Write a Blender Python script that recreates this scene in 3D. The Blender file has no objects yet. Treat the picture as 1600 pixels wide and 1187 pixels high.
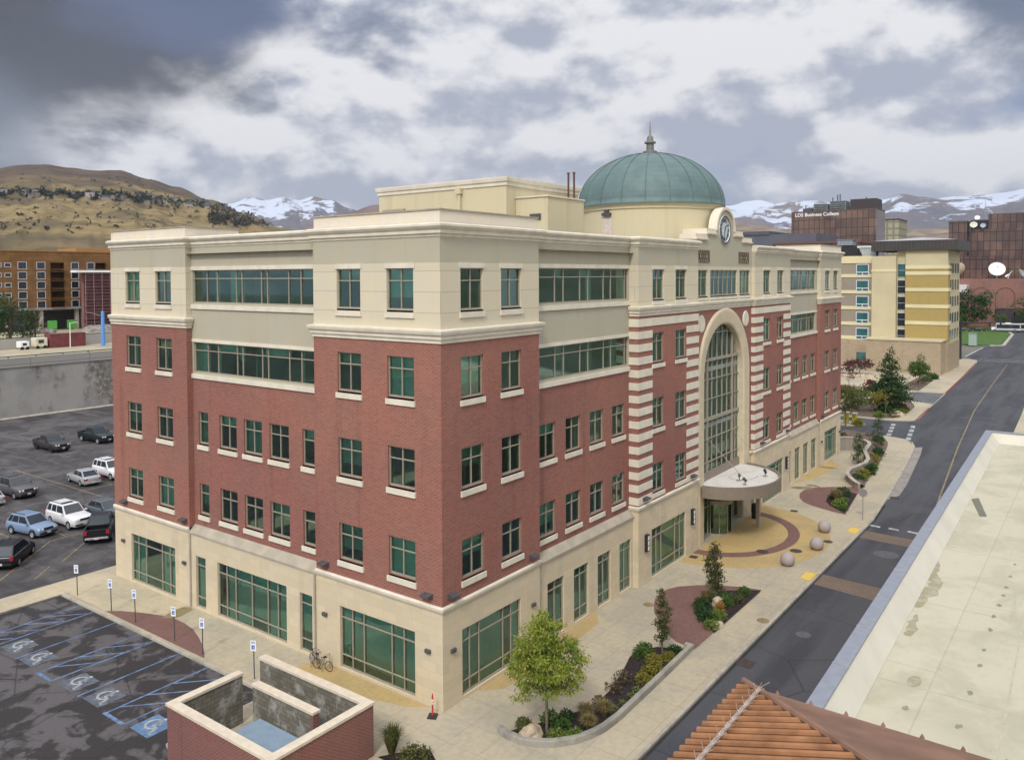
import bpy, bmesh, math, random
from mathutils import Vector, Matrix, noise
from mathutils.geometry import tessellate_polygon
R = math.radians
rnd = random.Random(7)
scene = bpy.context.scene
COL = scene.collection

# ------------------------------------------------------------------ camera
cam = bpy.data.cameras.new("camera"); camo = bpy.data.objects.new("camera", cam); COL.objects.link(camo)
fw = Vector((0.80433132, 0.5935286, -0.02783739)); rt = Vector((0.5936485, -0.80471112, -0.00463347)); up = rt.cross(fw)
CAM = Vector((-29.2228, -26.0881, 21.1825))
m = Matrix((rt, up, -fw)).transposed().to_4x4(); m.translation = CAM
camo.matrix_world = m
cam.sensor_width = 36; cam.lens = 36*1272.077/1600; cam.shift_x = -6.61/1600; cam.shift_y = -127.6/1600
cam.clip_start = 0.3; cam.clip_end = 60000
scene.camera = camo
scene.view_settings.view_transform = 'Standard'; scene.view_settings.look = 'None'
scene.view_settings.exposure = 0.0; scene.view_settings.gamma = 1.0
scene.cycles.max_bounces = 8; scene.cycles.transparent_max_bounces = 12
scene.cycles.sample_clamp_indirect = 4.0

# ------------------------------------------------------------------ world: nishita seen through broken cloud
SUN_AZ, SUN_EL = 200.0, 44.0          # compass of the direction towards the sun, degrees from +X anticlockwise
world = bpy.data.worlds.new("World"); scene.world = world; world.use_nodes = True
def world_nodes():
    nt = world.node_tree; N = nt.nodes; L = nt.links; N.clear()
    out = N.new('ShaderNodeOutputWorld'); bg = N.new('ShaderNodeBackground'); L.new(bg.outputs[0], out.inputs[0])
    sky = N.new('ShaderNodeTexSky'); sky.sky_type = 'NISHITA'; sky.sun_disc = False
    sky.sun_elevation = R(SUN_EL); sky.sun_rotation = R(90-SUN_AZ)
    tc = N.new('ShaderNodeTexCoord'); D = tc.outputs['Generated']
    def math_(op, a, b=None, clamp=False):
        n = N.new('ShaderNodeMath'); n.operation = op; n.use_clamp = clamp
        for i, v in enumerate((a, b)):
            if v is None: continue
            if isinstance(v, (int, float)): n.inputs[i].default_value = v
            else: L.new(v, n.inputs[i])
        return n.outputs[0]
    def mixc(f, a, b):
        n = N.new('ShaderNodeMix'); n.data_type = 'RGBA'
        for i, v in ((0, f), (6, a), (7, b)):
            if isinstance(v, (int, float)): n.inputs[i].default_value = v
            elif isinstance(v, tuple): n.inputs[i].default_value = (*v, 1)
            else: L.new(v, n.inputs[i])
        return n.outputs[2]
    def noise_(vec, scale, detail, rough, dist=0.0):
        n = N.new('ShaderNodeTexNoise'); n.inputs['Scale'].default_value = scale; n.inputs['Detail'].default_value = detail
        n.inputs['Roughness'].default_value = rough; n.inputs['Distortion'].default_value = dist; L.new(vec, n.inputs['Vector']); return n.outputs[0]
    def ramp(v, a, b):
        n = N.new('ShaderNodeMapRange'); n.interpolation_type = 'SMOOTHSTEP'; n.inputs[1].default_value = a; n.inputs[2].default_value = b; L.new(v, n.inputs[0]); return n.outputs[0]
    mp = N.new('ShaderNodeMapping'); mp.inputs['Scale'].default_value = (1, 1, 1.75); mp.inputs['Location'].default_value = (5.1, 2.7, 0.4); L.new(D, mp.inputs[0])
    mp2 = N.new('ShaderNodeMapping'); mp2.inputs['Scale'].default_value = (1, 1, 1.75); mp2.inputs['Location'].default_value = (5.09, 2.69, 0.452); L.new(D, mp2.inputs[0])
    n1 = noise_(mp.outputs[0], 4.6, 9, 0.52, 0.1); n2 = noise_(mp2.outputs[0], 4.6, 9, 0.52, 0.1)
    n3 = noise_(mp.outputs[0], 2.0, 4, 0.5)
    rel = math_('SUBTRACT', n1, n2)                                   # denser than just above it: lit rims of the cumulus
    n4 = noise_(mp.outputs[0], 13.0, 8, 0.6, 0.1)
    lit = ramp(math_('ADD', math_('MULTIPLY', rel, 2.2), math_('ADD', math_('MULTIPLY', math_('ADD', n1, n3), 0.34), math_('MULTIPLY', n4, 0.32))), 0.33, 0.67)
    cloud = mixc(lit, (0.41, 0.445, 0.545), (0.88, 0.88, 0.90))
    sk = N.new('ShaderNodeVectorMath'); sk.operation = 'SCALE'; L.new(sky.outputs[0], sk.inputs[0]); sk.inputs['Scale'].default_value = 0.075
    cover = ramp(math_('ADD', n1, math_('MULTIPLY', n3, 0.35)), 0.43, 0.58)
    gap = N.new('ShaderNodeMix'); gap.data_type = 'RGBA'; gap.blend_type = 'MULTIPLY'; gap.inputs[0].default_value = 1.0; L.new(sk.outputs[0], gap.inputs[6]); gap.inputs[7].default_value = (0.80, 0.80, 1.02, 1)
    c = mixc(cover, gap.outputs[2], cloud)
    def blob(az, el, r0, r1, wob):                                    # cloud mass around one direction of the sky
        v = Vector((math.cos(R(az))*math.cos(R(el)), math.sin(R(az))*math.cos(R(el)), math.sin(R(el))))
        d = N.new('ShaderNodeVectorMath'); d.operation = 'SUBTRACT'; L.new(D, d.inputs[0]); d.inputs[1].default_value = v
        s = N.new('ShaderNodeVectorMath'); s.operation = 'MULTIPLY'; L.new(d.outputs[0], s.inputs[0]); s.inputs[1].default_value = (1, 1, 1.9)
        l = N.new('ShaderNodeVectorMath'); l.operation = 'LENGTH'; L.new(s.outputs[0], l.inputs[0])
        dist = math_('ADD', l.outputs['Value'], math_('MULTIPLY', math_('SUBTRACT', n1, 0.5), wob))
        return ramp(dist, r1, r0)
    c = mixc(math_('MULTIPLY', blob(70, 17, 0.2, 0.40, 0.75), 0.98), c, (0.03, 0.036, 0.055))
    c = mixc(math_('MULTIPLY', blob(57, 18.5, 0.08, 0.2, 0.6), 0.6), c, (0.12, 0.17, 0.33))
    c = mixc(math_('MULTIPLY', blob(3, 16.5, 0.04, 0.15, 0.5), 0.8), c, (0.07, 0.11, 0.2))
    c = mixc(math_('MULTIPLY', blob(69, 7.5, 0.05, 0.16, 0.5), 0.75), c, (0.17, 0.2, 0.26))
    # an overcast sky is about three times brighter overhead than at the horizon
    sep = N.new('ShaderNodeSeparateXYZ'); L.new(D, sep.inputs[0])
    zen = math_('ADD', 1.0, math_('MULTIPLY', ramp(sep.outputs[2], 0.3, 0.9), 0.8))
    dot = N.new('ShaderNodeVectorMath'); dot.operation = 'DOT_PRODUCT'; L.new(D, dot.inputs[0])
    dot.inputs[1].default_value = (math.cos(R(SUN_AZ))*math.cos(R(SUN_EL)), math.sin(R(SUN_AZ))*math.cos(R(SUN_EL)), math.sin(R(SUN_EL)))
    glow = math_('MULTIPLY', ramp(dot.outputs['Value'], 0.35, 1.0), 1.3)
    sc = N.new('ShaderNodeVectorMath'); sc.operation = 'SCALE'; L.new(c, sc.inputs[0]); L.new(math_('ADD', zen, glow), sc.inputs['Scale'])
    L.new(sc.outputs[0], bg.inputs[0]); bg.inputs[1].default_value = 1.0
world_nodes()
sun = bpy.data.lights.new("sun", 'SUN'); sun.energy = 2.2; sun.angle = R(10); sun.color = (1.0, 0.95, 0.87)
suno = bpy.data.objects.new("sun", sun); COL.objects.link(suno)
sd = Vector((math.cos(R(SUN_AZ))*math.cos(R(SUN_EL)), math.sin(R(SUN_AZ))*math.cos(R(SUN_EL)), math.sin(R(SUN_EL))))
suno.rotation_euler = sd.to_track_quat('Z', 'Y').to_euler()

# ------------------------------------------------------------------ mesh helpers
class MB:
    def __init__(s): s.v = []; s.f = []; s.m = []
    def quad(s, *p, mi=0):
        i = len(s.v); s.v += [tuple(q) for q in p]; s.f.append(tuple(range(i, i+len(p)))); s.m.append(mi); return s
    def box(s, x0, y0, z0, x1, y1, z1, mi=0):
        x0, x1 = sorted((x0, x1)); y0, y1 = sorted((y0, y1)); z0, z1 = sorted((z0, z1))
        i = len(s.v); s.v += [(x, y, z) for z in (z0, z1) for x, y in ((x0, y0), (x1, y0), (x1, y1), (x0, y1))]
        for f in ((3, 2, 1, 0), (4, 5, 6, 7), (0, 1, 5, 4), (1, 2, 6, 5), (2, 3, 7, 6), (3, 0, 4, 7)): s.f.append(tuple(i+k for k in f)); s.m.append(mi)
        return s
    def obox(s, c, ax, ay, az, mi=0):                                  # box from centre and three half-axis vectors
        c, ax, ay, az = map(Vector, (c, ax, ay, az)); i = len(s.v)
        s.v += [tuple(c+sx*ax+sy*ay+sz*az) for sz in (-1, 1) for sx, sy in ((-1, -1), (1, -1), (1, 1), (-1, 1))]
        for f in ((3, 2, 1, 0), (4, 5, 6, 7), (0, 1, 5, 4), (1, 2, 6, 5), (2, 3, 7, 6), (3, 0, 4, 7)): s.f.append(tuple(i+k for k in f)); s.m.append(mi)
        return s
    def tube(s, p0, p1, r0, r1=None, n=8, cap=True, mi=0):
        r1 = r0 if r1 is None else r1; p0, p1 = Vector(p0), Vector(p1); d = (p1-p0).normalized()
        a = d.orthogonal().normalized(); b = d.cross(a); i = len(s.v)
        for p, r in ((p0, r0), (p1, r1)): s.v += [tuple(p+r*(math.cos(2*math.pi*k/n)*a+math.sin(2*math.pi*k/n)*b)) for k in range(n)]
        for k in range(n): s.f.append((i+k, i+(k+1) % n, i+n+(k+1) % n, i+n+k)); s.m.append(mi)
        if cap: s.f.append(tuple(i+k for k in reversed(range(n)))); s.m.append(mi); s.f.append(tuple(i+n+k for k in range(n))); s.m.append(mi)
        return s
    def lathe(s, prof, c=(0, 0, 0), n=24, a0=0, a1=2*math.pi, axis='z', mi=0):
        i = len(s.v); closed = abs(a1-a0-2*math.pi) < 1e-6; cols = n if closed else n+1
        for k in range(cols):
            a = a0+(a1-a0)*k/n
            for r, z in prof:
                q = (r*math.cos(a), r*math.sin(a), z)
                if axis == 'y': q = (q[0], q[2], q[1])
                if axis == 'x': q = (q[2], q[0], q[1])
                s.v.append((c[0]+q[0], c[1]+q[1], c[2]+q[2]))
        P = len(prof)
        for k in range(n):
            k2 = (k+1) % cols
            for j in range(P-1): s.f.append((i+k*P+j, i+k2*P+j, i+k2*P+j+1, i+k*P+j+1)); s.m.append(mi)
        return s
    def poly(s, pts, z, mi=0):
        tr = tessellate_polygon([[Vector((x, y, 0)) for x, y in pts]]); i = len(s.v)
        s.v += [(x, y, z) for x, y in pts]
        for t in tr:
            a, b, c = (Vector((*pts[k], 0)) for k in t)
            t = t if (b-a).cross(c-a).z > 0 else t[::-1]
            s.f.append(tuple(i+k for k in t)); s.m.append(mi)
        return s
    def slab(s, pts, z0, z1, mi=0, bottom=False):
        s.poly(pts, z1, mi)
        n = len(pts); i = len(s.v); s.v += [(x, y, z0) for x, y in pts]+[(x, y, z1) for x, y in pts]
        for k in range(n): s.f.append((i+k, i+(k+1) % n, i+n+(k+1) % n, i+n+k)); s.m.append(mi)
        if bottom: s.poly(pts, z0, mi)
        return s
    def sweep(s, prof, path, closed=False, mi=0):                      # profile (outward, z) along a plan path, outside on the right hand
        P = [Vector((x, y)) for x, y in path]; n = len(P); N = []
        for k in range(n):
            def nrm(a, b): d = (P[b]-P[a]).normalized(); return Vector((d.y, -d.x))
            if closed: n0, n1 = nrm((k-1) % n, k), nrm(k, (k+1) % n)
            else:
                n0 = nrm(k-1, k) if k > 0 else nrm(k, k+1); n1 = nrm(k, k+1) if k < n-1 else n0
            mm = n0+n1; N.append(mm/max(0.25, mm.dot(n0)))
        i = len(s.v); q = len(prof)
        for p, nn in zip(P, N): s.v += [(p.x+nn.x*d, p.y+nn.y*d, z) for d, z in prof]
        for k in range(n if closed else n-1):
            k2 = (k+1) % n
            for j in range(q-1): s.f.append((i+k*q+j, i+k2*q+j, i+k2*q+j+1, i+k*q+j+1)); s.m.append(mi)
        if not closed: s.f.append(tuple(i+j for j in range(q))); s.m.append(mi); s.f.append(tuple(i+(n-1)*q+j for j in reversed(range(q)))); s.m.append(mi)
        return s
    def build(s, name, mats, parent=None, smooth=False, bevel=0, weld=False):
        me = bpy.data.meshes.new(name); me.from_pydata(s.v, [], s.f)
        mats = mats if isinstance(mats, (list, tuple)) else [mats]
        for mt in mats: me.materials.append(mt)
        if len(mats) > 1: me.polygons.foreach_set('material_index', s.m)
        if weld or smooth:
            b = bmesh.new(); b.from_mesh(me); bmesh.ops.remove_doubles(b, verts=b.verts, dist=1e-4); bmesh.ops.recalc_face_normals(b, faces=b.faces); b.to_mesh(me); b.free()
        uv = me.uv_layers.new(name='UVMap').data
        for p in me.polygons:
            nx, ny, nz = map(abs, p.normal); k = (0, 1) if nz > max(nx, ny)*1.01 else ((1, 2) if nx > ny else (0, 2))
            for li in p.loop_indices:
                c = me.vertices[me.loops[li].vertex_index].co; uv[li].uv = (c[k[0]], c[k[1]])
        if smooth: me.polygons.foreach_set('use_smooth', [True]*len(me.polygons))
        me.update()
        o = bpy.data.objects.new(name, me); COL.objects.link(o)
        if parent is not None: o.parent = parent
        if bevel:
            b = o.modifiers.new('bevel', 'BEVEL'); b.width = bevel; b.segments = 2; b.limit_method = 'ANGLE'
        return o
def islands(mb, name, mat, parent):
    key = lambda v: tuple(round(c, 2) for c in v)
    par = {}
    def find(a):
        while par[a] != a: par[a] = par[par[a]]; a = par[a]
        return a
    for f in mb.f:
        ks = [key(mb.v[i]) for i in f]
        for k in ks: par.setdefault(k, k)
        for k in ks[1:]: par[find(ks[0])] = find(k)
    grp = {}
    for f in mb.f: grp.setdefault(find(key(mb.v[f[0]])), []).append(f)
    for fs in grp.values():
        q = MB()
        for f in fs: q.quad(*(mb.v[i] for i in f))
        q.build(name, mat, parent)
def tag(o, label, cat, group=None, kind=None):
    o['label'] = label; o['category'] = cat
    if group: o['group'] = group
    if kind: o['kind'] = kind
    return o
def thing(name, label, cat, loc=(0, 0, 0), rz=0.0, group=None):
    o = bpy.data.objects.new(name, None); o.empty_display_size = 0.3; COL.objects.link(o)
    o.location = loc; o.rotation_euler = (0, 0, rz); return tag(o, label, cat, group)
def struct(o, label=None, cat=None): o['kind'] = 'structure'; return o
def copy_tree(o, parent=None):
    c = o.copy(); COL.objects.link(c)
    if parent is not None: c.parent = parent
    for ch in list(o.children): copy_tree(ch, c)
    return c
ORD = ['first', 'second', 'third', 'fourth', 'fifth', 'sixth', 'seventh', 'eighth', 'ninth', 'tenth', 'eleventh', 'twelfth']

# ------------------------------------------------------------------ materials
class M:
    """small node-graph builder"""
    def __init__(s, name, rough=0.8, spec=0.3, metal=0.0):
        s.mat = bpy.data.materials.new(name); s.mat.use_nodes = True; s.nt = s.mat.node_tree
        s.b = s.nt.nodes['Principled BSDF']; s.b.inputs['Roughness'].default_value = rough
        s.b.inputs['Specular IOR Level'].default_value = spec; s.b.inputs['Metallic'].default_value = metal
        s.tc = s.N('ShaderNodeTexCoord')
    def N(s, t): return s.nt.nodes.new(t)
    def put(s, sock, v):
        if v is None: return
        if isinstance(v, (int, float)): sock.default_value = v
        elif isinstance(v, tuple): sock.default_value = (*v, 1) if len(v) == 3 and sock.type == 'RGBA' else v
        else: s.nt.links.new(v, sock)
    def mapping(s, which='Object', scale=(1, 1, 1), loc=(0, 0, 0)):
        n = s.N('ShaderNodeMapping'); s.put(n.inputs[0], s.tc.outputs[which]); n.inputs['Scale'].default_value = scale; n.inputs['Location'].default_value = loc; return n.outputs[0]
    def noise(s, scale, detail=4, rough=0.55, vec=None, dist=0.0):
        n = s.N('ShaderNodeTexNoise'); n.inputs['Scale'].default_value = scale; n.inputs['Detail'].default_value = detail
        n.inputs['Roughness'].default_value = rough; n.inputs['Distortion'].default_value = dist
        s.put(n.inputs['Vector'], vec if vec is not None else s.tc.outputs['Object']); return n.outputs[0]
    def ramp(s, v, a, b, t0=0.0, t1=1.0, smooth=True):
        n = s.N('ShaderNodeMapRange'); n.interpolation_type = 'SMOOTHSTEP' if smooth else 'LINEAR'
        s.put(n.inputs[0], v)
        for k, x in zip((1, 2, 3, 4), (a, b, t0, t1)): n.inputs[k].default_value = x
        return n.outputs[0]
    def mix(s, f, a, b, mode='MIX'):
        n = s.N('ShaderNodeMix'); n.data_type = 'RGBA'; n.blend_type = mode; s.put(n.inputs[0], f); s.put(n.inputs[6], a); s.put(n.inputs[7], b); return n.outputs[2]
    def math(s, op, a, b=None):
        n = s.N('ShaderNodeMath'); n.operation = op; s.put(n.inputs[0], a); s.put(n.inputs[1], b); return n.outputs[0]
    def brick(s, w, h, c1, c2, mortar, msize=0.01, vec=None, off=0.5, bias=0.0):
        n = s.N('ShaderNodeTexBrick'); n.offset = off; s.put(n.inputs['Vector'], vec if vec is not None else s.tc.outputs['UV'])
        n.inputs['Scale'].default_value = 1.0; n.inputs['Brick Width'].default_value = w; n.inputs['Row Height'].default_value = h
        n.inputs['Mortar Size'].default_value = msize; n.inputs['Mortar Smooth'].default_value = 0.1; n.inputs['Bias'].default_value = bias
        s.put(n.inputs['Color1'], c1); s.put(n.inputs['Color2'], c2); s.put(n.inputs['Mortar'], mortar); return n.outputs[0]
    def sep(s, v):
        n = s.N('ShaderNodeSeparateXYZ'); s.put(n.inputs[0], v); return n.outputs
    def bump(s, h, strength=0.3, dist=0.02):
        n = s.N('ShaderNodeBump'); n.inputs['Strength'].default_value = strength; n.inputs['Distance'].default_value = dist; s.put(n.inputs['Height'], h); s.put(s.b.inputs['Normal'], n.outputs[0])
    def base(s, c): s.put(s.b.inputs['Base Color'], c); return s.mat
def plain(name, c, rough=0.7, spec=0.3, metal=0.0, var=0.12, scale=3.0):
    k = M(name, rough, spec, metal); n = k.noise(scale, 3)
    return k.base(k.mix(k.ramp(n, 0.3, 0.7), tuple(x*(1-var) for x in c), tuple(min(1, x*(1+var)) for x in c)))
def mk_brick(name, c=(0.298, 0.120, 0.086), mortar=(0.33, 0.225, 0.18), bw=0.3, bh=0.1, ms=0.011):
    k = M(name, 0.85, 0.2); n1 = k.noise(0.35, 4); n2 = k.noise(9, 2)
    col = k.brick(bw, bh, c, tuple(x*0.78 for x in c), mortar, ms); n5 = k.noise(0.09, 3)
    col = k.mix(k.ramp(n5, 0.35, 0.65), col, (0.86, 0.84, 0.9), 'MULTIPLY')
    col = k.mix(k.ramp(n1, 0.3, 0.75), col, (1.16, 1.02, 0.98), 'MULTIPLY'); col = k.mix(k.ramp(n2, 0.35, 0.75, 0, .35), col, (0.75, 0.72, 0.72), 'MULTIPLY')
    st = k.noise(1.0, 4, 0.6, k.mapping('UV', (0.9, 0.06, 1)))                      # faint vertical run-off streaks
    col = k.mix(k.ramp(st, 0.53, 0.72, 0, 0.45), col, (0.62, 0.57, 0.56), 'MULTIPLY')
    return k.base(col)
def mk_stone(name, c, w, h, joint=0.8, ms=0.012, var=0.1, off=0.5):
    k = M(name, 0.85, 0.2); n1 = k.noise(0.5, 4); n2 = k.noise(14, 2)
    col = k.brick(w, h, c, tuple(x*(1-var) for x in c), tuple(x*joint for x in c), ms, off=off)
    col = k.mix(k.ramp(n1, 0.3, 0.75), col, (1.05, 1.02, 0.96), 'MULTIPLY'); col = k.mix(k.ramp(n2, 0.4, 0.75, 0, .4), col, (0.86, 0.85, 0.83), 'MULTIPLY')
    st = k.noise(1.0, 4, 0.6, k.mapping('UV', (0.8, 0.05, 1)))
    col = k.mix(k.ramp(st, 0.54, 0.75, 0, 0.42), col, (0.76, 0.73, 0.68), 'MULTIPLY')
    return k.base(col)
def mk_ground(name, c, patch, joint=None, jw=1.5, jh=1.5, s1=0.25, f1=(0.45, 0.62), s2=6, rough=0.85, spec=0.25, amt=1.0):
    k = M(name, rough, spec); a = k.noise(s1, 6, 0.62, None, 0.4); b = k.noise(s2, 5, 0.7)
    col = k.mix(k.ramp(a, f1[0], f1[1], 0, amt), c, patch)
    col = k.mix(k.ramp(b, 0.35, 0.7, 0, .5), col, (0.74, 0.74, 0.75), 'MULTIPLY')
    if joint:
        br = k.brick(jw, jh, (1, 1, 1), (0.955, 0.955, 0.95), joint, 0.016, k.mapping('Object'), off=0.0)
        col = k.mix(1.0, col, br, 'MULTIPLY')
    return k.base(col)
def mk_leaf(name, c1, c2, c3=None):
    k = M(name, 0.6, 0.25); g = k.N('ShaderNodeNewGeometry'); r = g.outputs['Random Per Island']
    col = k.mix(r, c1, c2)
    if c3: col = k.mix(k.ramp(k.noise(1.4, 2), 0.5, 0.66), col, c3)
    k.base(col); t = k.N('ShaderNodeBsdfTranslucent'); k.put(t.inputs[0], col); mx = k.N('ShaderNodeMixShader'); mx.inputs[0].default_value = 0.3
    o = k.nt.nodes['Material Output']; k.nt.links.new(k.b.outputs[0], mx.inputs[1]); k.nt.links.new(t.outputs[0], mx.inputs[2]); k.nt.links.new(mx.outputs[0], o.inputs[0])
    return k.mat
def mk_glass(name, tint, refl=(0.75, 0.9, 0.86), f0=0.14):
    k = M(name); nt = k.nt; tr = k.N('ShaderNodeBsdfTransparent'); tr.inputs[0].default_value = (*tint, 1)
    gl = k.N('ShaderNodeBsdfGlossy'); gl.inputs['Roughness'].default_value = 0.03; gl.inputs[0].default_value = (*refl, 1)
    fr = k.N('ShaderNodeFresnel'); fr.inputs[0].default_value = 1.5; f = k.math('ADD', fr.outputs[0], f0)
    bmp = k.N('ShaderNodeBump'); bmp.inputs['Strength'].default_value = 0.05; k.put(bmp.inputs['Height'], k.noise(0.9, 2)); oi = k.N('ShaderNodeObjectInfo'); wn = k.N('ShaderNodeTexWhiteNoise'); wn.noise_dimensions = '1D'; k.put(wn.inputs['W'], oi.outputs['Random'])
    v1 = k.N('ShaderNodeVectorMath'); v1.operation = 'SUBTRACT'; k.put(v1.inputs[0], wn.outputs['Color']); v1.inputs[1].default_value = (.5, .5, .5); v2 = k.N('ShaderNodeVectorMath'); v2.operation = 'SCALE'; k.put(v2.inputs[0], v1.outputs[0]); v2.inputs['Scale'].default_value = 0.09
    v3 = k.N('ShaderNodeVectorMath'); v3.operation = 'ADD'; k.put(v3.inputs[0], bmp.outputs[0]); k.put(v3.inputs[1], v2.outputs[0]); v4 = k.N('ShaderNodeVectorMath'); v4.operation = 'NORMALIZE'; k.put(v4.inputs[0], v3.outputs[0])
    nt.links.new(v4.outputs[0], gl.inputs['Normal'])
    mx = k.N('ShaderNodeMixShader'); k.put(mx.inputs[0], f); nt.links.new(tr.outputs[0], mx.inputs[1]); nt.links.new(gl.outputs[0], mx.inputs[2])
    nt.links.new(mx.outputs[0], nt.nodes['Material Output'].inputs[0]); return k.mat

BRICK = mk_brick('red_brick'); LIME = mk_stone('limestone_block', (0.60, 0.515, 0.365), 0.9, 0.45, 0.86)
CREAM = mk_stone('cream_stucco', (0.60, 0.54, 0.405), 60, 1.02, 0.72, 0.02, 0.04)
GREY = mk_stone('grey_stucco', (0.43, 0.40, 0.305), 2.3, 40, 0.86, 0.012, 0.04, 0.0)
WHITE = mk_stone('pale_precast', (0.70, 0.63, 0.51), 2.4, 40, 0.9, 0.012, 0.05, 0.0)
TRIM = plain('cream_trim', (0.65, 0.595, 0.475), 0.8, 0.2, 0, 0.07, 1.3)
LEDGE = plain('weathered_ledge', (0.375, 0.33, 0.255), 0.85, 0.2, 0, 0.12, 1.0)
FRAME = plain('window_frame_metal', (0.36, 0.315, 0.24), 0.5, 0.4, 0.2, 0.05)
GLASS = mk_glass('green_glass', (0.37, 0.66, 0.545), (0.62, 0.88, 0.80), 0.15)
DRY = plain('interior_plaster', (0.66, 0.70, 0.65), 0.9, 0.1, 0, 0.1, 0.7)
DARKIN = plain('interior_dark', (0.10, 0.10, 0.10), 0.9, 0.1, 0, 0.3, 0.5)
BLIND = plain('window_blind', (0.68, 0.69, 0.67), 0.8, 0.1, 0, 0.05)
BLIND2 = plain('window_blind_dim', (0.36, 0.42, 0.37), 0.8, 0.1, 0, 0.12, 0.8)
ROOFM = mk_ground('roof_gravel', (0.35, 0.32, 0.27), (0.26, 0.25, 0.23))
PENT = mk_stone('penthouse_stucco', (0.56, 0.50, 0.335), 3.0, 40, 0.9, 0.014, 0.04, 0.0)
BLACK = plain('black_metal', (0.022, 0.022, 0.025), 0.45, 0.4)
DGREY = plain('dark_grey_metal', (0.07, 0.07, 0.075), 0.5, 0.4)
STEEL = plain('galvanised_steel', (0.36, 0.37, 0.38), 0.45, 0.5, 0.6)
PWHITE = plain('white_paint', (0.78, 0.78, 0.76), 0.5, 0.4, 0, 0.04)
BRONZE = plain('bronze_metal', (0.16, 0.11, 0.07), 0.5, 0.4, 0.3)
def mk_dome():
    k = M('patina_copper', 0.55, 0.35); n = k.noise(0.9, 5, 0.6); n2 = k.noise(5, 3)
    z = k.sep(k.tc.outputs['Object'])[2]; w = k.N('ShaderNodeTexWave'); w.wave_type = 'BANDS'; w.bands_direction = 'Z'; w.inputs['Scale'].default_value = 0.75; w.inputs['Distortion'].default_value = 0.0
    k.put(w.inputs['Vector'], k.tc.outputs['Object'])
    c = k.mix(k.ramp(n, 0.3, 0.7), (0.092, 0.145, 0.139), (0.12, 0.178, 0.171)); c = k.mix(k.ramp(w.outputs[1], 0.93, 1.0, 0, .35), c, (0.6, 0.66, 0.66), 'MULTIPLY')
    c = k.mix(k.ramp(n2, 0.5, 0.8, 0, .4), c, (0.8, 0.84, 0.84), 'MULTIPLY'); return k.base(c)
DOME = mk_dome()

# ------------------------------------------------------------------ the office building
OFF = thing('office_building', 'red brick and cream office building with a green dome and clock over its arched entrance', 'building')
W1, L1, L2, L3, DK = 8.26, 9.26, 21.63, 30.98, 0.4      # right pavilion width, left facade breaks, recess depth
XC = 35.27; RE = 2*XC                                    # axis of the right facade and its far end
CY = -0.3; C0, C1, E0, E1 = 19.5, 51.04, 29.2, 41.3      # centre block
FL = 'L'; FR = 'R'
def P3(face, plane, u, d, z): return (plane+d, u, z) if face == FL else (u, plane+d, z)
def wall_cells(mb, face, plane, u0, u1, z0, z1, holes=(), depth=0.42, mb_in=None):
    hs = [h for h in holes if h[0] < u1 and h[1] > u0 and h[2] < z1 and h[3] > z0]
    us = sorted({u0, u1} | {min(max(h[k], u0), u1) for h in hs for k in (0, 1)}); zs = sorted({z0, z1} | {min(max(h[k], z0), z1) for h in hs for k in (2, 3)})
    for a, b in zip(us, us[1:]):
        for c, d in zip(zs, zs[1:]):
            um, zm = (a+b)/2, (c+d)/2
            if any(h[0] < um < h[1] and h[2] < zm < h[3] for h in hs): continue
            q = [P3(face, plane, u, 0, z) for u, z in ((a, c), (b, c), (b, d), (a, d))]
            mb.quad(*(q if face == FR else q[::-1]))
    for h in hs:
        a, b, c, d = h[:4]; c, d = max(c, z0), min(d, z1); e = [(a, c), (b, c), (b, d), (a, d)]
        for k in range(4):
            (p, q), (r, s) = e[k], e[(k+1) % 4]
            mb.quad(P3(face, plane, p, 0, q), P3(face, plane, p, 0.17, q), P3(face, plane, r, 0.17, s), P3(face, plane, r, 0, s))
            if mb_in is not None: mb_in.quad(P3(face, plane, p, 0.19, q), P3(face, plane, p, depth, q), P3(face, plane, r, depth, s), P3(face, plane, r, 0.19, s))
INNER = MB()
wr = random.Random(3)
def fbox(mb, face, plane, u0, u1, d0, d1, z0, z1, mi=0):
    a, b = P3(face, plane, u0, d0, z0), P3(face, plane, u1, d1, z1); return mb.box(*a, *b, mi=mi)
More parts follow.
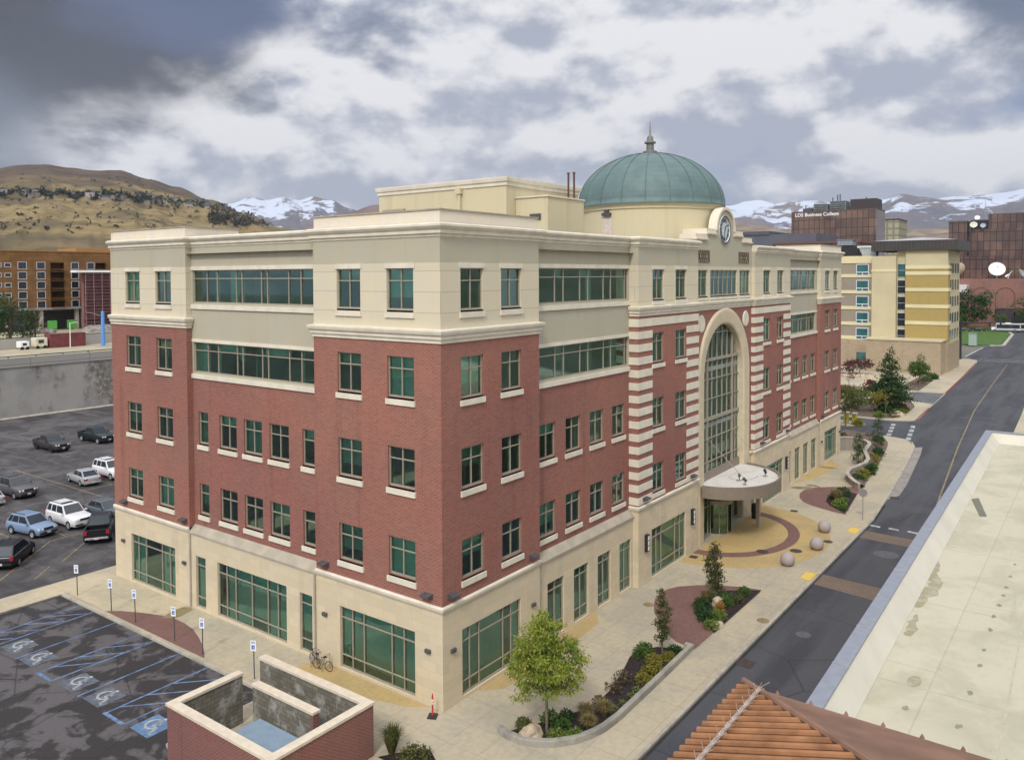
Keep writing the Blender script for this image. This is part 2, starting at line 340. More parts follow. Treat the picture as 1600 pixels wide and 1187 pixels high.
def window(face, plane, u0, u1, z0, z1, mull=(), trans=(), sill=True, head=False, kind='window', blind=True, bar=0.055, sill_mat=None, silldrop=0.38):
    mb = MB(); d0, d1 = 0.10, 0.19; b = bar
    for a, c in ((u0, u0+b), (u1-b, u1)): fbox(mb, face, plane, a, c, d0, d1, z0, z1)
    for a, c in ((z0, z0+b*1.6), (z1-b, z1)): fbox(mb, face, plane, u0+b, u1-b, d0, d1, a, c)
    for x in mull: fbox(mb, face, plane, x-b/2, x+b/2, d0+0.004, d1-0.004, z0+b*1.6, z1-b)
    for z in trans: fbox(mb, face, plane, u0+b, u1-b, d0+0.012, d1-0.012, z-b/2, z+b/2)
    w = mb.build(kind, FRAME, OFF)
    p = MB(); q = [P3(face, plane, u, 0.165, z) for u, z in ((u0+b/2, z0+b/2), (u1-b/2, z0+b/2), (u1-b/2, z1-b/2), (u0+b/2, z1-b/2))]
    p.quad(*(q if face == FR else q[::-1])); p.build('pane', GLASS, w)
    if sill:
        s = MB(); fbox(s, face, plane, u0-0.09, u1+0.09, -0.09, 0.165, z0-silldrop, z0-0.10); fbox(s, face, plane, u0, u1, 0.0, 0.1, z0-0.1, z0-0.002); s.build('sill', sill_mat or TRIM, w)
    if head:
        s = MB(); fbox(s, face, plane, u0-0.1, u1+0.1, -0.05, 0.1, z1+0.003, z1+0.26); s.build('lintel', TRIM, w)
    if blind:
        m_ = MB(); r = wr.random(); cells = [u0]+sorted(mull)+[u1]
        if kind == 'storefront_window' and r < 0.92:
            for i in range(len(cells)-1):                              # roller shades added pane by pane to brighten the glass, some half up
                if wr.random() < 0.86: fbox(m_, face, plane, cells[i]+.04, cells[i+1]-.04, 0.24, 0.26, z0+(0.04 if wr.random() < .7 else wr.uniform(.4, 1.2)), z1-0.03)
        elif kind == 'strip_window':
            for i in range(len(cells)-1):
                if wr.random() < 0.4: fbox(m_, face, plane, cells[i]+.03, cells[i+1]-.03, 0.30, 0.32, z1-(z1-z0)*wr.choice((.25, .4, .5, .98)), z1-0.02)
                elif wr.random() < .35: fbox(m_, face, plane, cells[i]+.03, cells[i]+(cells[i+1]-cells[i])*wr.uniform(.25, .6), 0.34, 0.36, z0+.02, z1-0.02)
        elif r < 0.55:
            drop = wr.choice((0.3, 0.35, 0.5, 0.7, 1.0)); fbox(m_, face, plane, u0+0.02, u1-0.02, 0.30, 0.32, z1-(z1-z0)*drop, z1-0.02)
        elif r < 0.88:
            i = wr.randrange(len(cells)-1); wd = (cells[i+1]-cells[i])*wr.uniform(0.25, 0.5); fbox(m_, face, plane, cells[i]+0.03, cells[i]+wd, 0.32, 0.34, z0+0.02, z1-0.02)
        if m_.v: m_.build('blind', BLIND if (kind == 'storefront_window' or wr.random() < .5) else BLIND2, w)
    return (u0, u1, z0, z1)

LV = [(6.05, 8.0), (10.57, 12.6), (15.1, 17.17), (19.48, 21.57)]
def std(face, plane, u0, u1, lv, head=False):
    z0, z1 = LV[lv]; return window(face, plane, u0, u1, z0, z1, [(u0+u1)/2], [z1-0.62], head=lv == 3)
def narrow(face, plane, u0, u1, lv):
    z0, z1 = LV[lv]; return window(face, plane, u0, u1, z0, z1, [], [z1-0.62])
holes = {}
def H(key, h): holes.setdefault(key, []).append(h)
# left facade
for a, b in ((1.77, 3.62), (5.55, 7.36)):
    for l in range(4): H('LA', std(FL, 0, a, b, l))
for a, b in ((23.35, 25.2), (27.17, 29.0)):
    for l in range(4): H('LB', std(FL, 0, a, b, l))
for a, b in ((12.03, 13.82), (14.53, 16.3), (17.02, 18.8)):
    for l in (0, 1): H('LR', std(FL, DK, a, b, l))
for a, b in ((9.8, 10.83), (20.0, 21.06)):
    for l in (0, 1): H('LR', narrow(FL, DK, a, b, l))
LM = [20.06, 18.96, 17.0, 16.43, 14.53, 13.97, 12.02, 10.93]
for z0, z1 in ((15.1, 17.03), (19.53, 21.6)):
    H('LR', window(FL, DK, 9.7, 21.5, z0, z1, LM, [z1-0.52], kind='strip_window', sill=False))
TG = [0.82, 2.85]
H('LBg', window(FL, 0, 23.35, 28.82, 0.15, 3.43, [28.07, 27.1, 25.1, 24.12], TG, sill=False, kind='storefront_window', bar=0.06))
H('LAg', window(FL, 0, 1.85, 7.38, 0.15, 3.47, [6.51, 5.63, 3.57, 2.71], TG, sill=False, kind='storefront_window', bar=0.06))
H('LRg', window(FL, 0, 11.9, 18.64, 0.15, 3.5, [17.81, 16.9, 15.28, 13.76, 12.82], TG, sill=False, kind='storefront_window', bar=0.06))
for a, b in ((19.9, 20.98), (9.66, 10.73)): H('LRg', window(FL, 0, a, b, 0.15, 3.44, [], TG, sill=False, kind='storefront_window', bar=0.06))
# right facade, mirrored about its axis
def mir(a, b): return (2*XC-b, 2*XC-a)
for a, b in ((1.5, 3.27), (4.79, 6.58)):
    for l in range(4): H('RA', std(FR, 0, a, b, l)); H('RB', std(FR, 0, *mir(a, b), l))
for a, b in ((8.82, 10.5), (11.6, 13.3), (14.4, 16.08), (17.2, 18.82)):
    for l in (0, 1): H('RR', std(FR, DK, a, b, l)); H('RS', std(FR, DK, *mir(a, b), l))
RM = [10.64, 11.56, 13.42, 14.37, 16.27, 17.21, 19.06]
for z0, z1 in ((15.1, 17.03), (19.53, 21.6)):
    H('RR', window(FR, DK, 8.85, 19.42, z0, z1, RM, [z1-0.52], kind='strip_window', sill=False))
    H('RS', window(FR, DK, *mir(8.85, 19.42), z0, z1, [2*XC-x for x in RM], [z1-0.52], kind='strip_window', sill=False))
for a, b in ((21.58, 23.32), (25.24, 27.05)):
    for l in range(4): H('RC', std(FR, CY, a, b, l)); H('RD', std(FR, CY, *mir(a, b), l))
for a, b, mu in ((29.6, 31.65, (30.65,)), (32.2, 37.9, (33.15, 34.1, 35.05, 36.0, 36.95)), (38.45, 40.9, (39.25, 40.1))):
    H('RE', window(FR, 0, a, b, 19.48, 21.55, mu, [20.95], kind='window', silldrop=0.3))
SF = [2.16, 2.92, 4.94, 5.66]
H('RAg', window(FR, 0, 1.46, 6.44, 0.15, 3.53, SF, TG, sill=False, kind='storefront_window', bar=0.06))
H('RBg', window(FR, 0, *mir(1.46, 6.44), 0.15, 3.53, [2*XC-x for x in SF], TG, sill=False, kind='storefront_window', bar=0.06))
RG = 0.12
for a, b in ((9.2, 10.95), (12.05, 13.72), (14.85, 16.5), (17.65, 19.25)):
    H('RRg', window(FR, RG, a, b, 0.12, 3.4, [(a+b)/2], TG, sill=False, kind='storefront_window', bar=0.06))
    H('RSg', window(FR, RG, *mir(a, b), 0.12, 3.4, [2*XC-(a+b)/2], TG, sill=False, kind='storefront_window', bar=0.06))
for f in (lambda a, b: (a, b), mir):
    a, b = f(21.45, 27.0); H('RCg' if a < XC else 'RDg', window(FR, CY, a, b, 0.12, 3.5, [a+(b-a)*t for t in (0.16, 0.3, 0.7, 0.85)], TG, sill=False, kind='storefront_window', bar=0.06))
def g(k): return holes.get(k, [])
# brick
ZB, ZT, ZC = 5.12, 17.92, 18.42
bw = MB()
wall_cells(bw, FL, 0, 0, L1, ZB, ZT, g('LA'), mb_in=INNER); wall_cells(bw, FL, 0, L2, L3, ZB, ZT, g('LB'), mb_in=INNER)
wall_cells(bw, FR, 0, 0, W1, ZB, ZT, g('RA'), mb_in=INNER); wall_cells(bw, FR, 0, RE-W1, RE, ZB, ZT, g('RB'), mb_in=INNER)
for y in (L1, L2): bw.quad((0, y, ZB), (DK, y, ZB), (DK, y, ZT), (0, y, ZT))
for x in (W1, RE-W1): bw.quad((x, 0, ZB), (x, DK, ZB), (x, DK, ZT), (x, 0, ZT))
bw.quad((0, L3, 0), (RE, L3, 0), (RE, L3, ZT), (0, L3, ZT)); bw.quad((RE, 0, 0), (RE, L3, 0), (RE, L3, ZT), (RE, 0, ZT))
islands(bw, 'brick_wall', BRICK, OFF)
bw = MB(); wall_cells(bw, FL, DK, L1, L2, ZB, 14.85, g('LR'), mb_in=INNER); wall_cells(bw, FR, DK, W1, C0, ZB, 14.85, g('RR'), mb_in=INNER)
wall_cells(bw, FR, DK, C1, RE-W1, ZB, 14.85, g('RS'), mb_in=INNER); islands(bw, 'brick_wall', BRICK, OFF)
bw = MB(); wall_cells(bw, FR, CY, C0, E0, 5.5, ZC, g('RC'), mb_in=INNER); wall_cells(bw, FR, CY, E1, C1, 5.5, ZC, g('RD'), mb_in=INNER)
for x, y1 in ((C0, DK), (E0, 0), (E1, 0), (C1, DK)): bw.quad((x, CY, 5.5), (x, y1, 5.5), (x, y1, ZC), (x, CY, ZC))
AX, AZ, AR, AI = 35.1, 13.0, 5.35, 4.15                                  # great arch
n = 40; pts = [(AX-AR*math.cos(math.pi*k/n), AZ+AR*math.sin(math.pi*k/n)) for k in range(n+1)]
for (xa, za), (xb, zb) in zip(pts, pts[1:]): bw.quad((xa, 0, za), (xb, 0, zb), (xb, 0, ZC), (xa, 0, ZC))
bw.quad((E0, 0, 5.5), (AX-AR, 0, 5.5), (AX-AR, 0, ZC), (E0, 0, ZC)); bw.quad((AX+AR, 0, 5.5), (E1, 0, 5.5), (E1, 0, ZC), (AX+AR, 0, ZC))
islands(bw, 'brick_wall', BRICK, OFF)
# limestone ground floor
lw = MB(); GZ = -0.2
wall_cells(lw, FL, 0, 0, L1, GZ, ZB, g('LAg'), mb_in=INNER); wall_cells(lw, FL, 0, L1, L2, GZ, 4.78, g('LRg'), mb_in=INNER); wall_cells(lw, FL, 0, L2, L3, GZ, ZB, g('LBg'), mb_in=INNER)
wall_cells(lw, FR, 0, 0, W1, GZ, ZB, g('RAg'), mb_in=INNER); wall_cells(lw, FR, RG, W1, C0, GZ, 4.78, g('RRg'), mb_in=INNER); wall_cells(lw, FR, CY, C0, E0, GZ, 5.5, g('RCg'), mb_in=INNER)
wall_cells(lw, FR, CY, E1, C1, GZ, 5.5, g('RDg'), mb_in=INNER); wall_cells(lw, FR, RG, C1, RE-W1, GZ, 4.78, g('RSg'), mb_in=INNER); wall_cells(lw, FR, 0, RE-W1, RE, GZ, ZB, g('RBg'), mb_in=INNER)
for x, a, b in ((C0, CY, DK), (C1, CY, DK), (E0, CY, 0), (E1, CY, 0), (W1, 0, RG), (RE-W1, 0, RG)): lw.quad((x, a, GZ), (x, b, GZ), (x, b, 5.5 if x in (C0, C1, E0, E1) else 4.78), (x, a, 5.5 if x in (C0, C1, E0, E1) else 4.78))
lw.quad((E0, 0, GZ), (AX-AR, 0, GZ), (AX-AR, 0, 5.5), (E0, 0, 5.5)); lw.quad((AX+AR, 0, GZ), (E1, 0, GZ), (E1, 0, 5.5), (AX+AR, 0, 5.5))
islands(lw, 'limestone_wall', LIME, OFF)
ld = MB()                                                                 # sloping weathered ledges over the recessed ground floor
for a, b in ((L1, L2),): ld.quad((-0.05, a, 4.75), (-0.05, b, 4.75), (-0.05, b, 4.86), (-0.05, a, 4.86)); ld.quad((-0.05, a, 4.86), (-0.05, b, 4.86), (DK, b, 5.28), (DK, a, 5.28))
for a, b in ((W1, C0), (C1, RE-W1)): ld.quad((a, RG-0.1, 4.75), (b, RG-0.1, 4.75), (b, RG-0.1, 4.86), (a, RG-0.1, 4.86)); ld.quad((a, RG-0.1, 4.86), (b, RG-0.1, 4.86), (b, DK, 5.28), (a, DK, 5.28))
islands(ld, 'sloping_ledge', LEDGE, OFF)
cap = [(0, 4.78), (0.05, 4.8), (0.12, 4.93), (0.14, 5.06), (0.10, 5.115), (0, 5.13)]
cp = MB()
cp.sweep(cap, [(0, L3), (0, L2)]); cp.sweep(cap, [(0.0, L1), (0, 0), (W1, 0)]); cp.sweep(cap, [(RE-W1, 0), (RE, 0), (RE, 3)])
cap2 = [(d, z+0.4) for d, z in cap]
cp.sweep(cap2, [(C0, DK), (C0, CY), (E0, CY), (E0, 0), (AX-AR, 0)]); cp.sweep(cap2, [(AX+AR, 0), (E1, 0), (E1, CY), (C1, CY), (C1, DK)])
islands(cp, 'stone_cap', TRIM, OFF)
# belt course between brick and stucco
belt = lambda z: [(0.0, z-0.02), (0.07, z), (0.07, z+0.16), (0.15, z+0.2), (0.15, z+0.34), (0.24, z+0.42), (0.28, z+0.55), (0.28, z+0.63), (0, z+0.68)]
bc = MB()
bc.sweep(belt(ZT), [(0, L3), (0, L2), (DK-.05, L2)]); bc.sweep(belt(ZT), [(DK-.05, L1), (0, L1), (0, 0), (W1, 0), (W1, DK-.05)]); bc.sweep(belt(ZT), [(RE-W1, DK-.05), (RE-W1, 0), (RE, 0), (RE, 4)])
bc.sweep(belt(ZC-0.02), [(C0, DK-.05), (C0, CY), (E0, CY), (E0, 0), (E1, 0), (E1, CY), (C1, CY), (C1, DK-.05)])
islands(bc, 'belt_course', TRIM, OFF)
# cream stucco band of the fifth floor
ST, SG = 21.83, 23.1
cw = MB()
wall_cells(cw, FL, 0, 0, L1, ZT+.5, ST, g('LA'), mb_in=INNER); wall_cells(cw, FL, 0, L2, L3, ZT+.5, ST, g('LB'), mb_in=INNER); wall_cells(cw, FR, 0, 0, W1, ZT+.5, ST, g('RA'), mb_in=INNER); wall_cells(cw, FR, 0, RE-W1, RE, ZT+.5, ST, g('RB'), mb_in=INNER)
wall_cells(cw, FR, CY, C0, E0, ZC+.5, ST, g('RC'), mb_in=INNER); wall_cells(cw, FR, CY, E1, C1, ZC+.5, ST, g('RD'), mb_in=INNER); wall_cells(cw, FR, 0, E0, E1, ZC+.5, ST, g('RE'), mb_in=INNER)
for x, a, b in ((C0, CY, DK), (C1, CY, DK), (E0, CY, 0), (E1, CY, 0), (W1, 0, DK), (RE-W1, 0, DK)): cw.quad((x, a, ZT+.5), (x, b, ZT+.5), (x, b, ST), (x, a, ST))
for y in (L1, L2): cw.quad((0, y, ZT+.5), (DK, y, ZT+.5), (DK, y, ST), (0, y, ST))
cw.quad((0, L3, ZT), (RE, L3, ZT), (RE, L3, 23), (0, L3, 23)); cw.quad((RE, 0, ZT), (RE, L3, ZT), (RE, L3, 23), (RE, 0, 23))
islands(cw, 'cream_stucco_wall', CREAM, OFF)
gw = MB()
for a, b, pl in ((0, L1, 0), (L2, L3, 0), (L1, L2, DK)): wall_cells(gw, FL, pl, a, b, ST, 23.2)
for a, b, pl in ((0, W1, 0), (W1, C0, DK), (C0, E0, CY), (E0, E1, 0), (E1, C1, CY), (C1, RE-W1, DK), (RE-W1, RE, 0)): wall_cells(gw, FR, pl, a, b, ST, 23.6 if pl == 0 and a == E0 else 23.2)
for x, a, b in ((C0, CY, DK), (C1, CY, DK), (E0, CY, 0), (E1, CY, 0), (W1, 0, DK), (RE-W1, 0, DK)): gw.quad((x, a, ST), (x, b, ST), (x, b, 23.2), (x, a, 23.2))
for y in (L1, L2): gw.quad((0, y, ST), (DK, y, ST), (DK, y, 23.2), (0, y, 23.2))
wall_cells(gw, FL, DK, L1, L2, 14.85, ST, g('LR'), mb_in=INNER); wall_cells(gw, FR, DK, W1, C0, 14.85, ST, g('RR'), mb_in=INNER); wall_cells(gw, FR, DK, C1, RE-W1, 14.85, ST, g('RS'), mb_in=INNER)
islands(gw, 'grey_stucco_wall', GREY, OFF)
tb = MB()                                                                 # sill and head bands of the strip windows
for z0, z1, d in ((14.72, 15.0, -.1), (17.04, 17.24, -.05), (19.15, 19.43, -.1), (21.61, 21.85, -.05)):
    fbox(tb, FL, DK, L1+.01, L2-.01, d, 0.1, z0, z1); fbox(tb, FR, DK, W1+.01, C0-.01, d, 0.1, z0, z1); fbox(tb, FR, DK, C1+.01, RE-W1-.01, d, 0.1, z0, z1)
islands(tb, 'sill_band', TRIM, OFF)
# cornice and parapets
corn = [(0, 23.04), (0.06, 23.1), (0.06, 23.2), (0.16, 23.24), (0.16, 23.4), (0.24, 23.46), (0.33, 23.58), (0.33, 23.68), (0.2, 23.74), (0, 23.77)]
cn = MB(); cn.sweep(corn, [(0, L3), (0, L2), (DK, L2), (DK, L1), (0, L1), (0, 0), (W1, 0), (W1, DK), (C0, DK), (C0, CY), (E0-.02, CY)]); cn.sweep(corn, [(E1+.02, CY), (C1, CY), (C1, DK), (RE-W1, DK), (RE-W1, 0), (RE, 0), (RE, 5)])
islands(cn, 'cornice', TRIM, OFF)
pp = MB()
for x0, y0, x1, y1 in ((DK, L1, DK+.35, L2), (W1, DK, C0, DK+.35), (C0, CY, E0, CY+.35), (E1, CY, C1, CY+.35), (C1, DK, RE-W1, DK+.35), (0, L3-.35, RE, L3-.02), (RE-.35, 5, RE-.02, L3-.35)): pp.box(x0+.02, y0+.02, 22.3, x1, y1, 23.76)
islands(pp, 'low_parapet', WHITE, OFF)
def ring(x0, y0, x1, y1, name):
    q = MB(); t = 0.38; i = 0.04
    q.box(x0+i, y0+i, 22.3, x1-i, y0+t, 24.36).box(x0+i, y1-t, 22.3, x1-i, y1-i, 24.36).box(x0+i, y0+t, 22.3, x0+t, y1-t, 24.36).box(x1-t, y0+t, 22.3, x1-i, y1-t, 24.36); q.build(name, WHITE, OFF)
    c = MB(); e = 0.02; c.box(x0-e, y0-e, 24.362, x1+e, y0+t+e, 24.43).box(x0-e, y1-t-e, 24.362, x1+e, y1+e, 24.43).box(x0-e, y0+t+e, 24.362, x0+t+e, y1-t-e, 24.43).box(x1-t-e, y0+t+e, 24.362, x1+e, y1-t-e, 24.43); c.build('parapet_coping', LEDGE, OFF)
ring(0, 0, W1, L1, 'raised_parapet'); ring(0, L2, 4.0, L3, 'raised_parapet'); ring(RE-W1, 0, RE, 5, 'raised_parapet')
rf = MB(); rf.poly([(0.05, 0.05), (RE-.05, 0.05), (RE-.05, L3-.05), (.05, L3-.05)], 22.65); rf.build('roof', ROOFM, OFF)
q = MB(); q.box(-.1, L2-.16, 0, -.004, L2-.04, 4.72).box(-.1, L1+.05, 0, -.004, L1+.17, 4.72).box(W1+.06, RG-.12, 0, W1+.18, RG-.004, 4.72).box(RE-W1-.18, RG-.12, 0, RE-W1-.06, RG-.004, 4.72); islands(q, 'downspout', LEDGE, OFF)
# striped quoins
def bands(name, segs):
    q = MB()
    for k in range(14):
        z1 = 6.12+0.865*k; z0 = z1-0.5
        for s in segs: q.box(*s[:2], z0, *s[2:4], z1)
    q.build(name, TRIM, OFF)
e = 0.05
bands('striped_quoin', [(C0-e, CY-e, 21.5, CY+.1), (C0-e, CY+.1, C0+.1, DK)]); bands('striped_quoin', [(27.1, CY-e, E0+e, CY+.1)])
bands('striped_quoin', [(E1-e, CY-e, 43.4, CY+.1), (E1-e, CY+.1, E1+.1, 0.0)]); bands('striped_quoin', [(49.05, CY-e, C1+e, CY+.1), (C1-.1, CY+.1, C1+e, DK)])
q = MB(); q.box(C0-e, CY-e, 17.68, E0+e, CY+.1, 18.22).box(C0-e, CY+.1, 17.68, C0+.1, DK, 18.22).box(E1-e, CY-e, 17.68, C1+e, CY+.1, 18.22).box(E1-e, CY+.1, 17.68, E1+.1, 0, 18.22); islands(q, 'stone_band', TRIM, OFF)
q = MB()
for x in (30.45, 39.85): q.lathe([(0, -0.08), (0.6, -0.08), (0.68, -0.04), (0.7, 0.0)], (x, 0, 17.33), 28, axis='y')
islands(q, 'medallion', TRIM, OFF)
# great arch: surround, glazing
sr = MB(); ths = [math.pi*k/48 for k in range(49)]
prof = [(AI, 0.55), (AI, -0.02), (AI+.12, -0.10), (AI+.35, -0.13), (AR-.3, -0.18), (AR-.06, -0.18), (AR+.06, -0.10), (AR+.06, 0.01)]
i0 = len(sr.v)
path = [(AX-1, None)]
secs = [lambda r, y: (AX-r, y, -0.2), *[(lambda th: (lambda r, y: (AX-r*math.cos(th), y, AZ+r*math.sin(th))))(t) for t in ths], lambda r, y: (AX+r, y, -0.2)]
for s_ in secs: sr.v += [s_(r, y) for r, y in prof]
for k in range(len(secs)-1):
    for j in range(len(prof)-1): a = k*len(prof)+j; b = a+len(prof); sr.f.append((a, b, b+1, a+1)); sr.m.append(0)
sr.build('arch_surround', LIME, OFF)
for a0, a1, rr in ((AX-AR, AX-AI, 0), (AX+AI, AX+AR, 0)): pass
gy = 0.45
aw = MB()
def zarch(x, r=AI-0.02): return AZ+math.sqrt(max(0, r*r-(x-AX)**2))
thick = [32.46, 37.74]; thin = [33.5, 34.55, 35.62, 36.68, 31.7, 38.5]
for x, w, d in [(x, 0.14, 0.16) for x in thick]+[(x, 0.05, 0.08) for x in thin]: aw.box(x-w/2, gy-d, 3.6, x+w/2, gy+0.02, zarch(x))
def xarch(z): return AI-0.02 if z <= AZ else math.sqrt(max(0, (AI-0.02)**2-(z-AZ)**2))
for z, w, d in ((14.3, 0.22, 0.14), (9.5, 0.26, 0.14), (5.05, 0.2, 0.14), (16.45, 0.06, 0.075), (12.7, 0.06, 0.075), (11.1, .05, .075), (7.9, 0.06, 0.075), (6.0, 0.06, 0.075)): aw.box(AX-xarch(z), gy-d, z-w/2, AX+xarch(z), gy+0.018, z+w/2)
aw_o = aw.build('arched_window', FRAME, OFF)
q = MB(); arc = [(AX+(AI)*math.cos(math.pi*k/32), AZ+AI*math.sin(math.pi*k/32)) for k in range(33)]+[(AX-AI, 3.6), (AX+AI, 3.6)]
q.quad(*[(x, gy+.03, z) for x, z in arc]); q.build('pane', GLASS, aw_o)
q = MB(); q.box(AX-AI, gy-.18, 4.62, AX+AI, gy-.02, 5.3); q.build('canopy_backband', plain('taupe_metal', (0.25, 0.205, 0.155), 0.5, 0.4, 0.2, 0.05), OFF); TAUPE = bpy.data.materials['taupe_metal']
# entrance below the canopy
ew = MB()
for x in (31.0, 31.9, 32.8, 36.0, 37.1, 38.2, 39.2): ew.box(x-.05, gy-.05, -0.1, x+.05, gy+.05, 3.6)
for z in (0.12, 2.4, 3.55): ew.box(AX-AI, gy-.04, z-.05, AX+AI, gy+.04, z+.05)
ewo = ew.build('entrance_glazing', FRAME, OFF); q = MB(); q.quad((AX-AI, gy, 0), (AX+AI, gy, 0), (AX+AI, gy, 3.6), (AX-AI, gy, 3.6)); q.build('pane', GLASS, ewo)
rv = MB(); rc = (34.3, gy-0.1); rr = 1.25
rv.lathe([(0, 2.5), (rr+.08, 2.5), (rr+.08, 2.85), (0, 2.85)], (*rc, 0), 28, math.pi*1.0, math.pi*2.0); rv.lathe([(rr+.06, -0.1), (rr+.06, 0.14), (rr-.04, 0.14), (rr-.04, -0.1)], (*rc, 0), 28, math.pi, math.pi*2)
for a in (181, 215, 250, 290, 325, 359): rv.tube((rc[0]+rr*math.cos(R(a)), rc[1]+rr*math.sin(R(a)), 0), (rc[0]+rr*math.cos(R(a)), rc[1]+rr*math.sin(R(a)), 2.55), 0.04, n=6)
rvo = rv.build('revolving_door', FRAME, OFF); q = MB(); q.lathe([(rr, 0.1), (rr, 2.55)], (*rc, 0), 28, math.pi, R(250)); q.lathe([(rr, 0.1), (rr, 2.55)], (*rc, 0), 28, R(290), 2*math.pi)
for a in (225, 315): q.quad((rc[0], rc[1], .1), (rc[0]+1.15*math.cos(R(a)), rc[1]+1.15*math.sin(R(a)), .1), (rc[0]+1.15*math.cos(R(a)), rc[1]+1.15*math.sin(R(a)), 2.5), (rc[0], rc[1], 2.5))
q.build('pane', GLASS, rvo)
# canopy: half ellipse
cx, ca, cb = 34.75, 4.85, 4.25
def ell(f=1.0, n=40): return [(cx-(ca*f)*math.cos(math.pi*k/n), CY-.02-(cb*f)*math.sin(math.pi*k/n)) for k in range(n+1)]
fa = MB(); o_, i_ = ell(), ell(0.965)
for k in range(len(o_)-1):
    a, b, c, d = o_[k], o_[k+1], i_[k+1], i_[k]
    fa.quad((*a, 3.84), (*b, 3.84), (*b, 4.8), (*a, 4.8)); fa.quad((*a, 4.8), (*b, 4.8), (*c, 4.8), (*d, 4.8)); fa.quad((*d, 4.8), (*c, 4.8), (*c, 4.4), (*d, 4.4))
fa.poly(o_, 3.84); can = fa.build('entrance_canopy', TAUPE, OFF)
q = MB(); q.poly(ell(0.964)+[(cx+ca*.95, gy-.03), (cx-ca*.95, gy-.03)], 4.64); q.build('canopy_roof', mk_ground('canopy_membrane', (0.62, 0.59, 0.53), (0.54, 0.5, 0.44), s1=0.6, amt=0.6), can)
q = MB()
for x in thick: q.tube((x, gy-.1, 8.0), (x+1.0 if x < 35 else x+.6, CY-2.3, 4.7), 0.022, n=6)
islands(q, 'tie_rod', FRAME, can)
q = MB(); q.box(37.35, -2.2, 0, 37.65, -1.9, 3.84); q.build('canopy_post', LEDGE, can)
# gable with clock
gb = MB(); gd = 2.6
gb.box(29.45, 0.0, 23.6, 41.05, 1.2, 23.86); gb.box(31.5, 0, 23.86, 38.9, 2.4, 24.34)
ap = [(35.2+1.9*math.cos(math.pi*k/24), 24.75+1.85*math.sin(math.pi*k/24)) for k in range(25)]+[(33.3, 24.2), (37.1, 24.2)]
i = len(gb.v); gb.v += [(x, -0.006, z) for x, z in ap]+[(x, 0.55, z) for x, z in ap]; nn = len(ap)
gb.f += [tuple(i+k for k in range(nn)), tuple(i+nn+k for k in reversed(range(nn)))]+[(i+k, i+nn+k, i+nn+(k+1) % nn, i+(k+1) % nn) for k in range(nn)]; gb.m += [0]*(nn+2)
gb.build('clock_gable', GREY, OFF)
gc = MB()
for x0, x1, z, gd in ((29.3, 31.5, 23.86, 1.2), (38.9, 41.2, 23.86, 1.2), (31.38, 33.32, 24.34, 2.4), (37.08, 39.02, 24.34, 2.4)):
    gc.box(x0, -0.1, z, x1, gd+.1, z+0.08).box(x0-.04, -0.16, z+.08, x1+.04, gd+.12, z+0.16).box(x0-.02, -.06, z+.16, x1+.02, gd+.1, z+.5)
for k in range(24):
    for r0, r1, y0, y1 in ((1.8, 2.02, -0.14, 0.6),):
        a, b = math.pi*k/24, math.pi*(k+1)/24
        def pt(r, t, y): return (35.2+r*math.cos(t), y, 24.75+r*0.97*math.sin(t))
        gc.quad(pt(r0, a, y0), pt(r0, b, y0), pt(r1, b, y0), pt(r1, a, y0)); gc.quad(pt(r1, a, y0), pt(r1, b, y0), pt(r1, b, y1), pt(r1, a, y1)); gc.quad(pt(r0, a, 0), pt(r0, b, 0), pt(r0, b, y0), pt(r0, a, y0))
gc.build('gable_coping', WHITE, OFF)
ck = MB(); ck.lathe([(0, -0.05), (1.0, -0.05), (1.02, -0.12), (1.16, -0.12), (1.18, 0)], (35.0, 0, 24.84), 40, axis='y')
clk = ck.build('clock', plain('clock_face', (0.52, 0.57, 0.57), 0.4, 0.4), OFF)
q = MB(); q.lathe([(1.02, -0.125), (1.17, -0.125)], (35.0, 0, 24.84), 40, axis='y'); q.build('clock_rim', DGREY, clk)
def text_mesh(txt, size, extrude, name, mat, parent, mw, bold=0.0, align='CENTER'):
    cu = bpy.data.curves.new(name, 'FONT'); cu.body = txt; cu.size = size; cu.extrude = extrude; cu.align_x = align; cu.align_y = 'CENTER'; cu.offset = bold
    to = bpy.data.objects.new(name+'_tmp', cu); COL.objects.link(to); bpy.context.view_layer.update()
    me = bpy.data.meshes.new_from_object(to.evaluated_get(bpy.context.evaluated_depsgraph_get())); COL.objects.unlink(to); bpy.data.objects.remove(to)
    o = bpy.data.objects.new(name, me); COL.objects.link(o); me.materials.clear(); me.materials.append(mat); me.transform(mw)
    if parent is not None: o.parent = parent
    return o
ROM = ['XII', 'I', 'II', 'III', 'IIII', 'V', 'VI', 'VII', 'VIII', 'IX', 'X', 'XI']
num = None
import mathutils
bmn = bmesh.new()
for k, t in enumerate(ROM):
    a = R(90-30*k); mw = Matrix.Translation((35.0+0.76*math.cos(a), -0.065, 24.84+0.76*math.sin(a))) @ Matrix.Rotation(R(90), 4, 'X') @ Matrix.Rotation(a-R(90), 4, 'Z')
    o = text_mesh(t, 0.40, 0.006, 'num_tmp', BLACK, None, mw, 0.012); bmn.from_mesh(o.data); bpy.data.objects.remove(o)
me = bpy.data.meshes.new('clock_numerals'); bmn.to_mesh(me); me.materials.append(BLACK); o = bpy.data.objects.new('clock_numerals', me); COL.objects.link(o); o.parent = clk
for nm, ang, ln, w in (('hour_hand', 35, 0.5, 0.05), ('minute_hand', 190, 0.78, 0.035)):
    a = R(90-ang); d = Vector((math.cos(a), 0, math.sin(a))); q = MB(); q.obox(Vector((35.0, -0.09, 24.84))+d*ln*0.42, d*ln*0.58, Vector((0, 0.008, 0)), d.cross(Vector((0, 1, 0)))*w); q.build(nm, BLACK, clk)
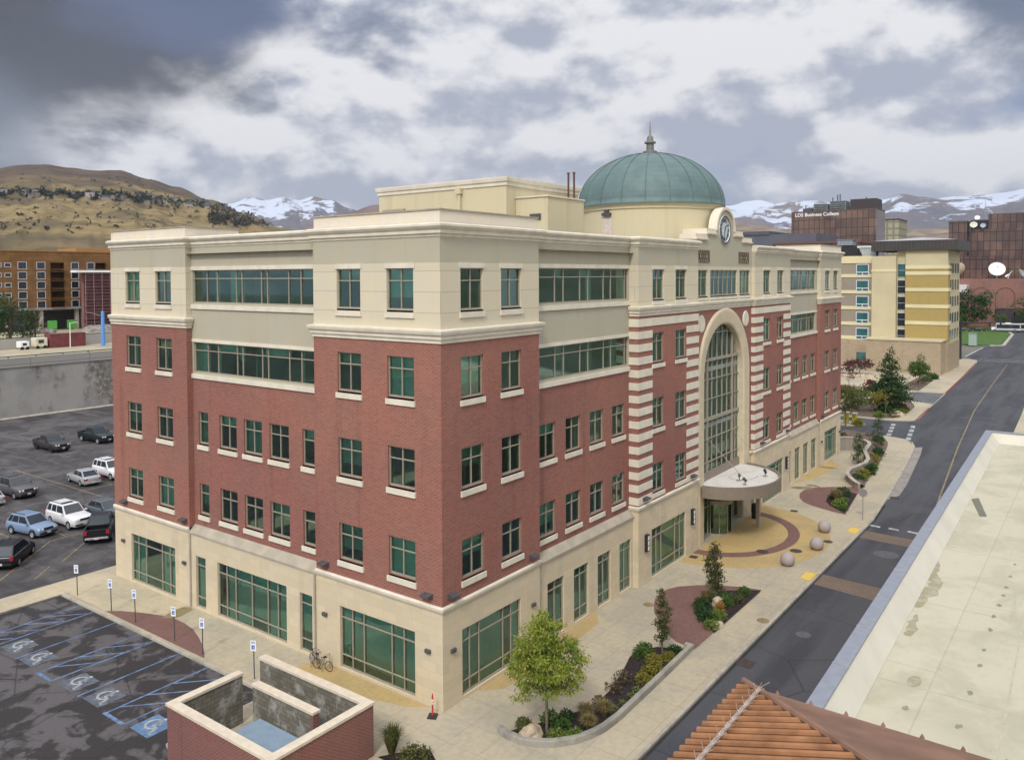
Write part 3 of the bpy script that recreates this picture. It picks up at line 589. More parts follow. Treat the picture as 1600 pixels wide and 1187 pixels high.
# lattice grilles
for x0, x1 in ((29.75, 31.95), (38.2, 40.5)):
    q = MB(); z0, z1 = 22.16, 23.1; y0, y1 = -0.06, -0.004
    for a in (x0, x1-.08): q.box(a, y0, z0, a+.08, y1, z1)
    for a in (z0, z1-.08): q.box(x0+.08, y0, a, x1-.08, y1, a+.08)
    nx = 5
    for k in range(nx):
        u0 = x0+.08+(x1-x0-.16)*k/nx; u1 = x0+.08+(x1-x0-.16)*(k+1)/nx
        for s in (1, -1):
            a, b = Vector((u0, -.035, z0+.08 if s > 0 else z1-.08)), Vector((u1, -.035, z1-.08 if s > 0 else z0+.08)); q.tube(a, b, 0.03, n=4)
    q.lathe([(0.2, -.04), (0.27, -.04)], ((x0+x1)/2, 0, (z0+z1)/2), 18, axis='y'); q.build('lattice_grille', BRONZE, OFF)
# drum, dome, finial
DX, DY, DR = 35.0, 6.75, 6.0
q = MB(); q.lathe([(DR, 22.6), (DR, 26.5), (DR+.1, 26.55), (DR+.12, 26.75), (DR+.24, 26.85), (DR+.28, 26.97)], (DX, DY, 0), 72); q.build('drum', PENT, OFF, smooth=False)
dprof = [(DR+.36, 26.93), (DR+.38, 27.07)]+[((DR+.32)*math.cos(t), 27.1+4.6*math.sin(t)) for t in [math.pi/2*k/22 for k in range(22)]]+[(0.35, 31.70)]
q = MB(); q.lathe(dprof, (DX, DY, 0), 72); dm = q.build('dome', DOME, OFF, smooth=True)
q = MB()
for k in range(20):
    a = 2*math.pi*k/20+.1; pr = None
    for j in range(23):
        t = math.pi/2*min(j/22, 0.985); r = (DR+.34)*math.cos(t); p = Vector((DX+r*math.cos(a), DY+r*math.sin(a), 27.11+4.62*math.sin(t)))
        if pr is not None: q.tube(pr, p, 0.035, n=5, cap=False)
        pr = p
q.build('dome_rib', DOME, dm)
q = MB(); q.lathe([(0.0, 31.6), (0.62, 31.66), (0.62, 31.9), (0.34, 32.0), (0.32, 32.55), (0.5, 32.6), (0.5, 32.72), (0.3, 32.8), (0.26, 33.15), (0.12, 33.3), (0.07, 33.45), (0.015, 34.55), (0, 34.56)], (DX, DY, 0), 20); q.build('finial', plain('weathered_bronze', (0.18, 0.17, 0.155), 0.5, 0.4, 0.3), dm, smooth=False)
# penthouse on the roof
q = MB(); q.box(12.3, 5.3, 22.6, 20.9, 16.8, 27.1); q.build('penthouse', PENT, OFF)
q = MB(); pth = [(31, 5.3), (31, 16.8), (12.3, 16.8), (12.3, 5.3)]
q.sweep([(0, 26.9), (.08, 26.95), (.08, 27.15), (.16, 27.2), (.2, 27.4), (.2, 27.48), (-.3, 27.5), (-.3, 27.0)], [(20.9, 16.8), (12.3, 16.8), (12.3, 5.3), (20.9, 5.3)], closed=True); q.build('penthouse_coping', TRIM, OFF)
q = MB(); q.poly([(12.4, 5.4), (20.8, 5.4), (20.8, 16.7), (12.4, 16.7)], 27.2); q.build('penthouse_roof', ROOFM, OFF)
q = MB(); q.box(13.3, 2.8, 22.6, 17.6, 5.28, 26.15); q.build('penthouse_annex', PENT, OFF)
q = MB(); q.box(13.22, 2.72, 26.152, 17.68, 5.28, 26.24); q.build('annex_coping', TRIM, OFF)
q = MB(); q.box(12.2, 14.2, 24.9, 12.28, 16.3, 25.9)
q.build('louvre_vent', DGREY, OFF)
q = MB()
for k in range(5): q.box(12.14, 14.25+.41*k, 24.95, 12.2, 14.25+.41*k+.07, 25.85)
for a, b in ((24.9, 25), (25.8, 25.9)): q.box(12.13, 14.2, a, 12.2, 16.3, b)
q.build('vent_frame', LEDGE, OFF)
q = MB(); q.box(13.22, 3.3, 24.72, 13.28, 4.15, 25.1); q.build('louvre_vent', DGREY, OFF)
q = MB(); q.box(12.08, 9.0, 23.0, 12.28, 9.2, 26.6).box(12.0, 8.9, 26.6, 12.28, 9.35, 27.0); q.build('downspout', PENT, OFF)
da = R(172); dx, dy = DX+DR*math.cos(da), DY+DR*math.sin(da); tv = Vector((-math.sin(da), math.cos(da), 0)); nv = Vector((math.cos(da), math.sin(da), 0))
q = MB(); q.obox((dx, dy, 24.65), tv*0.5, nv*0.06, Vector((0, 0, 1.2))); q.build('roof_door', plain('pink_beige_door', (0.58, 0.5, 0.44)), OFF)
q = MB(); q.obox(Vector((dx, dy, 26.15))+nv*.15, tv*0.42, nv*0.12, Vector((0, 0, .12))); q.obox(Vector((dx, dy, 26.4))+nv*.15, tv*0.2, nv*0.1, Vector((0, 0, .12))); q.build('door_lamp', DGREY, OFF)
# interior seen through the glass
it = MB()
for z in (4.62, 9.15, 13.7, 18.25, 22.4): it.box(0.45, 0.45, z-.35, RE-.3, L3-.3, z)
it.poly([(0.2, 0.2), (RE-.2, 0.2), (RE-.2, L3-.2), (.2, L3-.2)], 0.03)
INNER.f += []
io = it.build('interior_floor', plain('interior_floor_finish', (0.25, 0.27, 0.24), 0.9, 0.1, 0, 0.2, 0.6), OFF)
q = MB(); q.box(6.5, 6.5, 0.04, RE-6, L3-6, 22.0)
for y in (4.6, 11.2, 17.0, 22.4, 26.2): q.box(1.9, y-.06, 0.04, 6.5, y+.06, 22.0)
for x in (4.1, 11.0, 16.8, 22.5, 28.4, 42, 48, 54, 59.5, 66): q.box(x-.06, 1.9, 0.04, x+.06, 6.5, 22.0)
q.build('interior_wall', DRY, OFF)
INNER.build('window_reveal', DRY, OFF)

# ------------------------------------------------------------------ ground, roads, pavements
def mk_road():
    k = M('road_asphalt', 0.82, 0.3); a = k.noise(1.0, 6, .62, k.mapping('Object', (0.05, 0.5, 1))); b = k.noise(6, 5, .7); c_ = k.noise(0.22, 4, .6)
    col = k.mix(k.ramp(a, .4, .62), (0.075, 0.076, 0.083), (0.05, 0.051, 0.058)); col = k.mix(k.ramp(c_, .55, .62, 0, .5), col, (0.085, 0.084, 0.088))
    w = k.N('ShaderNodeTexVoronoi'); w.feature = 'DISTANCE_TO_EDGE'; w.inputs['Scale'].default_value = 0.16; vv = k.N('ShaderNodeVectorMath'); vv.operation = 'ADD'; k.put(vv.inputs[0], k.mapping('Object', (1, .6, 1))); nn_ = k.N('ShaderNodeTexNoise'); nn_.inputs['Scale'].default_value = 0.7; k.put(vv.inputs[1], nn_.outputs[1]); k.put(w.inputs['Vector'], vv.outputs[0])
    col = k.mix(k.ramp(w.outputs[0], 0.0, 0.010, 0.6, 0.0), col, (0.028, 0.028, 0.03)); return k.base(k.mix(k.ramp(b, 0.3, 0.75, 0, .5), col, (0.74, 0.74, 0.75), 'MULTIPLY'))
ASPH = mk_road()
def mk_lot():
    k = M('worn_parking_asphalt', 0.8, 0.3); a = k.noise(0.55, 6, 0.62, None, 0.6); b = k.noise(6, 5, 0.7); c_ = k.noise(0.13, 4, 0.6)
    near = k.sep(k.tc.outputs['Object'])[1]
    col = k.mix(k.ramp(k.math('ADD', a, k.math('MULTIPLY', c_, 0.3)), 0.62, 0.70), (0.038, 0.034, 0.034), (0.105, 0.097, 0.098))
    far = k.mix(k.ramp(k.math('ADD', k.math('MULTIPLY', a, .5), k.math('MULTIPLY', c_, .5)), 0.4, 0.62), (0.046, 0.042, 0.044), (0.112, 0.104, 0.10)); stx = k.noise(1.0, 6, .68, k.mapping('Object', (0.5, 0.06, 1))); far = k.mix(k.ramp(stx, .52, .66, 0, .6), far, (0.15, 0.14, 0.132))
    col = k.mix(k.ramp(near, 30.0, 32.0), col, far)
    w = k.N('ShaderNodeTexVoronoi'); w.feature = 'DISTANCE_TO_EDGE'; w.inputs['Scale'].default_value = 0.22; k.put(w.inputs['Vector'], k.mapping('Object'))
    vv = k.N('ShaderNodeVectorMath'); vv.operation = 'ADD'; k.put(vv.inputs[0], k.tc.outputs['Object']); nn_ = k.N('ShaderNodeTexNoise'); nn_.inputs['Scale'].default_value = 0.8; k.put(vv.inputs[1], nn_.outputs[1]); k.put(w.inputs['Vector'], vv.outputs[0])
    col = k.mix(k.ramp(w.outputs[0], 0.0, 0.012, 0.65, 0.0), col, (0.02, 0.019, 0.02))
    return k.base(k.mix(k.ramp(b, 0.3, 0.75, 0, .55), col, (0.72, 0.7, 0.7), 'MULTIPLY'))
LOT = mk_lot()
CONC = mk_ground('walk_concrete', (0.455, 0.39, 0.275), (0.375, 0.335, 0.25), (0.74, 0.73, 0.72), 1.8, 1.8, s1=0.18, s2=3, amt=0.9)
CONCW = mk_ground('tan_walk_concrete', (0.50, 0.425, 0.285), (0.42, 0.365, 0.26), (0.76, 0.75, 0.73), 1.8, 1.8, s1=0.25, s2=3, amt=0.9)
KERB = mk_ground('kerb_concrete', (0.44, 0.40, 0.32), (0.33, 0.30, 0.25), s1=0.9, s2=8)
YEL = mk_ground('ochre_paving', (0.475, 0.34, 0.145), (0.41, 0.305, 0.145), (0.88, 0.88, 0.86), 1.5, 1.5, s1=0.3, s2=4)
def mk_paver(name, c): 
    k = M(name, 0.85, 0.2); col = k.brick(0.24, 0.12, c, tuple(x*.82 for x in c), tuple(x*.7 for x in c), 0.01, k.mapping('Object')); return k.base(k.mix(k.ramp(k.noise(0.6, 4), .35, .7, 0, .5), col, (0.8, 0.8, 0.8), 'MULTIPLY'))
PAVER = mk_paver('rose_brick_paving', (0.215, 0.118, 0.10)); PAVER2 = mk_paver('faded_crossing_paving', (0.20, 0.15, 0.115))
BLUE = plain('blue_road_paint', (0.125, 0.19, 0.31), 0.8, 0.2, 0, 0.35, 2.5); RWHITE = plain('worn_white_road_paint', (0.34, 0.34, 0.335), 0.8, 0.2, 0, 0.3, 2.5)
YLINE = plain('worn_yellow_road_paint', (0.235, 0.18, 0.105), 0.8, 0.2, 0, 0.3, 2.0); TACT = plain('yellow_tactile_paving', (0.66, 0.46, 0.09), 0.7, 0.3, 0, 0.08)
MULCH = mk_ground('dark_mulch', (0.035, 0.025, 0.024), (0.018, 0.013, 0.014), s1=4, s2=14)
SOIL = mk_ground('dry_soil', (0.16, 0.115, 0.085), (0.10, 0.075, 0.055), s1=2, s2=12)
GRASSM = mk_ground('lawn_grass', (0.075, 0.14, 0.025), (0.05, 0.105, 0.02), s1=0.6, s2=9)
RW, FL0 = -0.13, -0.13
def flat(name, pts, z, mat): q = MB(); q.poly(pts, z); return struct(q.build(name, mat))
def slab(name, pts, z0, z1, mat): q = MB(); q.slab(pts, z0, z1); return struct(q.build(name, mat))
q = MB(); q.lathe([(0.0, -0.25), (300, -0.25), (2500, -0.6), (26000, -30)], (60, 30, 0), 64); struct(q.build('ground', mk_ground('town_ground', (0.17, 0.16, 0.13), (0.11, 0.12, 0.07), s1=0.02, s2=0.5)))
flat('parking_lot', [(-140, -30), (-140, 108.6), (75, 108.6), (75, 29), (-3.9, 29), (-3.9, 8.0), (-9, 7), (-9, -30)], FL0, LOT)
kl = [(-60, -9.5), (45.2, -9.42), (51, -9.0), (58, -8.5), (75, -6.95), (79.7, -6.4)]
kr = [(-60, -16.2), (30, -16.2), (60, -16.1), (84, -15.6), (114, -14.8), (150, -13.5), (192, -11.9), (260, -9.6), (420, -4.2)]
flat('road', [(-60, -9.0), (45.2, -8.9), (58, -8), (79, -6), (83.5, -4), (85, 0), (85.5, 8), (84, 46), (97, 46), (97.5, 6), (97.5, 0), (98.8, -2.5), (131, -1.5), (192, 0.9), (199, 2), (206, 4.5), (240, 4.8), (247, 0.9), (310, 3.8), (420, 8)]+kr[::-1], RW, ASPH)
# walks: main sheet, kerb along its edges
walk = [(-80, 30.72), (-3.79, 30.72), (-3.79, 9.35), (-4.1, 8.65), (-4.8, 8.25), (-9.3, 8.28), (-9.9, 6.2), (-10.8, 3.0), (-12.4, 1.6), (-15, 1.2), (-60, 1.2)]+kl+[(83.9, -4.6), (85.0, -2.0), (85.3, 0.8), (85.5, 8), (84, 46), (72, 46), (72, 30.9), (1.3, 31.1), (1.2, 33.0), (-80, 33.4)]
slab('sidewalk', walk, -0.2, 0.0, CONC)
kq = MB(); kprof = [(-0.16, -0.12), (-0.16, 0.012), (-0.02, 0.012), (0.006, -0.01), (0.02, -0.2)]
kq.sweep(kprof, [(-80, 30.72), (-3.79, 30.72), (-3.79, 9.35), (-4.1, 8.65), (-4.8, 8.25), (-9.3, 8.28), (-9.9, 6.2), (-10.8, 3.0), (-12.4, 1.6), (-15, 1.2), (-60, 1.2)][::-1]); struct(kq.build('kerb', KERB))
kq = MB(); kq.sweep(kprof, kl+[(82.2, -5.7), (83.9, -4.2), (85.0, -1.6), (85.3, 0.8), (85.5, 8), (84, 46)]); struct(kq.build('kerb', KERB))
# concrete gutter strip against the street beyond the plaza
q = MB(); i = len(q.v)
a = [(52.7, -8.86), (58, -8.48), (75, -6.93), (79.7, -6.38)]; b = [(55.2, -9.5), (60, -9.25), (76, -7.7), (80.5, -7.1)]
q.poly(a+b[::-1], RW+.008); struct(q.build('gutter', mk_ground('gutter_concrete', (0.30, 0.27, 0.235), (0.24, 0.22, 0.2), s1=0.8)))
ar = mk_ground('asphalt_seal', (0.03, 0.029, 0.03), (0.04, 0.04, 0.04))
q = MB(); q.poly([(-60, -9.68), (45.2, -9.6), (51, -9.2), (51, -9.0), (45.2, -9.43), (-60, -9.51)], RW+.006); struct(q.build('road_edge_seam', ar))
# warmer paving bands close to the walls
flat('ochre_paving', [(-1.5, 9.6), (-0.04, 9.2), (-0.04, 0.9), (-0.7, 1.9), (-1.3, 4.2)], 0.006, YEL)
flat('ochre_paving', [(2.6, -0.04), (12.0, 0.08), (14.6, 0.08), (13.2, -0.9), (9.5, -1.2), (6.2, -1.4), (3.5, -1.0)], 0.006, YEL)
flat('ochre_paving', [(53.5, 0.08), (61.9, 0.08), (66.0, -0.1), (64.5, -1.6), (60, -1.5), (56.5, -1.0)], 0.006, YEL)
flat('tan_paving', [(-3.55, 30.5), (-3.55, 22.0), (-0.05, 22.0), (-0.05, 30.95), (-1.0, 32.8), (-70, 33.1), (-70, 30.9)], 0.004, CONCW)
# plaza arcs
def arcpts(c, r, a0, a1, n=36, e=1.0): return [(c[0]+r*math.cos(R(a0+(a1-a0)*k/n)), c[1]+e*r*math.sin(R(a0+(a1-a0)*k/n))) for k in range(n+1)]
pc = (34.9, 0.0)
def ellp(a, b, y0=CY-.03, n=48): return [(pc[0]-a*math.cos(math.pi*k/n), y0-b*math.sin(math.pi*k/n)) for k in range(n+1)]
o = flat('ochre_paving', ellp(9.05, 7.95), 0.005, YEL)
q = MB(); A, B = ellp(6.75, 5.62), ellp(5.72, 4.72)
for k in range(len(A)-1): q.quad((*A[k], 0.009), (*A[k+1], 0.009), (*B[k+1], 0.009), (*B[k], 0.009))
struct(q.build('rose_paving_ring', PAVER))
flat('rose_paving', [(-3.6, 25.4), (-3.0, 24.6), (-2.38, 23.3), (-1.9, 22.0), (-1.64, 20.8), (-1.66, 19.6), (-1.85, 18.4), (-2.25, 17.2), (-2.75, 16.0), (-3.2, 15.1), (-3.6, 14.5)], 0.007, PAVER)
flat('rose_paving', [(13.4, -7.12), (13.6, -5.9), (14.2, -5.0), (15.4, -3.95), (16.5, -3.0), (17.6, -2.4), (18.6, -2.0), (19.6, -1.86), (20.6, -1.95), (21.4, -2.35), (22.4, -3.3), (23.2, -4.5), (23.8, -5.8), (24.1, -7.1), (23.6, -7.2)], 0.007, PAVER)
flat('rose_paving', [(45.2, -7.1), (45.4, -6.2), (45.8, -5.2), (46.4, -3.8), (47.2, -2.8), (48.4, -2.1), (49.9, -1.65), (51.5, -1.6), (52.9, -2.1), (54.2, -3.4), (55.2, -4.9), (56.0, -6.0), (54.5, -6.3), (52.8, -6.25)], 0.007, PAVER)
DAMP = mk_ground('damp_silt', (0.25, 0.20, 0.10), (0.19, 0.155, 0.09), s1=1.2, s2=6)
def damp(name, pts, z): return flat(name, pts, z, DAMP)
damp('damp_silt', [(-2.05, 21.5), (-1.7, 20.9), (-1.2, 20.75), (-.6, 20.95), (-.2, 21.0), (-.12, 21.5), (-.3, 21.9), (-.9, 21.95), (-1.5, 21.75)], .010)
damp('damp_silt', [(51.5, -.2), (52.2, -.35), (52.6, -1.0), (53.0, -1.9), (52.3, -2.3), (51.9, -1.6), (51.4, -.9)], .010); damp('damp_silt', [(53.1, -1.2), (53.9, -1.3), (54.0, -1.9), (53.6, -2.6), (53.2, -2.5), (53.4, -1.9)], .010); damp('damp_silt', [(61.9, .0), (62.7, -.1), (62.8, -1.2), (62.4, -1.9), (62.0, -1.2)], .010)
# curving crossing of brick bands in the street
for x0, x1, xa, xb in ((27.5, 29.75, 26.5, 29.1), (39.75, 41.9, 39.4, 41.5)): flat('paver_crossing', [(x0, -9.55), (x1, -9.55), (xb, -16.1), (xa, -16.1)], RW+.01, PAVER2)
for y0, y1 in ((-9.5, -10.3), (-10.95, -11.75), (-12.4, -13.2), (-13.9, -14.7)): flat('crossing_bar', [(43.55, y0), (43.95, y0), (43.85, y1), (43.4, y1)], RW+.012, RWHITE)
for x, y in ((28.45, -8.92), (40.95, -8.82)): flat('tactile_pad', [(x-.85, y-.38), (x+.85, y-.38), (x+.75, y+.38), (x-.6, y+.38)], 0.012, TACT)
# manholes, grates, discs
def disc(name, x, y, r, z, mat, lab):
    q = MB(); q.lathe([(0, 0.008), (r*.82, 0.008), (r*.86, 0.004), (r*.9, 0.008), (r, 0.006), (r, -0.02)], (0, 0, 0), 24); o = q.build(name, mat); o.location = (x, y, z); tag(o, lab, 'manhole cover'); return o
MHO = plain('ochre_iron_cover', (0.22, 0.17, 0.09), 0.7, 0.3, 0, 0.15); MHD = plain('dark_iron_cover', (0.065, 0.045, 0.04), 0.6, 0.3, 0, 0.2)
disc('manhole_cover', 17.45, -2.09, 0.34, 0.003, MHO, 'ochre round manhole cover in the pale walk beside the rose paving tip')
disc('manhole_cover', 19.37, -8.9, 0.38, 0.003, MHO, 'ochre round manhole cover in the sidewalk strip along the kerb')
disc('manhole_cover', 31.56, -4.52, 0.46, 0.012, MHD, 'dark round manhole cover set in the rose ring of the plaza')
disc('manhole_cover', 33.23, -6.54, 0.46, 0.007, MHD, 'dark round manhole cover between the rose ring and two stone balls')
disc('manhole_cover', 36.87, -7.92, 0.36, 0.007, MHD, 'small dark manhole cover beside the middle stone ball')
disc('manhole_cover', 19.13, -11.41, 0.45, RW+.004, plain('pale_road_cover', (0.10, 0.10, 0.105)), 'pale grey manhole cover in the near stretch of road')
disc('manhole_cover', 36.75, -12.24, 0.9, RW+.002, plain('pale_road_patch', (0.10, 0.10, 0.108)), 'large grey cover in the road between the two brick crossings')
for x, y, lab in ((27.41, -0.75, 'dark square grate in ochre paving next to the storefront left of the canopy'), (43.73, -3.07, 'dark square grate on the pale walk right of the plaza')):
    q = MB(); q.box(-.3, -.3, -.02, .3, .3, .01)
    for k in range(5): q.box(-.26+.11*k, -.26, .01, -.2+.11*k, .26, .016)
    o = q.build('drain_grate', MHD); o.location = (x, y, 0.005); o.rotation_euler.z = 0.1; tag(o, lab, 'grate')
for x, y, rz, lab in ((13.72, -9.98, 0, 'large dark storm drain grate against the kerb near the rusty roof'), (54.0, -9.35, 0.15, 'small dark storm drain grate at the far kerb past the brick crossings')):
    q = MB(); q.box(-.5, -.42, -.02, .5, .42, .008)
    for k in range(8): q.box(-.45+.115*k, -.38, .008, -.39+.115*k, .38, .014)
    o = q.build('storm_drain', MHD); o.location = (x, y, RW+.002); o.rotation_euler.z = rz; tag(o, lab, 'drain')
# lane line of the street, crossing lines of the side street
def ribbon(name, pts, w, z, mat):
    q = MB(); P = [Vector((*p, 0)) for p in pts]
    for k in range(len(P)-1):
        d = (P[k+1]-P[k]).normalized(); n_ = Vector((-d.y, d.x, 0))*w/2; zz = Vector((0, 0, z)); q.quad(P[k]-n_+zz, P[k+1]-n_+zz, P[k+1]+n_+zz, P[k]+n_+zz)
    return struct(q.build(name, mat))
ribbon('lane_line', [(47, -13.6), (56.7, -12.74), (82.7, -10.65), (114.4, -8.5), (150, -7.1), (191.5, -5.7)], 0.15, RW+.01, YLINE)
for (xa, ya), (xb, yb) in (((95.5, -0.76), (85.2, -2.2)), ((95.6, -3.3), (83.2, -4.9))):
    for k in range(4):
        t0, t1 = k/4+.02, (k+.72)/4; ribbon('crossing_bar', [(xa+(xb-xa)*t0, ya+(yb-ya)*t0), (xa+(xb-xa)*t1, ya+(yb-ya)*t1)], 0.55, RW+.012, RWHITE)
# accessible stalls
SL = [(27.95, 27.78, -8.8), (26.18, 26.1, -8.5), (23.44, 23.3, -9.75), (20.67, 20.55, -9.75), (19.05, 19.03, -9.65), (16.43, 16.28, -9.65), (13.63, 13.5, -9.65), (11.85, 11.8, -9.6)]
SL[0] = (27.95, 27.55, -14.5); SL[1] = (26.18, 25.9, -14.5)
for y0, y1, x1 in SL: ribbon('stall_line', [(-3.97, y0), (x1, y1)], 0.115, FL0+.006, BLUE)
for ya, yb, xe in ((27.95, 26.18, -14.5), (20.67, 19.05, -9.7), (13.63, 11.85, -9.62)):
    if xe > -10: ribbon('stall_line', [(xe, ya), (xe, yb)], 0.2, FL0+.007, BLUE)
    k = 0; x = -4.3
    while x-1.85 > xe: ribbon('hatch_line', [(x-1.75, ya-.06), (x, yb+.06)], 0.1, FL0+.005, BLUE); x -= 1.45
BLUEB = plain('faded_blue_symbol_ground', (0.12, 0.135, 0.16), 0.8, 0.2, 0, 0.3, 3.0); BLUEF = plain('fresh_blue_symbol_ground', (0.12, 0.20, 0.32), 0.8, 0.2, 0, 0.2, 3.0)
def wheelchair(x, y, fresh):
    q = MB(); q.poly([(-.72, -.78), (.72, -.78), (.72, .78), (-.72, .78)], FL0+.005); o = struct(q.build('symbol_ground', BLUEF if fresh else BLUEB)); o.location = (x, y, 0)
    q = MB(); z = FL0+.011                                            # top of the symbol faces away from the kerb, seen from the aisle
    c = (-.08, .12)
    A, B = arcpts(c, .46, 95, 330, 20), arcpts(c, .34, 95, 330, 20)
    for k in range(20): q.quad((*B[k], z), (*A[k], z), (*A[k+1], z), (*B[k+1], z))
    def bar(p, r, w): d = (Vector(r)-Vector(p)).normalized(); n_ = Vector((-d.y, d.x))*w/2; P_, R_ = Vector(p), Vector(r); q.quad((*(P_-n_), z), (*(R_-n_), z), (*(R_+n_), z), (*(P_+n_), z))
    bar((-.02, .52), (.02, -.02), .13); bar((.02, .02), (.34, -.02), .12); bar((.34, .0), (.47, -.5), .12); bar((.47, -.5), (.62, -.47), .1); bar((0, .3), (.26, .26), .1)
    q.poly(arcpts((-.02, .66), .1, 0, 350, 14), z); o = struct(q.build('accessible_symbol', RWHITE)); o.location = (x, y, 0); o.rotation_euler.z = R(-90); o.scale = (1, 1, 1)
for x, y, fr in ((-8.85, 24.85, 0), (-8.9, 22.35, 0), (-8.9, 17.72, 0), (-8.85, 15.1, 0), (-8.85, 10.55, 1)): wheelchair(x, y, fr)
# angled and square stalls of the big lot
for p in ([(-6.4, 35.8), (0.95, 43.21)], [(-0.83, 37.38), (2.4, 40.6)], [(1.1, 43.21), (7.5, 43.3)], [(2.27, 43.3), (2.35, 47.6)], [(-0.66, 46.5), (-0.6, 50)], [(-0.6, 43.2), (-0.66, 46.9)], [(9.98, 72.0), (10.14, 53.0)], [(10.14, 57.0), (14.5, 57.1)], [(2.9, 57.0), (2.95, 62)], [(13.1, 57), (13.2, 62)], [(5, 43.3), (5.05, 47.6)], [(-3.6, 35.3), (-1.8, 37.1)]): ribbon('stall_line', p, 0.11, FL0+.006, YLINE)
# planting beds and far ground
flat('planting_bed', [(0.15, -3.4), (0.25, -4.4), (0.7, -5.3), (1.5, -6.3), (2.9, -6.85), (4.4, -6.98), (12.9, -6.82), (12.75, -6.2), (12.3, -5.3), (11.4, -4.62), (10.3, -4.62), (9.0, -5.0), (7.7, -5.3), (6.37, -5.56), (5.2, -5.62), (4.0, -5.35), (2.8, -4.85), (1.4, -4.1)], 0.05, MULCH)
flat('planting_bed', [(15.94, -7.2), (17.03, -6.1), (18.2, -5.25), (19.12, -4.7), (20.0, -4.4), (21.2, -4.5), (22.28, -5.0), (23.1, -5.9), (23.95, -7.15)], 0.03, MULCH)
flat('planting_bed', [(45.52, -6.95), (47.43, -5.13), (48.6, -4.5), (49.86, -4.25), (51.4, -4.3), (52.6, -4.6), (53.3, -5.3), (52.8, -6.22)], 0.03, MULCH)
WC = [(71.6, 0.9), (72.9, 0.0), (73.0, -0.9), (72.6, -2.1), (71.6, -2.9), (70.4, -3.3), (68.6, -3.42), (66.9, -3.55), (65.2, -4.2), (63.8, -4.68), (62.2, -4.75), (60.6, -4.35), (59.6, -3.95), (58.6, -3.85), (57.6, -4.1), (56.4, -4.75), (55.2, -5.5), (54.9, -5.9)]
WZ = [1.5, 1.5, 1.5, 1.5, 1.48, 1.45, 1.4, 1.35, 1.25, 1.15, 1.05, 0.95, 0.85, 0.75, 0.68, 0.6, 0.55, 0.52]
q = MB(); se = [(86.2, 3.4), (85.4, 1.5), (84.6, 0.2), (83.6, -1.4), (82.2, -2.5), (80.2, -3.2), (78.2, -3.6), (75.8, -3.95), (73.2, -4.3), (70.8, -4.6), (68.6, -4.85), (66.6, -5.1), (64.6, -5.3), (62.6, -5.45), (60.9, -5.6), (59.2, -5.75), (57.4, -5.9), (55.9, -6.2)]
for k in range(len(WC)-1):
    a, b, c, d = (*WC[k], WZ[k]-.12), (*WC[k+1], WZ[k+1]-.12), (*se[k+1], 0.06), (*se[k], 0.06)
    def md(p, r): return tuple((p[i]+r[i])/2+(0.15 if i == 2 else 0) for i in range(3))
    q.quad(a, md(a, d), md(b, c), b); q.quad(md(a, d), d, c, md(b, c))
struct(q.build('planting_bed', SOIL))
# beyond the side street: corner walk, hotel forecourt, intersection, lawn
slab('sidewalk', [(97.4, 46), (97.6, 6), (97.5, 1.6), (98.0, -0.8), (99.2, -2.6), (101, -3.0), (115.6, -2.4), (131, -1.95), (160, -0.9), (192, 0.56), (197.5, 1.2), (199.5, 3.2), (200, 6), (200, 60), (97.4, 60)], -0.2, 0.0, CONC)
slab('sidewalk', kr+[(420, -9), (260, -14), (192, -16), (84, -19.5), (30, -20), (-60, -20)], -0.2, 0.0, CONC)
RED = plain('red_kerb_paint', (0.26, 0.06, 0.05), 0.7, 0.3, 0, 0.2)
for pts in ([(100.3, -2.98), (112.5, -2.52)], [(131.5, -1.93), (160, -0.88), (190, 0.5)]):
    q = MB(); q.sweep([(-0.2, -0.1), (-0.2, 0.014), (0.01, 0.014), (0.03, -0.12)], pts); struct(q.build('red_kerb', RED))
flat('forecourt_lane', [(117, -2.3), (131, -1.8), (130.5, 2.6), (127.5, 3.7), (119.5, 3.6), (118.7, 1.5)], 0.008, mk_ground('forecourt_asphalt', (0.13, 0.13, 0.135), (0.10, 0.10, 0.105)))
flat('planting_bed', [(98.3, 9), (98.3, 1.8), (99.2, 0.2), (100.9, -0.7), (112, -0.5), (115, 0.2), (118.5, 1.5), (117, 4), (117, 9)], 0.02, SOIL)
flat('planting_bed', [(132, 2.5), (156, 3.2), (156, 6.5), (133, 6.2)], 0.02, SOIL)
flat('road', [(199, 60), (206, 60), (206.3, 5), (420, 8), (420, -6), (206, -10), (199, -10)], RW-.012, mk_ground('pale_asphalt', (0.12, 0.12, 0.125), (0.095, 0.095, 0.1)))
for (xa, ya), (xb, yb) in (((206.5, 5), (239, 4.7)),): ribbon('crossing_bar', [(xa, ya), (xb, yb)], 0.5, RW+.01, RWHITE)
for x in (197.5, 202): ribbon('crossing_bar', [(x, 1.2), (x+.8, -11)], 0.45, RW+.012, RWHITE)
slab('lawn', [(246, 12), (246.2, 4), (247.2, 1.9), (249, 1.3), (262, 1.9), (300, 3.6), (310, 5.5), (312.5, 9), (312, 24), (246, 24)], -0.2, 0.06, GRASSM)
q = MB(); q.sweep([(-0.0, -0.2), (-0.0, 0.09), (0.9, 0.09), (0.92, -0.2)], [(246, 4), (247.2, 1.6), (249, 1.0), (262, 1.6), (300, 3.3), (310.5, 5.2)]); struct(q.build('kerb', KERB))
flat('far_lot', [(311, -12), (311, 40), (320, 40), (320, -12)], -0.05, mk_ground('far_lot_asphalt', (0.09, 0.09, 0.095), (0.07, 0.07, 0.075)))
slab('lawn', [(320, 60), (320, -12), (500, -12), (500, 60)], -0.2, 0.4, GRASSM)
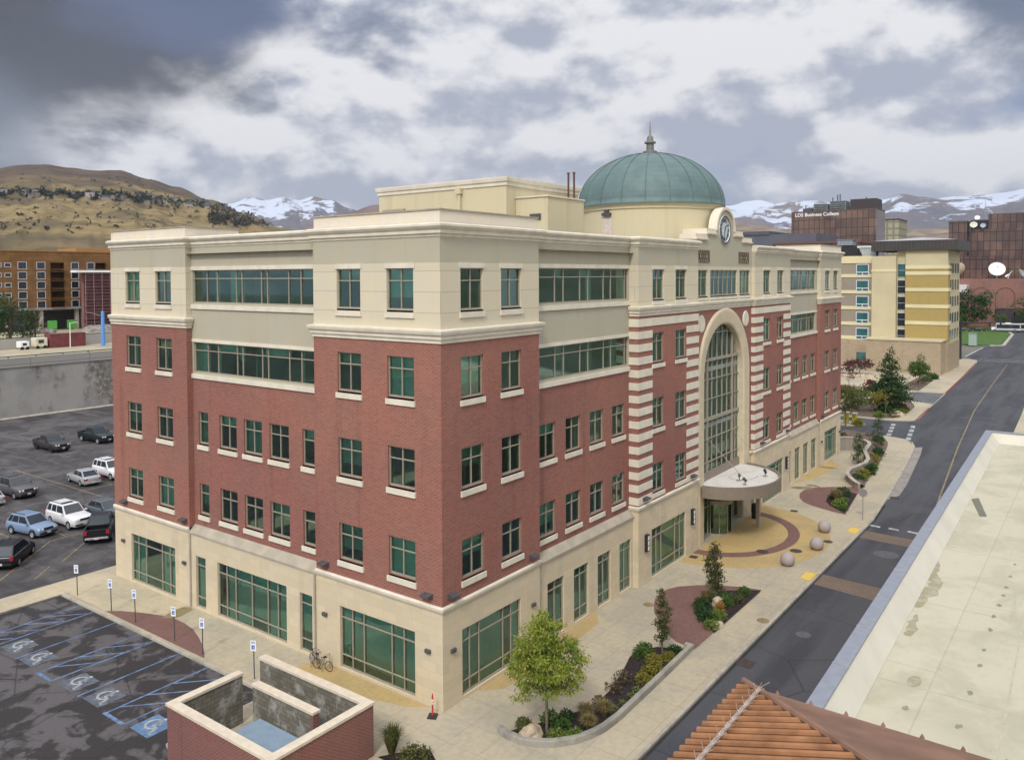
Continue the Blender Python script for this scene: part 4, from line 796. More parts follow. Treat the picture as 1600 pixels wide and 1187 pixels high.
slab('upper_ground', [(-300, 109.1), (130, 109.1), (130, 420), (-300, 420)], -0.2, 8.2, mk_ground('dry_gravel', (0.42, 0.36, 0.23), (0.33, 0.29, 0.22), s1=0.15, s2=2))
flat('upper_road', [(-300, 111.8), (130, 111.8), (130, 118), (-300, 118)], 8.21, mk_ground('bleached_concrete', (0.42, 0.39, 0.33), (0.36, 0.34, 0.29)))
# distant hills: real relief, sizes taken from the angle each ridge subtends
def hill(name, mat, ridge, r0, r1, amp, seed, nu=220, nv=46, back=0.5, foot=0.0, shape=1.25, frq=5.0, g=None):
    az0, az1 = ridge[0][0], ridge[-1][0]; q = MB(); top = nv+8
    def el(az):
        for (a, e), (b, f) in zip(ridge, ridge[1:]):
            if a <= az <= b: t = (az-a)/(b-a); return e+(f-e)*t*t*(3-2*t)
        return ridge[-1][1]
    for i in range(nu+1):
        az = az0+(az1-az0)*i/nu; e = el(az); ca, sa = math.cos(R(az)), math.sin(R(az))
        for j in range(top+1):
            v = j/nv if j <= nv else 1+(j-nv)/8*back
            d = r0+(r1-r0)*v; hr = r1*math.tan(R(e))
            w = v**shape if v <= 1 else max(0.0, 1-((v-1)/back)**1.3)
            nz = noise.fractal(Vector((az*0.16*frq/5, d/r1*frq, seed)), 0.9, 2.1, 6, noise_basis='PERLIN_ORIGINAL')
            rg = 1-abs(noise.noise(Vector((az*0.33*frq/5+nz*.25, d/r1*1.1*frq/5, seed+7))))
            z = hr*w+hr*amp*(nz*0.9+(rg-0.75)*0.8)*min(1, v*2.2)*(1 if v < 1 else w)*(0.35 if abs(v-1) < 0.02 else 1)
            q.v.append((CAM.x+ca*d, CAM.y+sa*d, CAM.z*(0 if v < .5 else 1)+z+foot))
    c = top+1
    for i in range(nu):
        for j in range(top): q.f.append((i*c+j, (i+1)*c+j, (i+1)*c+j+1, i*c+j+1)); q.m.append(0)
    return struct(q.build(name, mat, smooth=True))
def mk_tan():
    k = M('dry_grass_hill', 0.95, 0.05); a = k.noise(0.0035, 8, 0.62, k.mapping('Object', (1, 1, 2.2)), 0.5); b = k.noise(0.018, 6, 0.65); z = k.sep(k.tc.outputs['Object'])[2]
    hi = k.ramp(k.math('ADD', z, k.math('MULTIPLY', k.math('SUBTRACT', a, 0.5), 260)), 170, 300)
    low = k.mix(k.ramp(a, 0.47, 0.62), (0.255, 0.19, 0.088), (0.13, 0.10, 0.056)); top = k.mix(k.ramp(a, 0.38, 0.6), (0.12, 0.08, 0.052), (0.07, 0.05, 0.036))
    c = k.mix(hi, low, top); st = k.noise(0.011, 7, .68, k.mapping('Object', (1, 1, 3.5)), .6); st2 = k.noise(0.05, 5, .7)
    c = k.mix(k.ramp(st, 0.5, 0.62, 0, .75), c, (0.095, 0.08, 0.045)); c = k.mix(k.ramp(st2, .52, .66, 0, .55), c, (0.085, 0.072, 0.045))
    return k.base(k.mix(k.ramp(b, 0.45, 0.7, 0, .6), c, (0.55, 0.54, 0.5), 'MULTIPLY'))
def mk_snow(name, line, rock1, rock2):
    k = M(name, 0.9, 0.1); a = k.noise(0.0036, 9, 0.66, k.mapping('Object', (1, 1, 1.5)), 0.8); b = k.noise(0.0008, 6, 0.6, None, 0.6); z = k.sep(k.tc.outputs['Object'])[2]
    g_ = k.N('ShaderNodeNewGeometry'); nz = k.sep(g_.outputs['Normal'])
    s = k.math('ADD', k.math('MULTIPLY', k.math('SUBTRACT', a, 0.5), 5.5), k.math('MULTIPLY', k.math('SUBTRACT', b, 0.5), 3.0))
    s = k.math('ADD', s, k.math('MULTIPLY', nz[0], -1.3))
    f = k.ramp(k.math('ADD', k.math('DIVIDE', k.math('SUBTRACT', z, line), 420.0), s), -0.12, 0.22)
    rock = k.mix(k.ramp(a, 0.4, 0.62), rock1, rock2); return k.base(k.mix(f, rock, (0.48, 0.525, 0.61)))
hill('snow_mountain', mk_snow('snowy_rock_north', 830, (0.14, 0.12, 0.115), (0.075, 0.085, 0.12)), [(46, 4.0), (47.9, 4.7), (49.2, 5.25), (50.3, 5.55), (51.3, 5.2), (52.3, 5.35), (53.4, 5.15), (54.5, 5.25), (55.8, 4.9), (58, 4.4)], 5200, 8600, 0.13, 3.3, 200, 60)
hill('brown_hill', plain('far_brown_hill', (0.15, 0.10, 0.085), 0.95, 0.05, 0, .3, .004), [(33, 4.2), (36, 4.9), (40, 5.6), (44, 5.5), (46.2, 5.0), (48.2, 4.4), (51, 3.4)], 3000, 5400, 0.08, 12.1, 120, 30)
hill('dry_grass_hill', mk_tan(), [(44, 0.9), (49, 2.3), (52.5, 3.3), (54.9, 4.25), (57, 5.05), (59.0, 5.85), (60.6, 6.25), (62.3, 6.72), (63.5, 6.65), (65.0, 6.72), (66.3, 6.85), (67.6, 6.7), (69.0, 6.45), (72, 6.6), (76, 6.2)], 600, 3300, 0.028, 5.7, 300, 110, shape=1.05, frq=14)
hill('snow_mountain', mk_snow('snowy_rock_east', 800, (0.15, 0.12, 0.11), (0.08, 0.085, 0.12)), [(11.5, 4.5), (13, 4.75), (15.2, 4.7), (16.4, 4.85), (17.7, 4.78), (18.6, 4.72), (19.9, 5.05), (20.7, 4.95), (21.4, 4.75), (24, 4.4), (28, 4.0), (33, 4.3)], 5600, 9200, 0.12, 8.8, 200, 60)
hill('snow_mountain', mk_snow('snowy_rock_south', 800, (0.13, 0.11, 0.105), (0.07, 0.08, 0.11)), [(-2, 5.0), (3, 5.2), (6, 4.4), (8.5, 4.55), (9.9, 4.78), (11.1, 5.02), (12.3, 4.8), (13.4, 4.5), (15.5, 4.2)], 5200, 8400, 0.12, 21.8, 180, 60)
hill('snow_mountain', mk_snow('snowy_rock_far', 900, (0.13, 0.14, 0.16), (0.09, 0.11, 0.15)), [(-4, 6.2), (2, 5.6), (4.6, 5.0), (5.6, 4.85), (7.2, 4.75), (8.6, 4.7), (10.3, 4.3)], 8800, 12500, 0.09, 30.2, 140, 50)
hill('brown_hill', plain('far_scrub_hill', (0.20, 0.155, 0.11), 0.95, 0.05, 0, .45, .006), [(-4, 2.2), (3, 2.6), (8, 2.75), (10.2, 2.85), (12, 2.4), (15.5, 2.6), (18.5, 3.0), (21.5, 3.5), (26, 3.4), (34, 3.0)], 2200, 4200, 0.16, 15.5, 180, 40)

# ------------------------------------------------------------------ fixtures on and around the building
LENS = plain('lamp_lens', (0.55, 0.56, 0.55), 0.3, 0.5)
def floodlight():
    t = thing('floodlight', '-', 'floodlight', group='wedge floodlights on the brick')
    q = MB(); w, i = 0.36, 0
    v = [(-w, 0, 0.2), (w, 0, 0.2), (w, 0, -0.12), (-w, 0, -0.12), (-w, -0.52, 0.1), (w, -0.52, 0.1), (w*.8, -0.4, -0.04), (-w*.8, -0.4, -0.04)]
    q.v = v; q.f = [(0, 1, 5, 4), (0, 3, 2, 1), (4, 5, 6, 7), (7, 6, 2, 3), (0, 4, 7, 3), (1, 2, 6, 5)]; q.m = [0]*6
    q.build('housing', DGREY, t, bevel=0.02)
    q = MB(); q.box(-.12, -0.03, -.2, .12, 0.12, .06); q.build('bracket', BLACK, t)
    q = MB(); q.quad((-.25, -.36, -.052), (.25, -.36, -.052), (.25, -.08, -.118), (-.25, -.08, -.118)); q.build('lens', LENS, t); return t
fl0 = floodlight(); first = True
for x, y, z, rz, lab in ((0, 29.5, 5.5, -90, 'wedge floodlight on brick at the far left end of the building'), (0, 22.15, 5.5, -90, 'wedge floodlight on brick at the left edge of the recessed left facade'),
        (0, 8.5, 5.5, -90, 'wedge floodlight on brick at the right edge of the recessed left facade'), (0, 0.9, 5.5, -90, 'wedge floodlight just left of the front building corner'),
        (0.66, 0, 5.5, 0, 'wedge floodlight just right of the front building corner'), (7.5, 0, 5.5, 0, 'wedge floodlight beside the recess of the right facade, nearest the yellow tree'),
        (20.3, CY-.05, 5.92, 0, 'wedge floodlight on the left striped quoin of the entrance block'), (28.0, CY-.05, 5.92, 0, 'wedge floodlight on striped quoin left of the canopy'),
        (42.9, CY-.05, 5.92, 0, 'wedge floodlight on striped quoin right of the arch'), (50.0, CY-.05, 5.92, 0, 'wedge floodlight on the farthest striped quoin'),
        (63.0, 0, 5.5, 0, 'wedge floodlight at the start of the far end pavilion'), (69.9, 0, 5.5, 0, 'wedge floodlight at the far right corner of the building')):
    o = fl0 if first else copy_tree(fl0); first = False
    o.location = (x, y, z); o.rotation_euler.z = R(rz); o.scale = (.8, .8, .8); o['label'] = lab
def sconce():
    t = thing('wall_sconce', '-', 'wall lamp', group='small box sconces on the limestone')
    q = MB(); q.box(-.17, -.16, -.1, .17, -.02, .1); q.build('housing', DGREY, t, bevel=0.03); q = MB(); q.box(-.1, -.03, -.07, .1, .06, .07); q.build('backplate', STEEL, t); return t
sc0 = sconce(); first = True
for x, y, z, rz, lab in ((0, 29.8, 2.75, -90, 'small grey sconce left of the leftmost storefront'), (0, 22.2, 2.75, -90, 'small grey sconce between leftmost storefront and a narrow window'), (0, 8.54, 2.75, -90, 'small grey sconce left of the storefront nearest the dumpster enclosure'),
        (0, 0.92, 2.78, -90, 'small grey sconce left of the front corner'), (0.7, 0, 2.8, 0, 'small grey sconce right of the front corner'), (7.55, 0, 2.8, 0, 'small grey sconce right of the storefront behind the yellow tree'),
        (62.8, 0, 2.7, 0, 'small grey sconce left of the farthest storefront'), (69.9, 0, 2.7, 0, 'small grey sconce at the far right end of the building')):
    o = sc0 if first else copy_tree(sc0); first = False
    o.location = (x, y, z); o.rotation_euler.z = R(rz); o['label'] = lab
def lantern():
    t = thing('wall_lantern', '-', 'wall lamp', group='tall lanterns beside the entrance storefronts')
    q = MB(); q.box(-.27, -.34, -1.0, .27, 0.0, 1.0); q.box(-.31, -.36, -1.05, .31, 0, -1.0).box(-.31, -.36, 1.0, .31, 0, 1.05)
    for x in (-.27, .21): q.box(x, -.38, -1.0, x+.06, -.34, 1.0)
    for z in (-1.0, -.36, .28, .93): q.box(-.21, -.38, z, .21, -.34, z+.07)
    q.build('frame', BLACK, t)
    for k in range(3): z = -.92+.64*k; q = MB(); q.box(-.205, -.365, z, .205, -.342, z+.55); q.build('shade', PWHITE, t)
    return t
la0 = lantern(); first = True
for x, z, lab in ((20.55, 2.85, 'tall black lantern left of the storefront at the entrance block'), (28.05, 2.85, 'tall black lantern nearest the canopy, left side'), (49.9, 2.85, 'tall black lantern beyond the canopy, right side'), (42.0, 2.85, 'tall black lantern hidden partly by the canopy')):
    o = la0 if first else copy_tree(la0); first = False
    o.location = (x, CY-.005, z); o.scale = (.62, .62, .55); o['label'] = lab
def spot(x, y, rz, lab):
    t = thing('spotlight', lab, 'spotlight', (x, y, 4.645), R(rz)); t.scale = (.7, .7, .7)
    q = MB(); q.box(-.28, -.2, 0, .28, .2, .08); q.build('ballast', LEDGE, t); q = MB(); q.tube((0, 0, .08), (0, 0, .5), .035); q.build('stem', BLACK, t)
    q = MB(); q.tube((-.08, -.16, .46), (.1, .2, .72), .14, .19, 12); q.build('lamp_head', BLACK, t)
spot(32.6, -2.75, 20, 'black spotlight near the front rim of the canopy roof'); spot(36.2, -3.1, -20, 'black spotlight at the right rim of the canopy roof'); spot(33.6, -1.9, 140, 'black spotlight at the middle of the canopy roof')
q = MB(); pr = None
for k in range(31):
    a = R(20+k*9.5); p = (34.9+1.5*math.cos(a)+.02*k, -1.6+1.0*math.sin(a), 4.655)
    if pr: q.tube(pr, p, 0.013, n=5)
    pr = p
tag(q.build('cable', STEEL), 'thin grey cable looped over the canopy roof', 'cable')
t = thing('litter_bin', 'tall black litter bin beside the canopy post', 'bin', (39.6, -1.0, 0)); q = MB(); q.lathe([(0, 0.02), (.26, .02), (.3, .1), (.3, 1.0), (.26, 1.05), (0, 1.05)], n=18); q.build('bin_body', BLACK, t); q = MB(); q.lathe([(.28, 1.052), (.31, 1.12), (.22, 1.3), (0, 1.34)], n=18); q.build('lid', BLACK, t)
def bicycle(x, y, rz, lab, mat):
    t = thing('bicycle', lab, 'bicycle', (x, y, 0), R(rz)); t.scale = (.85, .85, .85)
    for wx in (-.5, .5):
        q = MB(); tor = [(.31+.022*math.cos(a), .022*math.sin(a)) for a in [2*math.pi*k/6 for k in range(7)]]; q.lathe(tor, (wx, 0, .335), 20, axis='y'); w = q.build('wheel', BLACK, t)
        q = MB()
        for k in range(8): a = math.pi*k/4; q.tube((wx, 0, .335), (wx+.3*math.cos(a), 0, .335+.3*math.sin(a)), .006, n=4)
        q.build('spoke', STEEL, w)
    q = MB(); S, Hd, BB, Rr, Fr = (-.16, 0, .78), (.38, 0, .82), (-.06, 0, .32), (-.5, 0, .335), (.5, 0, .335)
    for a, b in ((S, BB), (S, Hd), (BB, Hd), (BB, Rr), (S, Rr), (Hd, Fr)): q.tube(a, b, .022, n=6)
    q.build('frame', mat, t)
    q = MB(); q.tube((.36, 0, .82), (.34, 0, .98), .02, n=6); q.tube((.34, -.26, 1.0), (.34, .26, 1.0), .016, n=6); q.build('handlebar', BLACK, t); q = MB(); q.obox((-.2, 0, .88), (.13, 0, 0), (0, .06, 0), (0, 0, .03)); q.tube((-.16, 0, .78), (-.19, 0, .86), .018, n=6); q.build('saddle', BLACK, t)
RUST = plain('rusty_brown_paint', (0.10, 0.05, 0.03), 0.6, 0.3)
bicycle(-.55, 8.75, 78, 'brown bicycle parked against the limestone wall', RUST); bicycle(-.62, 8.1, 100, 'pale bicycle with dark bag parked against the limestone wall', plain('faded_tan_paint', (0.3, 0.26, 0.18)))
t = thing('bike_rack', 'thin steel bike rack holding two bicycles at the limestone wall', 'bike rack', (-.5, 8.4, 0))
for y in (-.45, .45): q = MB(); q.tube((-.3, y, 0), (-.3, y, .8), .022, n=6); q.tube((.25, y, 0), (.25, y, .8), .022, n=6); q.tube((-.3, y, .8), (.25, y, .8), .022, n=6); q.build('hoop', STEEL, t)
# ball bollards
STONE = plain('mauve_granite', (0.36, 0.305, 0.29), 0.75, 0.25, 0, 0.1, 18)
bl = MB(); bl.lathe([(0.51*math.sin(a), 0.51-0.51*math.cos(a)) for a in [math.pi*k/28 for k in range(29)]], n=40)
bl.v = [(x, y, z-.05) for x, y, z in bl.v]; bo = bl.build('stone_ball', STONE, smooth=True)
for k, (x, y, lab) in enumerate(((29.71, -7.05, 'granite ball nearest the rusty roof, of three along the plaza'), (34.46, -7.75, 'middle granite ball of three along the plaza edge'), (39.15, -7.0, 'granite ball farthest along the plaza, near the yellow tactile pad'))):
    o = bo if k == 0 else bo.copy()
    if k: COL.objects.link(o)
    o.location = (x, y, 0.008); tag(o, lab, 'stone ball', 'granite balls along the plaza')
# delineator
t = thing('delineator_post', 'red delineator post with white bands on a black base by the building corner', 'delineator', (-0.6, 0.15, 0.0))
q = MB(); q.lathe([(0.045, .05), (.045, 1.0), (.03, 1.06), (.03, 1.12), (0, 1.14)], n=14); q.build('post', plain('red_plastic', (0.50, 0.05, 0.035), 0.5, 0.4), t)
q = MB(); q.lathe([(.05, .74), (.05, .86)], n=14); q.build('reflective_band', PWHITE, t); q = MB(); q.lathe([(.05, .62), (.05, .69)], n=14); q.build('reflective_band', PWHITE, t)
q = MB(); q.obox((0, 0, .03), (.22, .12, 0), (-.1, .2, 0), (0, 0, .03)); q.build('rubber_base', BLACK, t, bevel=0.015)
# accessible parking signs
SBLUE = plain('sign_blue', (0.03, 0.11, 0.42), 0.5, 0.4, 0, 0.03)
def pk_sign():
    t = thing('parking_sign', '-', 'sign', group='accessible parking signs along the kerb')
    q = MB(); q.tube((0, 0, -.1), (0, 0, 2.05), .03, n=8); q.build('post', DGREY, t)
    q = MB(); q.box(-.055, -.16, 1.5, -.035, .16, 2.06); pl_ = q.build('sign_plate', PWHITE, t)
    q = MB(); q.box(-.06, -.085, 1.6, -.0545, .085, 1.82); q.build('symbol_panel', SBLUE, pl_)
    q = MB()
    A, B = [(-.0, .68+.0)], []
    def ring_(c, r0, r1, a0, a1, n=14):
        for k in range(n):
            a, b = R(a0+(a1-a0)*k/n), R(a0+(a1-a0)*(k+1)/n); f = lambda r, t_: (-.0615, c[0]+r*math.cos(t_), c[1]+r*math.sin(t_)); q.quad(f(r0, a), f(r1, a), f(r1, b), f(r0, b))
    ring_((-.005, 1.69), .036, .05, 100, 330); ring_((0, 1.795), 0, .014, 0, 360, 10); q.box(-.062, -.007, 1.69, -.0605, .007, 1.775); q.box(-.062, -.045, 1.69, -.0605, .0, 1.703); q.build('wheelchair_symbol', PWHITE, pl_)
    q = MB(); q.box(-.058, -.12, 1.92, -.0548, .12, 1.945).box(-.058, -.1, 1.96, -.0548, .1, 1.985); q.build('lettering_strip', SBLUE, pl_); return t
sg0 = pk_sign()
for k, (y, lab) in enumerate(((29.51, 'parking sign farthest from the dumpster enclosure, beside the walk to the big lot'), (25.06, 'second parking sign from the far lot, at the far tip of rose paving'), (22.16, 'third parking sign from the far lot, on the rose paving'), (17.83, 'fourth parking sign from the far lot, on the rose paving'), (15.0, 'fifth parking sign from the far lot, near tip of rose paving'), (10.26, 'parking sign nearest the dumpster enclosure'))):
    o = sg0 if k == 0 else copy_tree(sg0); o.location = (-3.38, y, 0); o['label'] = lab; o.rotation_euler = (R(rnd.uniform(-1.5, 1.5)), R(rnd.uniform(-1, 1)), R(24+rnd.uniform(-5, 5)))
# round street sign, back towards us
t = thing('street_sign', 'grey back of a round street sign on a thin post by the far kerb', 'sign', (44.33, -8.75, 0)); q = MB(); q.tube((0, 0, -.1), (0, 0, 2.75), .035); q.build('post', STEEL, t)
q = MB(); q.lathe([(0, -.012), (.38, -.012), (.38, .012), (0, .012)], (0, 0, 2.4), 8, axis='x'); q.build('sign_plate', STEEL, t)
# dumpster enclosure
CMU = mk_stone('weathered_block', (0.20, 0.185, 0.145), 0.4, 0.2, 0.62, 0.014, 0.22); COPE = plain('cast_stone_coping', (0.60, 0.52, 0.40), 0.85, 0.2, 0, 0.07)
def mk_cmu():
    k = M('stained_block', 0.9, 0.15); col = k.brick(0.4, 0.2, (0.21, 0.19, 0.145), (0.15, 0.138, 0.11), (0.11, 0.10, 0.085), 0.014)
    col = k.mix(k.ramp(k.noise(1.1, 5, .65), 0.5, 0.66, 0, .75), col, (0.42, 0.41, 0.38)); return k.base(k.mix(k.ramp(k.noise(0.7, 3), .4, .7, 0, .6), col, (0.6, 0.6, 0.58), 'MULTIPLY'))
CMU = mk_cmu(); EBR = mk_brick('enclosure_brick', (0.20, 0.07, 0.055), (0.28, 0.2, 0.17), 0.22, 0.075, 0.012)
EN = thing('dumpster_enclosure', 'roofless brick dumpster enclosure with pale coping and block lined inside', 'enclosure', (0, 0, 0))
EX0, EX1, EY0, EY1, EH, ET = -9.92, -4.5, 0.1, 7.42, 2.42, 0.3
def ewall(x0, y0, x1, y1, name='wall', inner=None):
    q = MB(); q.box(x0, y0, -.2, x1, y1, EH-.12); w = q.build(name, EBR, EN)
    return w
ewall(EX0, EY0, EX0+.2, EY1); ewall(EX0+.2, EY1-.2, -6.3, EY1); ewall(EX0+.2, EY0, EX1-.2, EY0+.2); ewall(EX1-.2, EY0, EX1, 7.75)
q = MB(); i_ = .2
q.box(EX0+.2, EY0+.2, -.2, EX0+.34, EY1-.2, EH-.121); q.build('block_lining', CMU, EN)
q = MB(); q.box(EX0+.34, EY1-.34, -.2, -6.303, EY1-.2, EH-.121); q.build('block_lining', CMU, EN)
q = MB(); q.box(EX0+.34, EY0+.2, -.2, EX1-.34, EY0+.34, EH-.121); q.build('block_lining', CMU, EN)
q = MB(); q.box(EX1-.34, EY0+.2, -.2, EX1-.2, 7.747, EH-.121); q.build('block_lining', CMU, EN)
q = MB(); q.box(-6.62, 1.75, -.2, -6.3, 5.85, EH-.15); q.build('divider', CMU, EN); q = MB(); q.box(-6.625, 1.6, -.2, -6.295, 1.748, EH-.15); q.build('divider_end', EBR, EN)
q = MB(); e = .05
q.slab([(EX0-e, EY1+e), (EX0-e, EY0-e), (EX1+e, EY0-e), (EX1+e, 7.8), (EX1-.39, 7.8), (EX1-.39, EY0+.39), (EX0+.39, EY0+.39), (EX0+.39, EY1-.39), (-6.27, EY1-.39), (-6.27, EY1+e)], EH-.118, EH, bottom=True); q.build('coping', COPE, EN)
q = MB(); q.box(-6.67, 1.55, EH-.148, -6.25, 5.9, EH-.03); q.build('coping', COPE, EN)
DP = thing('dumpster', 'dumpster with flat blue grey lid inside the brick enclosure', 'dumpster', (-8.05, 3.1, 0)); DPM = plain('dumpster_grey_blue', (0.20, 0.27, 0.33), 0.55, 0.35, 0, 0.06)
q = MB(); q.box(-.75, -1.35, .1, .75, 1.35, 1.35); q.build('bin_body', DGREY, DP, bevel=.02); q = MB(); q.box(-.85, -1.45, 1.38, .85, 1.4, 1.46); q.build('lid', DPM, DP, bevel=.02)
q = MB(); q.box(-9.7, .4, -.01, -4.9, 7.0, .012); struct(q.build('enclosure_floor', KERB))
# street side retaining walls of the beds
PLW = mk_ground('cast_concrete', (0.33, 0.31, 0.255), (0.25, 0.235, 0.2), s1=0.9, s2=4)
pw = MB(); pts = [(0.17, -3.2), (0.0, -3.8), (-.02, -4.6), (0.2, -5.3), (0.7, -6.0), (1.45, -6.62), (2.3, -7.0), (3.2, -7.22), (4.5, -7.3), (9, -7.2), (13.35, -7.05), (13.35, -6.6)]
pw.sweep([(-.26, -.1), (-.26, .26), (-.24, .3), (0.0, .3), (.02, .26), (.04, -.1)], pts); tag(pw.build('planter_wall', PLW), 'low curved concrete wall round the near planting bed with the yellow tree', 'planter wall')
pw = MB(); n = len(WC)
STW = mk_stone('stained_concrete', (0.30, 0.28, 0.24), 0.9, 8, 0.8, 0.03, 0.15)
for k in range(n-1):
    a, b = Vector((*WC[k], 0)), Vector((*WC[k+1], 0)); za, zb = WZ[k], WZ[k+1]
    d = (b-a).normalized(); na = Vector((d.y, -d.x, 0))
for s0, s1, nm, mt, zlo in ((-.12, .12, 'wall_body', STW, None), (-.2, .2, 'wall_cap', KERB, .1)):
    q = MB(); i0 = 0
    for k in range(n):
        a = Vector((*WC[max(k-1, 0)], 0)); b = Vector((*WC[min(k+1, n-1)], 0)); d = (b-a).normalized(); na = Vector((d.y, -d.x, 0)); p = Vector((*WC[k], 0)); z1 = WZ[k]+(0.0 if zlo is None else zlo); z0 = -.1 if zlo is None else WZ[k]+.002
        q.v += [tuple(p+na*s0+Vector((0, 0, z0))), tuple(p+na*s0+Vector((0, 0, z1))), tuple(p+na*s1+Vector((0, 0, z1))), tuple(p+na*s1+Vector((0, 0, z0)))]
    for k in range(n-1):
        for j in range(4): q.f.append((4*k+j, 4*k+(j+1) % 4, 4*k+4+(j+1) % 4, 4*k+4+j)); q.m.append(0)
    q.f += [(3, 2, 1, 0), (4*n-4, 4*n-3, 4*n-2, 4*n-1)]; q.m += [0, 0]
    if nm == 'wall_body': SW = thing('garden_wall', 'winding grey garden wall with pale cap at the far end of the plaza', 'garden wall')
    q.build(nm, mt, SW)

# ------------------------------------------------------------------ neighbouring roofs on the right
def mk_membrane():
    k = M('white_roof_membrane', 0.75, 0.3); a = k.noise(0.35, 6, .65, None, .5); b = k.noise(3, 5, .7); st = k.noise(1.0, 5, .6, k.mapping('Object', (0.12, 1.1, 1)))
    c = k.mix(k.ramp(a, .42, .62), (0.475, 0.44, 0.325), (0.40, 0.37, 0.265)); c = k.mix(k.ramp(st, .62, .75, 0, .45), c, (0.27, 0.245, 0.165)); c = k.mix(k.ramp(b, .5, .8, 0, .5), c, (0.8, 0.78, 0.72), 'MULTIPLY')
    br = k.brick(14, 3.0, (1, 1, 1), (.975, .975, .97), (.86, .85, .82), .03, k.mapping('Object', loc=(0, .5, 0))); return k.base(k.mix(1.0, c, br, 'MULTIPLY'))
MEM = mk_membrane(); MEMW = plain('clean_membrane', (0.53, 0.50, 0.405), 0.6, 0.3, 0, 0.05, .6); COPB = plain('blue_grey_coping', (0.25, 0.265, 0.30), 0.5, 0.4, 0.2, 0.06)
WBL = thing('flat_roofed_building', 'neighbour building with white membrane roof and blue grey parapet coping', 'building')
ax = Vector((-43.2-14.0, -19.32+18.05, 0)).normalized(); 
def wb(s, t): return (43.2+ax.x*s+(-ax.y)*0+ (ax.y)*t, -18.05+ax.y*s-ax.x*t*-1) if False else (43.2+ax.x*s+nx_.x*t, -18.05+ax.y*s+nx_.y*t)
nx_ = Vector((-ax.y, ax.x, 0)); nx_ = nx_ if nx_.y < 0 else -nx_
LEN, WID, T_ = 57.5, 34.0, 0.42
q = MB(); q.slab([wb(0, 0), wb(0, WID), wb(LEN, WID), wb(LEN, 0)][::-1], -.2, 8.15); q.build('wall', mk_stone('neighbour_brick', (0.25, 0.20, 0.17), .4, .2), WBL)
q = MB(); q.poly([wb(T_, T_), wb(T_, WID-T_), wb(LEN, WID-T_), wb(LEN, T_)], 8.17); q.build('roof', MEM, WBL)
q = MB()
for (a, b, c, d) in (((0.02, 0.02), (LEN, 0.02), (LEN, T_), (.02, T_)), ((0.02, T_), (T_, T_), (T_, WID), (.02, WID))): q.slab([wb(*a), wb(*b), wb(*c), wb(*d)], 8.1, 8.93)
q.build('parapet', MEMW, WBL)
q = MB(); q.quad((*wb(T_, T_+.005), 8.9), (*wb(LEN, T_+.005), 8.9), (*wb(LEN, T_+.55), 8.18), (*wb(T_, T_+.55), 8.18)); q.quad((*wb(T_+.005, T_), 8.9), (*wb(T_+.5, T_), 8.18), (*wb(T_+.5, WID), 8.18), (*wb(T_+.005, WID), 8.9)); q.build('cant_strip', MEMW, WBL)
q = MB(); o2 = .03
q.slab([wb(-o2, -o2), wb(LEN, -o2), wb(LEN, T_+o2), wb(T_+o2, T_+o2), wb(T_+o2, WID), wb(-o2, WID)], 8.935, 9.0, bottom=True); q.build('coping', COPB, WBL)
q = MB()
for k in range(1, 18): a = wb(k*3.3, -o2-.004); b = wb(k*3.3+.05, T_+o2); q.slab([wb(k*3.3, -o2-.01), wb(k*3.3+.06, -o2-.01), wb(k*3.3+.06, T_+o2+.01), wb(k*3.3, T_+o2+.01)], 8.93, 9.008)
q.build('coping_joint', STEEL, WBL)
RST = mk_ground('roof_dirt', (0.30, 0.27, 0.175), (0.38, 0.35, 0.24), s1=1.5, s2=7); RSD = plain('roof_dark_patch', (0.155, 0.15, 0.115), .85, .2, 0, .15, 4)
RSP = plain('roof_spot', (0.24, 0.225, 0.16), .85, .2, 0, .15, 4)
def blob_patch(name, mat, spine, w, z, seed, parent=None):
    rr_ = random.Random(seed); P = [Vector((*p, 0)) for p in spine]; L_, R_ = [], []
    for k in range(len(P)-1):
        for j in range(5):
            p = P[k].lerp(P[k+1], j/5); d = (P[k+1]-P[k]).normalized(); n_ = Vector((-d.y, d.x, 0)); f = (k+j/5)/(len(P)-1); ww = w*(0.25+math.sin(math.pi*min(1, max(0, f)))**.7); L_.append(tuple((p+n_*ww*rr_.uniform(.3, 1))[:2])); R_.append(tuple((p-n_*ww*rr_.uniform(.3, 1))[:2]))
    q = MB(); q.poly(L_+R_[::-1], z); return q.build(name, mat, parent)
blob_patch('dirt_stain', RST, [(11.4, -19.75), (9.4, -19.85), (8.4, -20.0)], .22, 8.176, 1, WBL); blob_patch('dirt_stain', RST, [(9.3, -20.15), (8.0, -20.1), (6.6, -19.98), (5.0, -19.95)], .34, 8.178, 2, WBL); blob_patch('dirt_stain', RST, [(4.6, -20.1), (3.2, -20.15), (2.2, -20.2)], .2, 8.176, 3, WBL)
for k, (x, y) in enumerate(((12.98, -22.58), (11.2, -22.57), (9.72, -22.55), (8.6, -22.56), (6.1, -22.5), (4.7, -22.53), (2.73, -22.54), (1.35, -22.57), (-0.8, -22.58), (-3.12, -22.59), (-2.97, -21.14), (-4.89, -21.22), (7.4, -22.52))): q = MB(); q.poly([(x+.13*math.cos(a)*rnd.uniform(.4, 1.1)*1.6, y+.1*math.sin(a)*rnd.uniform(.5, 1.1)) for a in [2*math.pi*j/9 for j in range(9)]], 8.177+.0004*k); q.build('dirt_spot', RSP, WBL)
